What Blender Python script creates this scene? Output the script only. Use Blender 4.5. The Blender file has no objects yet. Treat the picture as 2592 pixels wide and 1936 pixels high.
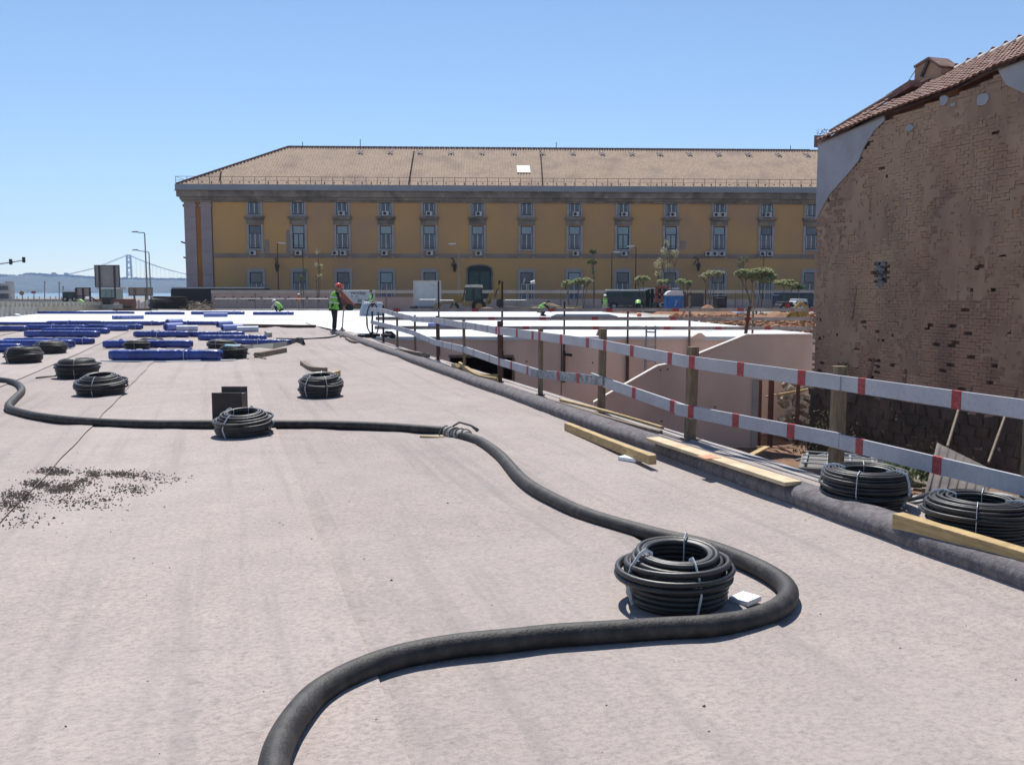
import bpy, math, random
from mathutils import Vector, Matrix, noise
R = math.radians
SC = bpy.context.scene
COL = SC.collection
# ------------------------------------------------------------------ camera
F, CX, CY, CH = 2300.0, 1296.0, 968.0, 1.6
TH = math.atan(0.1)
cam = bpy.data.cameras.new('camera'); camo = bpy.data.objects.new('camera', cam); COL.objects.link(camo)
camo.location = (0, 0, CH); camo.rotation_euler = (math.pi/2-TH, 0, 0)
cam.sensor_fit = 'HORIZONTAL'; cam.sensor_width = 36; cam.lens = 36*F/2592
cam.clip_start = 0.1; cam.clip_end = 20000
SC.camera = camo
# ------------------------------------------------------------------ light
SUN_EL, SUN_AZ = R(57), R(-8)       # azimuth measured from straight ahead (+Y) to the right
w = bpy.data.worlds.new('World'); SC.world = w; w.use_nodes = True
nt = w.node_tree; bg = nt.nodes['Background']
sky = nt.nodes.new('ShaderNodeTexSky'); sky.sky_type = 'NISHITA'; sky.sun_disc = False
sky.sun_elevation = SUN_EL; sky.sun_rotation = SUN_AZ
sky.air_density = 1.0; sky.dust_density = 0.0; sky.ozone_density = 4.5
nt.links.new(sky.outputs[0], bg.inputs[0]); bg.inputs[1].default_value = 0.066
sd = bpy.data.lights.new('sun', 'SUN'); sd.energy = 3.6; sd.angle = R(0.53); sd.color = (1, 0.955, 0.89)
so = bpy.data.objects.new('sun', sd); COL.objects.link(so)
sv = Vector((math.sin(SUN_AZ)*math.cos(SUN_EL), math.cos(SUN_AZ)*math.cos(SUN_EL), math.sin(SUN_EL)))
so.rotation_euler = sv.to_track_quat('Z', 'Y').to_euler(); so.location = (0, 0, 30)
SC.view_settings.view_transform = 'Standard'; SC.view_settings.look = 'None'
SC.view_settings.exposure = 0.85; SC.view_settings.gamma = 1; SC.view_settings.use_curve_mapping = False
try:
    SC.cycles.volume_bounces = 1; SC.cycles.max_bounces = 8; SC.cycles.volume_step_rate = 4
    SC.cycles.use_denoising = True
except Exception: pass
# ------------------------------------------------------------------ survey helpers: a sight line from the tripod to a level or an upright plane
def ray(px, py):
    a = (px-CX)/F; b = -(py-CY)/F
    return Vector((a, math.cos(TH)+b*math.sin(TH), -math.sin(TH)+b*math.cos(TH)))
def G(px, py, z=0.0):
    d = ray(px, py); t = (z-CH)/d.z
    return Vector((d.x*t, d.y*t, z))
def W(px, py, Y):
    d = ray(px, py); t = Y/d.y
    return Vector((d.x*t, Y, CH+d.z*t))
def P_(px, py, o, n):               # sight line on any plane
    d = ray(px, py); c = Vector((0, 0, CH)); t = (Vector(o)-c).dot(n)/d.dot(n)
    return c+d*t
def GB(px, Y, z):                    # point at column px, depth Y, height z
    return Vector(((px-CX)/F*(Y*math.cos(TH)+(CH-z)*math.sin(TH)), Y, z))
KD = Vector((-0.3048, 0.9524, 0)); KN = Vector((0.9524, 0.3048, 0))   # along / across the kerb
def UV(u, v, z=0.0): return KN*u+KD*v+Vector((0, 0, z))
# ------------------------------------------------------------------ materials
MATS = {}
def mat(name, c1, c2=None, scale=6, rough=0.85, bump=0.3, bscale=60, detail=6, metal=0, stretch=(1, 1, 1), c3=None, scale3=1.0, lo=.35, hi=.65, spec=.3, bdist=.01, amt3=.6, emit=None, alpha=None, trans=0):
    if name in MATS: return MATS[name]
    m = bpy.data.materials.new(name); m.use_nodes = True; MATS[name] = m
    n = m.node_tree.nodes; l = m.node_tree.links; b = n['Principled BSDF']
    b.inputs['Roughness'].default_value = rough; b.inputs['Metallic'].default_value = metal
    b.inputs['Specular IOR Level'].default_value = spec
    if trans: b.inputs['Transmission Weight'].default_value = trans
    g = n.new('ShaderNodeNewGeometry'); mp = n.new('ShaderNodeMapping'); mp.inputs['Scale'].default_value = stretch
    l.new(g.outputs['Position'], mp.inputs['Vector'])
    if c2 is None: c2 = tuple(x*.78 for x in c1)
    t = n.new('ShaderNodeTexNoise'); t.inputs['Scale'].default_value = scale; t.inputs['Detail'].default_value = detail
    l.new(mp.outputs[0], t.inputs['Vector'])
    mr = n.new('ShaderNodeMapRange'); mr.inputs[1].default_value = lo; mr.inputs[2].default_value = hi
    l.new(t.outputs[0], mr.inputs[0])
    mx = n.new('ShaderNodeMix'); mx.data_type = 'RGBA'
    mx.inputs[6].default_value = (*c1, 1); mx.inputs[7].default_value = (*c2, 1); l.new(mr.outputs[0], mx.inputs[0])
    out = mx.outputs[2]
    if c3 is not None:
        t3 = n.new('ShaderNodeTexNoise'); t3.inputs['Scale'].default_value = scale3; t3.inputs['Detail'].default_value = 5
        l.new(mp.outputs[0], t3.inputs['Vector'])
        r3 = n.new('ShaderNodeMapRange'); r3.inputs[1].default_value = .48; r3.inputs[2].default_value = .72; r3.inputs[4].default_value = amt3
        l.new(t3.outputs[0], r3.inputs[0])
        m3 = n.new('ShaderNodeMix'); m3.data_type = 'RGBA'; m3.inputs[7].default_value = (*c3, 1)
        l.new(r3.outputs[0], m3.inputs[0]); l.new(out, m3.inputs[6]); out = m3.outputs[2]
    l.new(out, b.inputs['Base Color'])
    if bump:
        t2 = n.new('ShaderNodeTexNoise'); t2.inputs['Scale'].default_value = bscale; t2.inputs['Detail'].default_value = 5
        l.new(mp.outputs[0], t2.inputs['Vector'])
        bp = n.new('ShaderNodeBump'); bp.inputs['Strength'].default_value = bump; bp.inputs['Distance'].default_value = bdist
        l.new(t2.outputs[0], bp.inputs['Height']); l.new(bp.outputs[0], b.inputs['Normal'])
    return m
def felt_mat():
    m = bpy.data.materials.new('grey felt'); m.use_nodes = True; n = m.node_tree.nodes; l = m.node_tree.links; b = n['Principled BSDF']
    b.inputs['Roughness'].default_value = .95; b.inputs['Specular IOR Level'].default_value = .15
    b.inputs['Sheen Weight'].default_value = .0; b.inputs['Sheen Roughness'].default_value = .45; b.inputs['Sheen Tint'].default_value = (1, .96, .93, 1)
    g = n.new('ShaderNodeNewGeometry')
    def nz(scale, st=(1, 1, 1), det=5, rot=0, rgh=.6):
        mp = n.new('ShaderNodeMapping'); mp.inputs['Scale'].default_value = st
        if rot:
            m0 = n.new('ShaderNodeMapping'); m0.inputs['Rotation'].default_value = (0, 0, rot); l.new(g.outputs['Position'], m0.inputs['Vector']); l.new(m0.outputs[0], mp.inputs['Vector'])
        else: l.new(g.outputs['Position'], mp.inputs['Vector'])
        t = n.new('ShaderNodeTexNoise'); t.inputs['Scale'].default_value = scale
        t.inputs['Detail'].default_value = det; t.inputs['Roughness'].default_value = rgh; l.new(mp.outputs[0], t.inputs['Vector']); return t.outputs[0]
    def mr(x, a, bb, c=0, d=1):
        q = n.new('ShaderNodeMapRange'); q.inputs[1].default_value = a; q.inputs[2].default_value = bb; q.inputs[3].default_value = c; q.inputs[4].default_value = d
        l.new(x, q.inputs[0]); return q.outputs[0]
    def mix(f, a, c):
        q = n.new('ShaderNodeMix'); q.data_type = 'RGBA'; l.new(f, q.inputs[0])
        for s, v in ((6, a), (7, c)):
            if isinstance(v, tuple): q.inputs[s].default_value = (*v, 1)
            else: l.new(v, q.inputs[s])
        return q.outputs[2]
    c = mix(mr(nz(2.2, (1, 1, 1), 6), .3, .7), (.455, .385, .35), (.385, .33, .305))
    c = mix(mr(nz(31, (1, 1.4, 1), 8, -.3, .9), .45, .64, 0, .88), c, (.18, .158, .152))      # dark fibre mottling
    c = mix(mr(nz(120, (1, 2.5, 1), 3), .55, .75, 0, .6), c, (.54, .49, .465))           # pale fibres
    c = mix(mr(nz(1.5, (3.4, .12, 1), 6, -.31), .52, .72, 0, .6), c, (.225, .205, .198))   # long drag marks along the laying direction
    c = mix(mr(nz(.35, (1, 1, 1), 3), .42, .7, 0, .35), c, (.47, .42, .39))
    c = mix(mr(nz(6.5, (1, 1.8, 1), 7, 0, .7), .60, .74, 0, .6), c, (.165, .145, .14))      # scuffs
    oi = n.new('ShaderNodeObjectInfo'); hv = n.new('ShaderNodeHueSaturation'); l.new(mr(oi.outputs['Random'], 0, 1, .88, 1.07), hv.inputs['Value']); l.new(c, hv.inputs['Color'])
    l.new(hv.outputs[0], b.inputs['Base Color'])
    bp = n.new('ShaderNodeBump'); bp.inputs['Strength'].default_value = .3; bp.inputs['Distance'].default_value = .004
    l.new(nz(55, (1, 1.6, 1), 6, 0, .8), bp.inputs['Height']); l.new(bp.outputs[0], b.inputs['Normal'])
    return m
FELT = felt_mat()
KERBF = mat('dark fuzzy felt', (.175, .16, .165), (.12, .11, .115), 9, .95, .8, 70, c3=(.27, .25, .25), scale3=30, amt3=.6, lo=.4, hi=.6, bdist=.006, spec=.1)
kb_ = KERBF.node_tree.nodes['Principled BSDF']; kb_.inputs['Sheen Weight'].default_value = 0.0; kb_.inputs['Sheen Roughness'].default_value = .5
WOOD = mat('pine timber', (.50, .36, .17), (.36, .25, .12), 9, .75, .4, 40, stretch=(1, 1, 5))
WOODG = mat('weathered timber', (.26, .20, .15), (.15, .115, .085), 12, .85, .5, 50, stretch=(3, 3, .6))
WOODP = mat('post timber', (.25, .185, .12), (.16, .12, .08), 12, .85, .5, 50, stretch=(3, 3, .6))
WOODD = mat('dark brown timber', (.13, .07, .05), (.07, .045, .035), 14, .85, .5, 50)
WHITEP = mat('worn white paint', (.50, .50, .53), (.42, .42, .45), 3, .6, .3, 30, c3=(.26, .25, .25), scale3=34, amt3=.3)
REDP = mat('red paint', (.42, .06, .06), (.32, .04, .045), 16, .6, .3, 40, c3=(.4, .35, .35), scale3=60, amt3=.35)
BLACKP = mat('black plastic pipe', (.022, .021, .021), (.045, .042, .041), 9, .45, .1, 40, spec=.5)
HOSEM = mat('dusty rubber hose', (.022, .02, .02), (.055, .049, .046), 14, .62, .35, 80, stretch=(1, 1, 1), spec=.4, lo=.4, hi=.7)
STRAP = mat('white strapping', (.85, .87, .88), None, 4, .4, .05, 20)
FOAM = mat('white foam', (.85, .87, .90), (.80, .82, .86), 9, .6, .1, 60)
BLUEF = mat('blue film', (.014, .038, .23), (.032, .07, .33), 2.2, .34, .7, 9, spec=.6, bdist=.04, c3=(.006, .01, .055), scale3=5, amt3=.5)
BLUEL = mat('pale blue foam', (.15, .20, .48), (.22, .27, .56), 6, .5, .2, 30)
MEMB = mat('white membrane', (.60, .62, .63), (.53, .55, .56), .35, .6, .3, 1.2, c3=(.47, .49, .51), scale3=.12, amt3=.5, bdist=.05)
CONCP = mat('pinkish concrete', (.74, .56, .46), (.66, .50, .41), .8, .9, .2, 30, c3=(.42, .32, .28), scale3=.5, stretch=(1, 1, .6))
CONCG = mat('grey concrete', (.40, .38, .35), (.30, .29, .27), 2, .9, .3, 30)
COPE = mat('pale coping', (.72, .65, .60), None, 3, .8, .1, 30)
EARTH = mat('orange earth', (.33, .16, .085), (.22, .115, .065), 2, .95, .8, 9, c3=(.38, .29, .20), scale3=.7, bdist=.05)
SOIL = mat('brown soil', (.24, .135, .08), (.15, .09, .06), 3, .95, .8, 12, c3=(.11, .085, .06), scale3=1.4, bdist=.04)
ASPH = mat('pale paving', (.26, .235, .21), (.19, .175, .16), .5, .9, .3, 8)
STEEL = mat('galvanised steel', (.33, .34, .35), (.24, .25, .26), 8, .45, .1, 40, metal=.6)
RUST = mat('rusty steel', (.115, .055, .04), (.065, .04, .035), 18, .8, .5, 60)
BLACK = mat('black rubber', (.02, .02, .021), (.035, .034, .034), 12, .7, .3, 40)
DARKM = mat('dark painted metal', (.035, .028, .03), (.055, .045, .045), 6, .5, .2, 40)
YEL = mat('yellow plant paint', (.36, .22, .06), (.27, .17, .06), 5, .5, .15, 30)
ORG = mat('orange plastic', (.75, .17, .05), (.6, .13, .05), 9, .6, .2, 30)
REDM = mat('red machine paint', (.33, .10, .065), (.25, .08, .055), 5, .5, .15, 30)
WHITEM = mat('white sheet metal', (.62, .64, .66), (.54, .56, .58), 2, .5, .15, 12)
GLASSD = mat('dark green glass', (.015, .045, .04), (.03, .07, .06), 3, .3, 0, 10, spec=.3)
BLUEW = mat('blue plastic', (.03, .15, .42), (.025, .12, .34), 3, .45, .1, 20)
GREENL = mat('dark green leaves', (.08, .12, .045), (.12, .16, .07), 8, .7, 0, 10)
PINEL = mat('pine needles', (.27, .30, .14), (.38, .40, .22), 5, .8, 0, 10)
PALEL = mat('pale young leaves', (.42, .40, .25), (.32, .31, .19), 6, .8, 0, 10)
def translucent(m, amt):
    n = m.node_tree.nodes; l = m.node_tree.links; b = n['Principled BSDF']; t = n.new('ShaderNodeBsdfTranslucent'); x = n.new('ShaderNodeMixShader'); x.inputs[0].default_value = amt
    src = b.inputs['Base Color'].links[0].from_socket; l.new(src, t.inputs[0]); l.new(b.outputs[0], x.inputs[1]); l.new(t.outputs[0], x.inputs[2]); l.new(x.outputs[0], n['Material Output'].inputs[0])
for m_ in (PINEL, PALEL, GREENL): translucent(m_, .5)
BARK = mat('grey bark', (.16, .13, .10), (.11, .09, .075), 10, .9, .5, 30)
SKIN = mat('skin', (.30, .16, .10), None, 6, .6, .1, 40)
CLOTHD = mat('dark work cloth', (.022, .022, .026), (.035, .034, .038), 20, .9, .3, 90)
HIVIS = mat('lime safety vest', (.22, .52, .06), (.17, .43, .06), 12, .6, .3, 40)
HIVISO = mat('orange safety vest', (.80, .18, .04), None, 12, .6, .3, 40)
SILV = mat('silver reflective tape', (.6, .65, .6), None, 12, .4, .1, 40)
REDH = mat('red helmet plastic', (.75, .09, .06), None, 12, .35, 0, 40)
CLOTHL = mat('pale work cloth', (.45, .42, .40), None, 12, .9, .3, 40)
# ------------------------------------------------------------------ mesh helpers
class MB:
    def __init__(s): s.v = []; s.f = []
    def quadbox(s, c8):
        b = len(s.v); s.v += [tuple(x) for x in c8]
        s.f += [tuple(b+i for i in q) for q in ((0, 3, 2, 1), (4, 5, 6, 7), (0, 1, 5, 4), (1, 2, 6, 5), (2, 3, 7, 6), (3, 0, 4, 7))]; return s
    def box(s, x0, x1, y0, y1, z0, z1):
        return s.quadbox([(x0, y0, z0), (x1, y0, z0), (x1, y1, z0), (x0, y1, z0), (x0, y0, z1), (x1, y0, z1), (x1, y1, z1), (x0, y1, z1)])
    def cbox(s, c, sx, sy, sz, rz=0, rx=0, ry=0):
        M = Matrix.Translation(c) @ Matrix.Rotation(rz, 4, 'Z') @ Matrix.Rotation(ry, 4, 'Y') @ Matrix.Rotation(rx, 4, 'X')
        x, y, z = sx/2, sy/2, sz/2
        return s.quadbox([M @ Vector(p) for p in ((-x, -y, -z), (x, -y, -z), (x, y, -z), (-x, y, -z), (-x, -y, z), (x, -y, z), (x, y, z), (-x, y, z))])
    def beam(s, p, q, w_, h, up=(0, 0, 1)):
        p, q = Vector(p), Vector(q); d = (q-p).normalized(); up = Vector(up); sd_ = d.cross(up)
        if sd_.length < 1e-4: sd_ = d.cross(Vector((1, 0, 0)))
        sd_ = sd_.normalized()*w_/2; u = sd_.cross(d).normalized()*h/2
        return s.quadbox([p-sd_-u, p+sd_-u, q+sd_-u, q-sd_-u, p-sd_+u, p+sd_+u, q+sd_+u, q-sd_+u])
    def strip(s, pts, w_, h, up=(0, 0, 1)):     # plank following points
        pts = [Vector(p) for p in pts]; b = len(s.v); n = len(pts); up = Vector(up)
        for i, p in enumerate(pts):
            d = (pts[min(i+1, n-1)]-pts[max(i-1, 0)]).normalized(); sd_ = d.cross(up).normalized()*w_/2; u = sd_.cross(d).normalized()*h/2
            s.v += [tuple(p-sd_-u), tuple(p+sd_-u), tuple(p+sd_+u), tuple(p-sd_+u)]
        for i in range(n-1):
            a = b+4*i
            for k in range(4): s.f.append((a+k, a+(k+1) % 4, a+4+(k+1) % 4, a+4+k))
        s.f += [(b+3, b+2, b+1, b), (b+4*n-4, b+4*n-3, b+4*n-2, b+4*n-1)]; return s
    def tube(s, pts, r, n=8, closed=False, cap=True):
        pts = [Vector(p) for p in pts]; m = len(pts); b = len(s.v); rs = r if isinstance(r, (list, tuple)) else [r]*m; ref = None
        for i, p in enumerate(pts):
            d = (pts[(i+1) % m]-pts[(i-1) % m]) if closed else (pts[min(i+1, m-1)]-pts[max(i-1, 0)])
            d = d.normalized() if d.length > 1e-9 else Vector((0, 0, 1))
            if ref is None: ref = Vector((0, 0, 1)) if abs(d.z) < .9 else Vector((1, 0, 0))
            a = d.cross(ref).normalized(); c = a.cross(d).normalized(); ref = c
            for k in range(n):
                t = 2*math.pi*k/n; s.v.append(tuple(p+(a*math.cos(t)+c*math.sin(t))*rs[i]))
        for i in range(m if closed else m-1):
            for k in range(n):
                i2 = (i+1) % m; s.f.append((b+i*n+k, b+i*n+(k+1) % n, b+i2*n+(k+1) % n, b+i2*n+k))
        if not closed and cap: s.f += [tuple(b+k for k in range(n))[::-1], tuple(b+(m-1)*n+k for k in range(n))]
        return s
    def lathe(s, c, prof, n=16, ax='Z'):
        b = len(s.v); c = Vector(c)
        for r, z in prof:
            for k in range(n):
                t = 2*math.pi*k/n; p = (r*math.cos(t), r*math.sin(t), z)
                if ax == 'Y': p = (p[0], p[2], p[1])
                if ax == 'X': p = (p[2], p[0], p[1])
                s.v.append(tuple(c+Vector(p)))
        m = len(prof)
        for i in range(m-1):
            for k in range(n): s.f.append((b+i*n+k, b+i*n+(k+1) % n, b+(i+1)*n+(k+1) % n, b+(i+1)*n+k))
        s.f += [tuple(b+k for k in range(n))[::-1], tuple(b+(m-1)*n+k for k in range(n))]; return s
    def prism(s, poly, off):
        b = len(s.v); n = len(poly); off = Vector(off); s.v += [tuple(p) for p in poly]+[tuple(Vector(p)+off) for p in poly]
        s.f += [tuple(range(b, b+n))[::-1], tuple(range(b+n, b+2*n))]
        for k in range(n): s.f.append((b+k, b+(k+1) % n, b+n+(k+1) % n, b+n+k))
        return s
    def face(s, pts):
        b = len(s.v); s.v += [tuple(p) for p in pts]; s.f.append(tuple(range(b, b+len(pts)))); return s
    def blob(s, c, rx, ry, rz, rnd, n=8, m=5, j=.15):
        b = len(s.v); c = Vector(c)
        for i in range(m+1):
            ph = math.pi*i/m
            for k in range(n):
                t = 2*math.pi*k/n+i*.3; q = 1+rnd.uniform(-j, j)
                s.v.append((c.x+rx*q*math.sin(ph)*math.cos(t), c.y+ry*q*math.sin(ph)*math.sin(t), c.z+rz*q*math.cos(ph)))
        for i in range(m):
            for k in range(n): s.f.append((b+i*n+k, b+(i+1)*n+k, b+(i+1)*n+(k+1) % n, b+i*n+(k+1) % n))
        return s
    def build(s, name, m, parent=None, smooth=False, bevel=0, kind=None, label=None):
        v = s.v
        if parent is not None:
            L = root_loc(parent); v = [(p[0]-L[0], p[1]-L[1], p[2]-L[2]) for p in v]
        me = bpy.data.meshes.new(name); me.from_pydata(v, [], s.f); me.materials.append(m); me.validate(); me.update()
        if smooth: me.polygons.foreach_set('use_smooth', [True]*len(me.polygons))
        o = bpy.data.objects.new(name, me); COL.objects.link(o)
        if parent is not None: o.parent = parent
        if bevel:
            b = o.modifiers.new('bevel', 'BEVEL'); b.width = bevel; b.segments = 2; b.limit_method = 'ANGLE'
        if kind: o['kind'] = kind
        if label: o['label'] = label
        return o
def root_loc(o):
    L = Vector((0, 0, 0))
    while o is not None: L += o.location; o = o.parent
    return L
def thing(name, label, cat, loc=(0, 0, 0), group=None):
    if len(label.split()) > 16: print('LONG', name, label)
    o = bpy.data.objects.new(name, None); COL.objects.link(o); o.location = loc; o.empty_display_size = .2
    o['label'] = label; o['category'] = cat
    if group: o['group'] = group
    return o
def tag(o, label, cat, group=None, origin=True):
    o['label'] = label; o['category'] = cat
    if group: o['group'] = group
    if origin and o.type == 'MESH' and o.parent is None:      # origin at the base of the thing
        vs = o.data.vertices; xs = [v.co for v in vs]
        c = Vector((sum(p.x for p in xs)/len(xs), sum(p.y for p in xs)/len(xs), min(p.z for p in xs)))
        o.data.transform(Matrix.Translation(-c)); o.location = c
    return o
def kids(o): return [c for c in list(bpy.data.objects) if c.parent == o]
def copy_tree(o, parent=None):
    c = o.copy(); COL.objects.link(c)
    if parent is not None: c.parent = parent
    for ch in o.children: copy_tree(ch, c)
    return c
def dup(root, loc, rz=0, sc=None, label=None, cat=None):
    c = copy_tree(root); c.location = loc; c.rotation_euler = (0, 0, rz)
    if sc: c.scale = sc if not isinstance(sc, (int, float)) else (sc, sc, sc)
    if label: c['label'] = label
    if cat: c['category'] = cat
    return c
def smooth_path(pts, step=6):
    out = []; n = len(pts)
    for i in range(n-1):
        p0, p1, p2, p3 = pts[max(i-1, 0)], pts[i], pts[i+1], pts[min(i+2, n-1)]
        for k in range(step):
            t = k/step; out.append(.5*((2*p1)+(-p0+p2)*t+(2*p0-5*p1+4*p2-p3)*t*t+(-p0+3*p1-3*p2+p3)*t**3))
    out.append(pts[-1]); return out
def sstep(a, b, x):
    t = max(0, min(1, (x-a)/(b-a))); return t*t*(3-2*t)
def text(name, body, m, parent, loc, size, rot=(math.pi/2, 0, 0)):
    cu = bpy.data.curves.new(name, 'FONT'); cu.body = body; cu.size = size; cu.extrude = .004; cu.materials.append(m)
    o = bpy.data.objects.new(name, cu); COL.objects.link(o); o.parent = parent
    o.location = Vector(loc)-root_loc(parent); o.rotation_euler = rot
    bpy.context.view_layer.update(); me = bpy.data.meshes.new_from_object(o); q = bpy.data.objects.new(name, me); COL.objects.link(q); q.parent = parent; q.location = o.location; q.rotation_euler = rot
    bpy.data.objects.remove(o); return q
# ================================================================== ground, water, hills
rnd = random.Random(7)
def struct(mb, name, m, smooth=False):
    return mb.build(name, m, smooth=smooth, kind='structure')
b = MB(); b.face([(-9000, -200, -3.6), (9000, -200, -3.6), (9000, 12000, -3.6), (-9000, 12000, -3.6)]); struct(b, 'ground', SOIL)
WATER = mat('river water', (.03, .055, .07), (.035, .065, .08), .02, .18, .35, .25, spec=.6, bdist=.3)
b = MB(); b.face([(-8000, 320, -3.2), (8000, 320, -3.2), (8000, 11000, -3.2), (-8000, 11000, -3.2)]); struct(b, 'water', WATER)
b = MB(); b.box(-160, 260, 76, 330, -3.62, -.40); struct(b, 'promenade', ASPH)
# deck slab (concrete under everything on the left and beyond the pit)
K0 = 4.68
def uvx(u, Y): # X of line u at depth Y
    return (u-KN.y*Y)/KN.x
cornerY = 31.6; cX = uvx(K0, cornerY)
b = MB(); b.face([(-60, -14, -.03), (uvx(K0, -14), -14, -.03), (cX, cornerY, -.03), (14, cornerY, -.03), (14, 46, -.03), (9.2, 76, -.03), (-60, 76, -.03)])
struct(b, 'deck_slab', CONCG)
b = MB(); b.face([(-60, 76, -.03), (9.2, 76, -.03), (9.2, 76, -.6), (-60, 76, -.6)]); struct(b, 'deck_edge', CONCG)
# felt sheets: strips laid parallel to the kerb, each lapping the next
def fh(x, y):
    u = KN.x*x+KN.y*y; v = KD.x*x+KD.y*y
    f = .013*noise.noise((u*1.3, v*.28, 0))+.004*noise.noise((u*3.4, v*.7, 5))
    f += .0045*noise.noise((u*2.2+v*.5, v*1.6, 9))
    f += .006*max(0, noise.noise((u*2.6, v*.45, 20))-.15)*3
    q = noise.noise((u*.8+.35*v, v*.9, 30)); f += .008*max(0, 1-abs(q)*14)*max(0, noise.noise((u*.5, v*.4, 31))+.15)
    far = sstep(9, 18, y)*sstep(-2.5, 2.5, u); f += far*.045*max(0, noise.noise((u*1.6, v*.55, 40)))
    return .022+f
edges = [-30, -26, -22, -18, -15.9, -13.9, -11.8, -9.7, -7.7, -5.65, -3.65, -1.63, .4, 2.3, 4.02]
whiteY = lambda u, v: 0
def vrange(u):
    # ends where the white membrane starts
    vs = []; v = -4.0
    while v < 62: vs.append(v); v += .07 if v < 9 else (.14 if v < 18 else (.35 if v < 30 else 1.0))
    return vs
fe = thing('felt_covering', '', '');  del fe['label'], fe['category']; fe['kind'] = 'structure'; fe.name = 'felt_deck'
for i in range(len(edges)-1):
    u0, u1 = edges[i], edges[i+1]+(.16 if i < len(edges)-2 else 0)
    nu = max(6, int((u1-u0)/(.07 if u0 > -5 else (.2 if u0 > -10 else .5)))); vs = vrange(u0); b = MB()
    keep = 0
    for j, v in enumerate(vs):
        for k in range(nu+1):
            u = u0+(u1-u0)*k/nu
            p = UV(u, v); 
            if k == 0: u += .012*noise.noise((v*1.1, i*3.7, 1))
            if k == nu and i < len(edges)-2: u += .02*noise.noise((v*.9, i*5.1, 2))
            p = UV(u, v); d = edges[i+1]-u
            z = fh(p.x, p.y)+(.015*sstep(.22, -.02, d) if i < len(edges)-2 else 0)
            if i == len(edges)-2: z += .05*sstep(.12, 0, edges[-1]-u)
            b.v.append((p.x, p.y, z))
    for j in range(len(vs)-1):
        pm = UV(u0, vs[j])
        if pm.y > 44.5+.0*pm.x: break
        for k in range(nu):
            a = j*(nu+1)+k; b.f.append((a, a+1, a+nu+2, a+nu+1))
    o = b.build('felt_sheet', FELT, fe, smooth=True)
# kerb with felt dressed over it
prof = [(3.985, .012), (3.965, .035), (3.95, .085), (3.962, .13), (4.005, .163), (4.075, .18), (4.17, .165), (4.24, .140), (4.30, .115), (4.36, .098), (4.42, .088), (4.5, .06), (4.5, -.03)]
b = MB(); v = -4.0; vs = []
while v < 35.2: vs.append(v); v += .09 if v < 12 else .22
for v in vs:
    cut = max(0, v-33)*.0
    for k, (u, z) in enumerate(prof):
        w1 = noise.noise((v*.7, k*.25, 3))*.014+noise.noise((v*3, k*.5, 8))*.0018
        sag = .02*noise.noise((v*.35, 2, 2))
        if k == 0: w1 = 0
        s_ = 1 if k < 9 else .2
        p = UV(u+(w1+sag)*s_*(k > 0), v); b.v.append((p.x, p.y, z+(w1*.8 if 0 < k < 9 else 0)))
n = len(prof)
for j in range(len(vs)-1):
    for k in range(n-1): a = j*n+k; b.f.append((a, a+1, a+n+1, a+n))
b.f.append(tuple(range((len(vs)-1)*n, len(vs)*n)))
struct(b, 'kerb', KERBF, True)
b = MB(); lp = [(4.33, .04), (4.345, .088), (4.42, .092), (4.48, .094), (4.54, .093), (4.62, .092), (K0, .09), (K0+.005, .05), (K0, -.03)]
for v in vs:
    for k, (u, z) in enumerate(lp):
        p = UV(u+.01*noise.noise((v*1.3, k*.5, 60)), v); b.v.append((p.x, p.y, z+(.006*noise.noise((v*2.2, k*.9, 61)) if k < 7 else 0)))
for j in range(len(vs)-1):
    for k in range(8): a = j*9+k; b.f.append((a, a+1, a+10, a+9))
struct(b, 'ledge', FELT, True)
# lap joint collar in the kerb felt
def kerb_lap(v0, v1):
    b = MB(); vv = [v0+(v1-v0)*i/8 for i in range(9)]; m = 9
    for v in vv:
        for k in range(1, m+1):
            u, z = prof[k]; e = .007
            w1 = noise.noise((v*.7, k*.25, 3))*.014+noise.noise((v*3, k*.5, 8))*.0018; sag = .02*noise.noise((v*.35, 2, 2))
            nrm = (-.8 if k < 4 else -.2, .6 if k > 2 else .1); p = UV(u+w1+sag+nrm[0]*e, v); b.v.append((p.x, p.y, z+w1*.8+e*max(.5, nrm[1]+.4)))
    for j in range(8):
        for k in range(m-1): a = j*m+k; b.f.append((a, a+1, a+m+1, a+m))
    o = b.build('felt_lap', KERBF, smooth=True); o['kind'] = 'structure'
lap = G(2040, 1290); lv = KD.dot(lap); kerb_lap(lv-3.2, lv)
# white membrane
def poly_sheet(pts, z, name, m, seg=1.0, amp=.0, zf=None):
    b = MB(); b.face([(p[0], p[1], z) for p in pts]); return struct(b, name, m)
wl = [G(0, 817), G(300, 818), G(600, 822), G(737, 824), G(800, 827), G(850, 838), G(880, 846)]
wr = [G(1500, 788), G(1652, 805), G(1855, 826), G(2040, 846)]
c0 = UV(K0-.35, 33.2)
pts = [(-60, wl[0].y)]+[(p.x, p.y) for p in wl]+[(c0.x, c0.y), (cX+.1, cornerY+.02), (10.9, cornerY+.02), (wr[3].x, wr[3].y), (wr[2].x, wr[2].y), (wr[1].x, wr[1].y), (wr[0].x, wr[0].y), (5.5, 74.5), (-60, 74.5)]
poly_sheet(pts, .045, 'white_membrane', MEMB)
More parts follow.
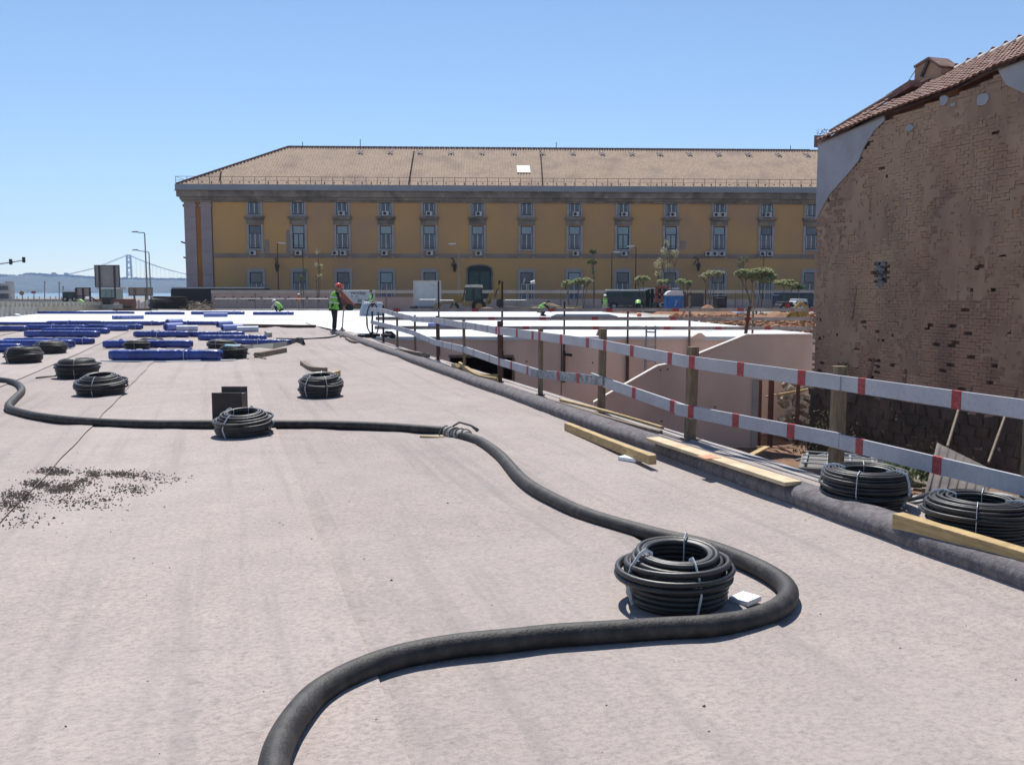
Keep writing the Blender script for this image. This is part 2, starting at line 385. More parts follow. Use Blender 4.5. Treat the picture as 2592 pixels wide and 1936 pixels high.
# narrow overlapping edge of membrane sheets on the slab beyond the pit, with hanging front edge
b = MB(); n = 60
for i in range(n+1):
    x = cX+.3+(10.9-cX-.3)*i/n
    q = .03*noise.noise((x*1.3, 0, 0)); q2 = .05*noise.noise((x*.8, 3, 0))
    for (dy, z) in ((1.9, .05), (.9, .055+.05*noise.noise((x*.7, 8, 2))), (.45, .10+q), (.12, .07+q2), (-.04, .03), (-.05, -.08+q2)):
        b.v.append((x, cornerY+dy, z))
for i in range(n):
    for k in range(5): a = i*6+k; b.f.append((a, a+6, a+7, a+1))
b.build('membrane_edge_fold', MEMB, smooth=True, kind='structure')
for (x0, y0, x1, y1) in ((700, 800, 1060, 797), (1210, 825, 1390, 812), (300, 806, 900, 812), (1120, 795, 1400, 800), (1560, 822, 1800, 838)):
    b = MB(); b.beam(G(x0, y0, .05), G(x1, y1, .05), .05, .012); struct(b, 'membrane_seam', mat('seam grey', (.5, .5, .51), None, 3, .8, 0))
# ================================================================== pit
def terr(x, y): # soil level in the pit
    w_ = sstep(19, 9, y)*sstep(1.3, 3.3, x)
    return -3.35+2.75*w_+.16*noise.noise((x*.7, y*.7, 0))+.05*noise.noise((x*3, y*3, 4))
b = MB(); nx, ny = 90, 130; X0, X1, Y0, Y1 = -5.2, 15, -4, 31.55
for j in range(ny+1):
    for i in range(nx+1):
        y = Y0+(Y1-Y0)*j/ny; xa = uvx(K0, y)+.02; x = xa+(X1-xa)*i/nx; b.v.append((x, y, terr(x, y)))
for j in range(ny):
    for i in range(nx): a = j*(nx+1)+i; b.f.append((a, a+1, a+nx+2, a+nx+1))
struct(b, 'pit_soil', SOIL, True)
# near pit wall under the kerb ledge
b = MB(); p0 = UV(K0, -4); p1 = Vector((cX, cornerY, 0)); b.quadbox([Vector((p.x, p.y, z)) for z in (-3.6, -.04) for p in (p0-KN*.3, p0-KN*.01, p1-KN*.01, p1-KN*.3)]); struct(b, 'pit_wall_near', CONCG)
# far pit wall, formwork panels with a dark opening
def wx(px): return W(px, 900, cornerY).x
ox0, ox1, oz = wx(1138), wx(1296), W(1200, 905, cornerY).z
wallf = thing('pit_wall', 'pinkish concrete retaining wall across the far side of the pit, with a black opening', 'wall', (cX, cornerY, -3.4))
b = MB(); b.box(cX, ox0, cornerY, cornerY+.3, -3.4, -.035); b.box(ox1, wx(1420), cornerY, cornerY+.3, -3.4, -.035); b.box(ox0, ox1, cornerY, cornerY+.3, oz, -.035)
b.box(wx(1422), wx(1632), cornerY+.01, cornerY+.3, -3.4, -.035); b.box(wx(1634), 12, cornerY+.005, cornerY+.3, -3.4, -.035); b.build('wall_face', CONCP, wallf)
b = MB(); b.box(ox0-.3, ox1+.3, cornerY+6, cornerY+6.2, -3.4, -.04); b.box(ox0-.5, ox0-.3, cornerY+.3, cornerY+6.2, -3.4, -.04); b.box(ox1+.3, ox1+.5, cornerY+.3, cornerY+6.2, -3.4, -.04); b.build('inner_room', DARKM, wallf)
b = MB(); b.box(ox0-.03, ox1+.06, cornerY-.03, cornerY-.004, oz, oz+.09); b.box(ox1, ox1+.1, cornerY-.03, cornerY-.004, -3.4, oz-.004); b.build('opening_frame', WOODG, wallf)
for px, py in ((1155, 905), (1333, 915), (1500, 918), (1337, 850), (1630, 900), (1600, 980)):
    p = W(px, py, cornerY-.004); b = MB(); b.lathe(p-Vector((0, 0, 0)), [(.03, -.003), (.03, .0)], 8, 'Y'); b.build('tie_hole', DARKM, wallf)
# ramp wall with stepped coping
RY = 28.6
top = [(1503, 1021), (1666, 928), (1707, 921), (1761, 901), (1891, 849), (2056, 848)]
tp = [W(x, y, RY) for x, y in top]; dz = W(1918, 962, RY)
ramp = thing('ramp_wall', 'darker pink ramp wall with a pale sloping coping, meeting the brick house', 'wall', (tp[0].x, RY, -3.4))
poly = [Vector((tp[0].x, RY, -3.4))]+tp+[Vector((tp[-1].x, RY, dz.z)), Vector((dz.x, RY, dz.z)), Vector((dz.x, RY, -3.4))]
b = MB(); b.prism(poly[::-1], (0, .25, 0)); b.build('wall_face', CONCP, ramp)
b = MB()
for i in range(len(tp)-1):
    d = (tp[i+1]-tp[i]).normalized()*.01; b.beam(tp[i]+Vector((0, .12, .022))+d, tp[i+1]+Vector((0, .12, .022))-d*.2, .30, .045)
b.build('coping', COPE, ramp)
b = MB(); p = tp[0]; b.box(p.x-.30, p.x-.02, RY+.05, RY+.25, -3.4, p.z-.35); b.build('pier', CONCP, ramp)
b = MB(); p = W(1905, 1000, RY); b.box(p.x-.02, dz.x+.03, RY-.03, RY-.005, -3.3, dz.z+.02); b.build('edge_strip', CONCG, ramp)
for px, py in ((1672, 937), (1690, 935), (1675, 1066), (1810, 1030)):
    p = W(px, py, RY-.004); b = MB(); b.lathe(p, [(.03, -.003), (.03, 0)], 8, 'Y'); b.build('tie_hole', DARKM, ramp)
# dark lean-to framing and lit rubble seen through the opening
b = MB(); r2 = random.Random(3)
for i in range(70):
    p = W(r2.uniform(1975, 2050), 1000, 29.8+r2.random()*1.2); hh = r2.random(); zz = -3.4+2.5*hh*(1-.35*r2.random()); s_ = r2.uniform(.12, .34)
    b.cbox((p.x, p.y, zz), s_, s_*.8, s_*.6, r2.random()*3, r2.random(), r2.random())
tag(b.build('rubble_pile', mat('pale rubble', (.42, .37, .30), (.25, .21, .17), 5, .9, .5, 20)), 'tall pile of pale broken stone seen through the gap between ramp wall and brick house', 'rubble')
b = MB(); b.beam(W(1938, 1004, 29.4), W(2046, 985, 29.4), .08, .05); tag(b.build('timber_plank', WOOD), 'thin pale plank propped across the dark gap beside the brick house', 'plank')
for i, (px, t_) in enumerate(((1952, .08), (1924, .05), (2020, .05))):
    b = MB(); p = W(px, 990, 29.2); b.box(p.x-t_, p.x+t_, 29.15, 29.25, -3.4, -.9); tag(b.build('prop_post', RUST), ['thick rusty prop standing in the dark gap', 'thin rusty prop at the left edge of the dark gap', 'thin rusty prop in front of the pale rubble pile'][i], 'prop', 'props in the dark gap')
# ================================================================== brick house
HO = Vector(((2052-CX)/F*27.2, 27, 0)); HA = Vector((.3048, -.9524, 0)); HN = Vector((-.9524, -.3048, 0))   # along wall (towards us), outward
HB = -HN
def hp(px, py, off=0): return P_(px, py, HO+HB*off, HN)
def hs(p): q = p-HO; return q.dot(HA), q.z    # local along, height
rake = [(2061, 367), (2244, 289), (2421, 225), (2529, 173), (2592, 150)]
rk = [hs(hp(*q)) for q in rake]
sl = (rk[-1][1]-rk[-2][1])/(rk[-1][0]-rk[-2][0]); rk.append((rk[-1][0]+8, rk[-1][1]+.35*8*.3)); SE = rk[-1][0]
def topz(s):
    for (a, za), (c, zc) in zip(rk, rk[1:]):
        if a <= s <= c: return za+(zc-za)*(s-a)/(c-a)
    return rk[0][1] if s < rk[0][0] else rk[-1][1]
def HP(s, z, o=0): p = HO+HA*s+HN*o; return Vector((p.x, p.y, z))
house = thing('brick_house', 'old brown brick house with peeling plaster and a tiled roof, right of the pit', 'house', HP(0, -3.6))
BR = mat('old brown brick', (.42, .27, .18), (.27, .175, .125), 1.1, .9, .6, 30, c3=(.52, .38, .24), scale3=.4, stretch=(1, 1, .55), bdist=.02, lo=.36, hi=.62)
BR2 = mat('brick dark course', (.12, .065, .05), (.20, .11, .08), 3, .9, .6, 30)
MORT = mat('dark lime mortar', (.22, .16, .13), (.15, .11, .09), 3, .95, .8, 25, bdist=.03)
PLAST = mat('grey plaster', (.40, .41, .44), (.33, .34, .37), .8, .8, .25, 14, c3=(.28, .28, .30), scale3=2)
b = MB(); pol = [HP(0, -3.6)]+[HP(max(0, s), z-.1) for s, z in rk]+[HP(SE, -3.6)]
pol = [p+HB*.09 for p in pol]; b.prism(pol, HB*.5); b.build('wall_core', MORT, house)
b = MB(); pol = [HP(-.005, -3.6, -.6), HP(-.005, rk[0][1]-.1, -.6)]; b.quadbox([HP(0.0, -3.6, -.6), HP(.5, -3.6, -.6), HP(.5, -3.6, -11), HP(0, -3.6, -11), HP(0, rk[0][1]-.3, -.6), HP(.5, rk[0][1]-.3, -.6), HP(.5, rk[0][1]-.3, -11), HP(0, rk[0][1]-.3, -11)]); b.build('end_wall', PLAST, house)
# plaster patch outline (px)
pp = [(2062, 369), (2150, 332), (2241, 291), (2242, 306), (2216, 331), (2190, 373), (2176, 407), (2146, 444), (2102, 493), (2061, 560), (2058, 480)]
pl = [hs(hp(x, y)) for x, y in pp]; pl[-1] = (0, pl[-1][1]); pl[0] = (0.0, pl[0][1]); pl[-2] = (0, pl[-2][1])
def inpoly(s, z, P):
    c = False; j = len(P)-1
    for i in range(len(P)):
        if (P[i][1] > z) != (P[j][1] > z) and s < (P[j][0]-P[i][0])*(z-P[i][1])/(P[j][1]-P[i][1])+P[i][0]: c = not c
        j = i
    return c
b = MB(); b.prism([HP(s, min(z, topz(s)-.02), .045) for s, z in pl][::-1], HB*.04); b.build('plaster', PLAST, house, label='smooth grey plaster left on the upper corner')
pr = [hs(hp(x, y)) for x, y in ((2529, 176), (2592, 150), (2700, 150), (2700, 300), (2592, 235), (2550, 215))]
pr = [(s, min(z, topz(s)-.03)) for s, z in pr]
b = MB(); b.prism([HP(s, z, .045) for s, z in pr][::-1], HB*.04); b.build('plaster', PLAST, house)
for (x0, y0, x1, y1) in ((2380, 243, 2405, 266), (2474, 240, 2506, 268), (2294, 318, 2316, 332), (2408, 262, 2425, 268)):
    a = hs(hp(x0, y0)); c = hs(hp(x1, y1)); r3 = random.Random(x0); cx_, cz_ = (a[0]+c[0])/2, (a[1]+c[1])/2
    ring = [HP(cx_+abs(c[0]-a[0])*.5*r3.uniform(.7, 1.1)*math.cos(t*math.pi/4), cz_+abs(c[1]-a[1])*.5*r3.uniform(.7, 1.1)*math.sin(t*math.pi/4), .05) for t in range(8)]
    b = MB(); b.prism(ring, HB*.05); b.build('plaster', PLAST, house)
# bricks
bl, bh = .245, .078; bricks = []; r4 = random.Random(11)
dark_patch = [hs(hp(x, y)) for x, y in ((2218, 668), (2245, 662), (2252, 700), (2240, 722), (2218, 722), (2212, 690))]
z = -3.55; row = 0
while z < rk[-1][1]:
    s = (row % 2)*bl/2+.02
    while s < SE:
        if z+bh < topz(s)-.1 and not inpoly(s, z, pl) and not inpoly(s, z, pr) and not inpoly(s+.1, z, dark_patch):
            d = noise.noise((s*.9, z*.5, 7))+.6*noise.noise((s*2.2, z*3.4, 2))
            miss = .003+.055*sstep(.3, .75, d)
            if z < .8: miss += .05
            if r4.random() > miss:
                bricks.append((s+r4.uniform(-.006, .006), z+r4.uniform(-.004, .004), bl-.006-r4.random()*.008, bh-.005, .012+.006*r4.random()+.014*noise.noise((s*.7, z*.7, 1))+(.012 if r4.random() < .04 else 0)))
        s += bl
    z += bh; row += 1
RC = mat('worn lime render', (.42, .29, .195), (.29, .195, .14), 1.3, .9, .5, 16, c3=(.50, .36, .23), scale3=.5, stretch=(1, 1, .5), bdist=.03)
b = MB(); gs_ = .10; ni, nj = int(SE/gs_), int((rk[-1][1]+3.6)/gs_); idx = {}
def rcv(i, j):
    if (i, j) not in idx:
        s = i*gs_+.07*noise.noise((i*1.7, j*1.7, 0)); z = -3.5+j*gs_+.07*noise.noise((i*1.7, j*1.7, 9)); b.v.append(tuple(HP(max(.01, s), z, .021+.01*noise.noise((s*1.5, z*1.5, 3))))); idx[(i, j)] = len(b.v)-1
    return idx[(i, j)]
for j in range(nj):
    for i in range(ni):
        s = i*gs_; z = -3.5+j*gs_
        if z+.25 > topz(s)-.12 or inpoly(s+.06, z+.06, pl) or inpoly(s+.06, z+.06, pr) or inpoly(s+.05, z, dark_patch) or z < -.5: continue
        if noise.noise((s*.45, z*.4, 50))+.55*noise.noise((s*1.7, z*1.5, 51))+.9*noise.noise((s*5, z*6, 52))-.02 > .0: b.f.append((rcv(i, j), rcv(i+1, j), rcv(i+1, j+1), rcv(i, j+1)))
o = b.build('render_coat', RC, house, smooth=False); o.modifiers.new('t', 'SOLIDIFY').thickness = .012
vis = []
for i, (s, z, L, H, o) in enumerate(bricks):
    p = HP(s, z); Yc = p.y*math.cos(TH)+(CH-p.z)*math.sin(TH)
    zc = -p.y*math.sin(TH)*-1; px = CX+F*p.x/Yc; up = p.y*math.sin(TH)-(CH-p.z)*math.cos(TH); py = CY-F*up/Yc
    if 2060 < px < 2575 and 165 < py < 900: vis.append((Yc, i))
vis.sort(); near = set(i for _, i in vis[:300])
def brick_geo(b, s, z, L, H, o):
    b.quadbox([HP(s, z, o), HP(s, z, -.09), HP(s+L, z, -.09), HP(s+L, z, o), HP(s, z+H, o), HP(s, z+H, -.09), HP(s+L, z+H, -.09), HP(s+L, z+H, o)]); return b
big = MB()
for i, q in enumerate(bricks):
    if i in near: brick_geo(MB(), *q).build('brick', BR, house)
    else: brick_geo(big, *q)
o = big.build('brickwork', BR, house, kind='stuff')
# dark rough foundation stones under the brickwork
FS = mat('mossy foundation stone', (.11, .08, .06), (.065, .055, .042), 2, .95, .9, 12, c3=(.19, .135, .10), scale3=1.1, bdist=.04)
rs = random.Random(31); meshes = []
for k in range(5):
    m = MB(); m.cbox((0, 0, 0), .40, .16, .25)
    m.v = [(x*rs.uniform(.8, 1.15)+rs.uniform(-.03, .03), y*rs.uniform(.8, 1.1), z_*rs.uniform(.8, 1.15)+rs.uniform(-.02, .02)) for x, y, z_ in m.v]; me = bpy.data.meshes.new('foundation_stone'); me.from_pydata(m.v, [], m.f); me.materials.append(FS); meshes.append(me)
z = -1.38; row = 0
while z > -3.5:
    s = .15+(row % 2)*.2
    while s < 13.2:
        o = bpy.data.objects.new('foundation_stone', meshes[rs.randrange(5)]); COL.objects.link(o); o.parent = house; o.location = HP(s, z+rs.uniform(-.02, .02), -.045+rs.random()*.03)-house.location
        o.rotation_euler = (rs.uniform(-.06, .06), rs.uniform(-.10, .10), math.atan2(HA.y, HA.x)); o.scale = (rs.uniform(.85, 1.1), 1, rs.uniform(.85, 1.1)); s += .44
    z -= .27; row += 1
b = MB(); b.quadbox([HP(0, -3.6, .03), HP(SE, -3.6, .03), HP(SE, -3.6, -.1), HP(0, -3.6, -.1), HP(0, -1.22, .022), HP(SE, -1.22, .022), HP(SE, -1.25, -.1), HP(0, -1.25, -.1)]); b.build('foundation_bed', FS, house)
# blue-green repair patch of stones
b = MB()
for i in range(26):
    t = r4.random(); s0, z0 = dark_patch[0]; c_ = (sum(q[0] for q in dark_patch)/6+r4.uniform(-.18, .18), sum(q[1] for q in dark_patch)/6+r4.uniform(-.33, .33))
    b.blob(HP(c_[0], c_[1], .0), .06, .05, .05, r4, 6, 4)
b.build('stone_infill', mat('bluish stone', (.13, .16, .18), (.30, .32, .33), 12, .8, .4, 30), house, label='small bluish patch of exposed stones')
# vertical cracks and slots: recess shade painted as thin dark strips on the wall face
for (x0, y0, x1, y1, wd) in ((2172, 712, 2158, 808, .035), (2212, 905, 2196, 962, .13), (2295, 910, 2286, 968, .13), (2462, 975, 2450, 1000, .1), (2576, 980, 2566, 1010, .1)):
    a = hp(x0, y0); c = hp(x1, y1); b = MB(); b.prism([a+HN*.02, a+HN*.02+HA*wd*.4, c+HN*.03+HA*wd, c+HN*.03][::-1], HB*.03); b.build('recess_shade_strip', MORT, house)
# roof
def rp(px, py, off): return P_(px, py, HO+HB*off, HN)
E0 = HP(rk[0][0], rk[0][1]); OFF = 3.0
T0 = rp(2100, 342, .35); T1 = rp(2259, 247, 1.5); T2 = rp(2392, 191, OFF); T3 = rp(2592, 102, OFF); dT = (T3-T2).normalized(); T4 = T3+dT*9
RT = mat('old clay roof tile', (.25, .13, .10), (.17, .10, .085), 5, .85, .5, 40, c3=(.30, .25, .21), scale3=3)
CAPM = mat('pale lime mortar', (.62, .56, .52), (.45, .4, .37), 6, .9, .4, 30)
eave = [HP(s, z) for s, z in rk]; ridge = [E0+Vector((0, 0, .05)), T0, T1, T2, T3, T4]
def along(P, s):   # point on polyline with given along coordinate
    ss = [(p-HO).dot(HA) for p in P]
    for i in range(len(P)-1):
        if ss[i] <= s <= ss[i+1]+1e-6: return P[i].lerp(P[i+1], (s-ss[i])/max(1e-6, ss[i+1]-ss[i]))
    return P[-1] if s > ss[-1] else P[0]
b = MB(); ns = 50
for i in range(ns+1):
    s = SE*i/ns; e = along(eave, s); r_ = along(ridge, s)
    b.v += [tuple(e+HN*.1-Vector((0, 0, .06))), tuple(r_-Vector((0, 0, .05))), tuple(r_+HB*6-Vector((0, 0, 2.6)))]
for i in range(ns):
    a = 3*i; b.f += [(a, a+3, a+4, a+1), (a+1, a+4, a+5, a+2)]
b.build('roof', RT, house)
tile_me = None; tl, tw = .34, .20; tiles = []
s = .1
while s < SE:
    e = along(eave, s)+HN*.14; r_ = along(ridge, s); L = (r_-e).length; d = (r_-e).normalized(); k = 0
    while (k+.6)*tl*.8 < L: tiles.append((e+d*(k*tl*.8), d, s)); k += 1
    s += tw*.93
def tile_geo(b, p, d, rr):
    a = HA; nrm = a.cross(d).normalized(); 
    if nrm.z < 0: nrm = -nrm
    base = len(b.v); lift = .02+rr.uniform(-.004, .006)
    for e_, q in ((0, 1.0), (1, .86)):
        for k in range(5):
            t = math.pi*k/4; off = a*(-math.cos(t)*tw*.5*q)+nrm*(math.sin(t)*.062*q+lift*(1-e_))
            b.v.append(tuple(p+d*(e_*tl)+off))
    for k in range(4): b.f.append((base+k, base+k+1, base+6+k, base+5+k))
    b.f.append(tuple(base+k for k in range(5))); return b
r5 = random.Random(5); bigt = MB(); cnt = 0
for p, d, s in sorted(tiles, key=lambda q: abs(q[2]-5.5)):
    if cnt < 300: tile_geo(MB(), p, d, r5).build('roof_tile', RT, house, smooth=True); cnt += 1
    else: tile_geo(bigt, p, d, r5)
if bigt.v: bigt.build('roof_tiling', RT, house, kind='stuff', smooth=True)
# ridge cap tiles, bedded in pale mortar
L = (T4-T2).length; k = 0
while k*.42 < L:
    p = T2+dT*(k*.42); b = MB(); b.tube([p+Vector((0, 0, .02)), p+dT*.40+Vector((0, 0, .06))], [.11, .075], 8); b.build('ridge_tile', CAPM if k % 1 == 0 else RT, house, smooth=True)
    b = MB(); b.beam(p+dT*.36+Vector((0, 0, .10)), p+dT*.44+Vector((0, 0, .17)), .10, .03); b.build('mortar_fillet', RT, house); k += 1
b = MB(); q = [T0, T0.lerp(T1, .5), T1, T1.lerp(T2, .5), T2]; 
for i in range(4): b.beam(q[i]+Vector((0, 0, .05)), q[i+1]+Vector((0, 0, .05)), .22, .09)
b.build('verge_board', mat('reddish verge', (.28, .15, .12), None, 5, .8, .2, 20), house)
b = MB()
for i in range(4): b.beam(q[i]+Vector((0, 0, .11)), q[i+1]+Vector((0, 0, .11)), .24, .03)
b.build('verge_capping', CAPM, house)
q0, q1 = rp(2061, 343, .2), rp(2095, 343, .2); b = MB(); b.quadbox([q0-Vector((0, 0, .35)), q0-Vector((0, 0, .35))+HB*.5, q1-Vector((0, 0, .35))+HB*.5, q1-Vector((0, 0, .35)), q0, q0+HB*.5, q1+HB*.5, q1]); b.build('parapet_stub', RT, house)
# chimney with gabled cap
cb = MB(); o_ = OFF-.5
cc = [rp(2314, 206, o_), rp(2382, 206, o_), rp(2382, 174, o_), rp(2353, 152, o_), rp(2316, 174, o_)]
cc[0] = cc[0]-Vector((0, 0, .5)); cc[1] = cc[1]-Vector((0, 0, .5))
cb.prism(cc[::-1], HB*.6); ch = cb.build('chimney', BR, house)
cb = MB(); 
for a_, c_ in ((4, 3), (3, 2)): cb.beam(cc[a_]+HB*.3+Vector((0, 0, .04)), cc[c_]+HB*.3+Vector((0, 0, .05)), .7, .06)
cb.build('chimney_cap', RT, ch)
cb = MB(); m0 = cc[3]-Vector((0, 0, .02)); m1 = rp(2335, 195, o_); cb.beam(m0+HN*.03, m1+HN*.03, .05, .09); cb.build('chimney_strap', DARKM, ch)
cb = MB(); w0 = rp(2316, 180, o_); w1 = rp(2288, 223, 1.5); cb.tube([w0, w1], .012, 5); cb.tube([w0-Vector((0, 0, .25)), w1], .012, 5); cb.build('wire', DARKM, house)
cb = MB(); d0 = rp(2256, 243, 1.6); d1 = rp(2318, 207, 1.6); cb.beam(d0-Vector((0, 0, .08)), d1-Vector((0, 0, .05)), .35, .18); cb.build('dormer_curb', RT, house)
# ================================================================== long ochre building
FO = W(469, 700, 114); FE = W(2050, 700, 117.5); FA = Vector((FE.x-FO.x, FE.y-FO.y, 0)).normalized(); FNn = Vector((FA.y, -FA.x, 0)); FH = Vector((0, 0, 1))
FO = Vector((FO.x, FO.y, 0))
def fs(px, py):
    p = P_(px, py, FO, FNn); return (p-FO).dot(FA), p.z
def FP(s, z, o=0): q = FO+FA*s+FNn*o; return Vector((q.x, q.y, z))
class FB(MB):   # boxes in facade coordinates: s along, z up, o outward
    def fb(s, s0, s1, z0, z1, o0, o1):
        return s.quadbox([FP(s0, z0, o1), FP(s1, z0, o1), FP(s1, z0, o0), FP(s0, z0, o0), FP(s0, z1, o1), FP(s1, z1, o1), FP(s1, z1, o0), FP(s0, z1, o0)])
OCH = mat('faded ochre render', (.55, .32, .125), (.45, .275, .135), .12, .9, .15, 3, c3=(.40, .255, .17), scale3=.22, amt3=.75, bdist=.03)
STN = mat('greyish window stone', (.38, .35, .35), (.31, .29, .29), 1.2, .85, .2, 6)
STD = mat('stained cornice stone', (.25, .215, .185), (.14, .12, .10), .5, .9, .3, 4, c3=(.34, .29, .24), scale3=1.1, amt3=.8, bdist=.05)
PIL = mat('pinkish pilaster stone', (.36, .29, .30), (.31, .25, .265), .6, .85, .15, 4)
GUT = mat('zinc gutter', (.27, .29, .32), (.23, .25, .28), .4, .5, .1, 3)
FRM = mat('blue grey window frame', (.035, .05, .065), None, 3, .6, 0)
FRW = mat('white casement', (.62, .64, .66), None, 3, .6, 0)
PANE = mat('window glass', (.05, .06, .085), (.10, .11, .15), .6, .15, 0, 10, spec=.5)
BLIND = mat('pale window blind', (.30, .36, .38), (.25, .31, .33), 1, .4, 0)
DGRN = mat('dark green paint', (.028, .036, .034), (.02, .027, .026), 1, .6, .1, 5)
TILE = mat('tan clay roof tile', (.43, .315, .225), (.29, .21, .15), 3.4, .9, .4, 10, c3=(.19, .14, .12), scale3=.35, amt3=.6, stretch=(1, 1, 1))  # the tiles' own tan colour with random darker blotches
eL, eZ = fs(462, 469); _, eB = fs(600, 484); mzz = fs(600, 500)[1]; frz = fs(600, 512)[1]
SB = 150.0; ZB = -.6
pal = thing('ochre_building', 'long three-storey ochre building with grey-framed windows and hipped tile roof behind the site', 'building', FP(0, ZB))
s0 = 0.0; sw = fs(539, 600)[0]
b = FB(); b.fb(sw, SB, ZB, frz+.3, -.5, 0); b.fb(0, SB, ZB, frz, -18, -.5); b.build('wall', OCH, pal)
p0, p1, p2, p3 = [fs(x, 620)[0] for x in (470, 499, 512, 538)]
b = FB(); b.fb(p1, p2, ZB, frz, -.4, .05); b.build('corner_strip', mat('orange render', (.42, .18, .045), (.30, .13, .04), .3, .9, .1, 4), pal)
for a, c in ((p0, p1), (p2, p3)):
    z_, b = fs(500, 521)[1], FB(); b.fb(a, c, ZB, z_-.15, -.4, .22); q = b.build('pilaster', PIL, pal)
    b = FB(); b.fb(a-.12, c+.12, z_-.15, z_+.15, -.4, .36); b.fb(a, c, z_+.15, frz-.02, -.4, .24); b.build('capital', PIL, q)
    for k in range(1, 9):
        b = FB(); zz = ZB+k*(z_-ZB)/9; b.fb(a-.01, c+.01, zz, zz+.04, .19, .235); b.build('stone_joint', STD, q)
b = FB(); b.fb(-.45, SB, mzz, eB-.02, -.5, 1.0); b.fb(-.2, SB, mzz-.35, mzz-.002, -.5, .55); b.build('cornice', STD, pal)
b = FB(); b.fb(-.1, SB, frz, mzz-.36, -.5, .25); 
r6 = random.Random(2); fz = b.build('frieze', STD, pal)
s = 1
while s < 82:
    if r6.random() < .55:
        b = FB(); w_ = r6.uniform(.3, 1.4); zc = r6.uniform(frz+.05, frz+.25); b.fb(s, s+w_, zc, zc+r6.uniform(.15, .5), .25, .28); b.build('bare_patch', mat('bare plaster patch', (.36, .30, .25), None, 3, .9, .2, 10), fz)
    s += r6.uniform(.7, 3)
b = FB(); b.fb(-.5, SB, eB, eZ, -.5, 1.25); b.build('gutter', GUT, pal)
b = FB(); b.fb(-.56, SB, eB-.10, eB-.015, -.5, 1.32); b.build('gutter_lip', STD, pal)
z1 = fs(1000, 646)[1]; b = FB(); b.fb(sw, SB, z1-.18, z1+.18, 0, .14); b.fb(sw, SB, z1-.36, z1-.18, 0, .06); b.build('string_course', mat('weathered string course', (.30, .24, .21), (.22, .175, .15), .5, .9, .3, 4), pal)
# roof: corrugated rows of cover tiles
rg, _ = 0, 0; RD = 10.5
ridZ = None
rp0 = P_(730, 373, FO-FNn*RD, FNn); ridZ = rp0.z; rs0 = (rp0-FO).dot(FA)
ez = eZ-.02; per = .36; slope = (ridZ-ez)/(RD+1.1)
def roof_face(name, S0, S1, fbot, ftop):
    b = MB(); k = 0; n = int((S1-S0)/per*5)
    for i in range(n+1):
        s = S0+(S1-S0)*i/n; t1 = ftop(s); hgt = .085*math.sin(2*math.pi*(s/per))
        rows = 10
        for j in range(rows+1):
            t = t1*j/rows; o = 1.1-t*(RD+1.1); z = ez+t*(ridZ-ez)+hgt*.9
            q = FP(s, z, o); b.v.append(tuple(q))
    for i in range(n):
        for j in range(10): a = i*11+j; b.f.append((a, a+11, a+12, a+1))
    return b.build(name, TILE, pal, smooth=True)
hs0 = -.35
ro = roof_face('roof', hs0, SB, None, lambda s: min(1, max(0.0, (s-hs0)/(rs0-hs0))))
ro['kind'] = 'stuff'
b = MB(); b.face([FP(hs0, ez, 1.1), FP(rs0, ridZ, -RD), FP(hs0, ez, -2*RD-1.1)][::-1]); b.face([FP(rs0, ridZ, -RD), FP(SB, ridZ, -RD), FP(SB, ez, -2*RD-1.1), FP(hs0, ez, -2*RD-1.1)]); b.build('rear_roof', TILE, pal)
b = MB(); k = 0; Lr = (FP(82, ridZ, -RD)-FP(rs0, ridZ, -RD)).length
while k*.7 < Lr: q = FP(rs0+k*.7, ridZ+.04, -RD); b.tube([q, q+FA*.66+FH*.05], [.17, .13], 6); k += 1
b.tube([FP(82, ridZ, -RD), FP(SB, ridZ, -RD)], .15, 6); b.build('ridge_tiles', RT, pal, kind='stuff')
b = MB(); A_, B_ = FP(hs0, ez+.05, 1.1), FP(rs0, ridZ+.05, -RD); d = (B_-A_); m = int(d.length/.7)
for k in range(m): b.tube([A_+d*(k/m), A_+d*((k+.95)/m)+FH*.05], [.17, .13], 6)
b.build('hip_tiles', RT, pal, kind='stuff')
def rf(px, py): # point on the roof slope
    n = (FNn*(ridZ-ez)+FH*(RD+1.1)).normalized(); return P_(px, py, FP(0, ez, 1.1), n), n
up = (FP(0, ridZ, -RD)-FP(0, ez, 1.1)).normalized()
vw = mat('dark roof vent', (.07, .05, .05), None, 3, .9, 0)
for i, px in enumerate([912, 988, 1063, 1142, 1219, 1300, 1373, 1450, 1524, 1600, 1670, 1745, 1820, 1895, 1970, 2043]):
    p, n_ = rf(px, 387+i*.5); b = MB(); b2 = MB()
    for a_ in range(3):
        for c_ in range(4):
            tgt = b if (a_+c_) % 2 else b2
            q = p+FA*((a_-1)*.27)+up*((c_-1.5)*.28)+n_*.09; q2 = q+up*.2
            tgt.beam(q, q2, .22, .07, n_)
    v_ = b.build('roof_vent', vw, pal); b2.build('vent_tile', mat('pale vent tile', (.5, .42, .4), None, 3, .8, 0), v_)
p, n_ = rf(1325, 430); 
for a_ in range(4):
    for c_ in range(4):
        b = MB(); q = p+FA*((a_-1.5)*.43)+up*((c_-1.5)*.62)+n_*.10; b.beam(q-up*.30, q+up*.30, .42, .03, n_); b.build('white_tile', mat('new white tile', (.80, .76, .64), (.7, .66, .55), 5, .7, .2, 20), pal)
for (xa, ya, xb, yb) in ((1048, 386, 1034, 470), (1368, 384, 1374, 474), (560, 437, 556, 462)):
    a, _n = rf(xa, ya); c, _n = rf(xb, yb); m = 16 if xa != 560 else 5; b = MB()
    for k in range(m): q = a.lerp(c, (k+.2)/m)+n_*.1; b.cbox(q, .16, .3, .12)
    b.build('snow_hooks', vw, pal, kind='stuff')
b = MB(); s = .3
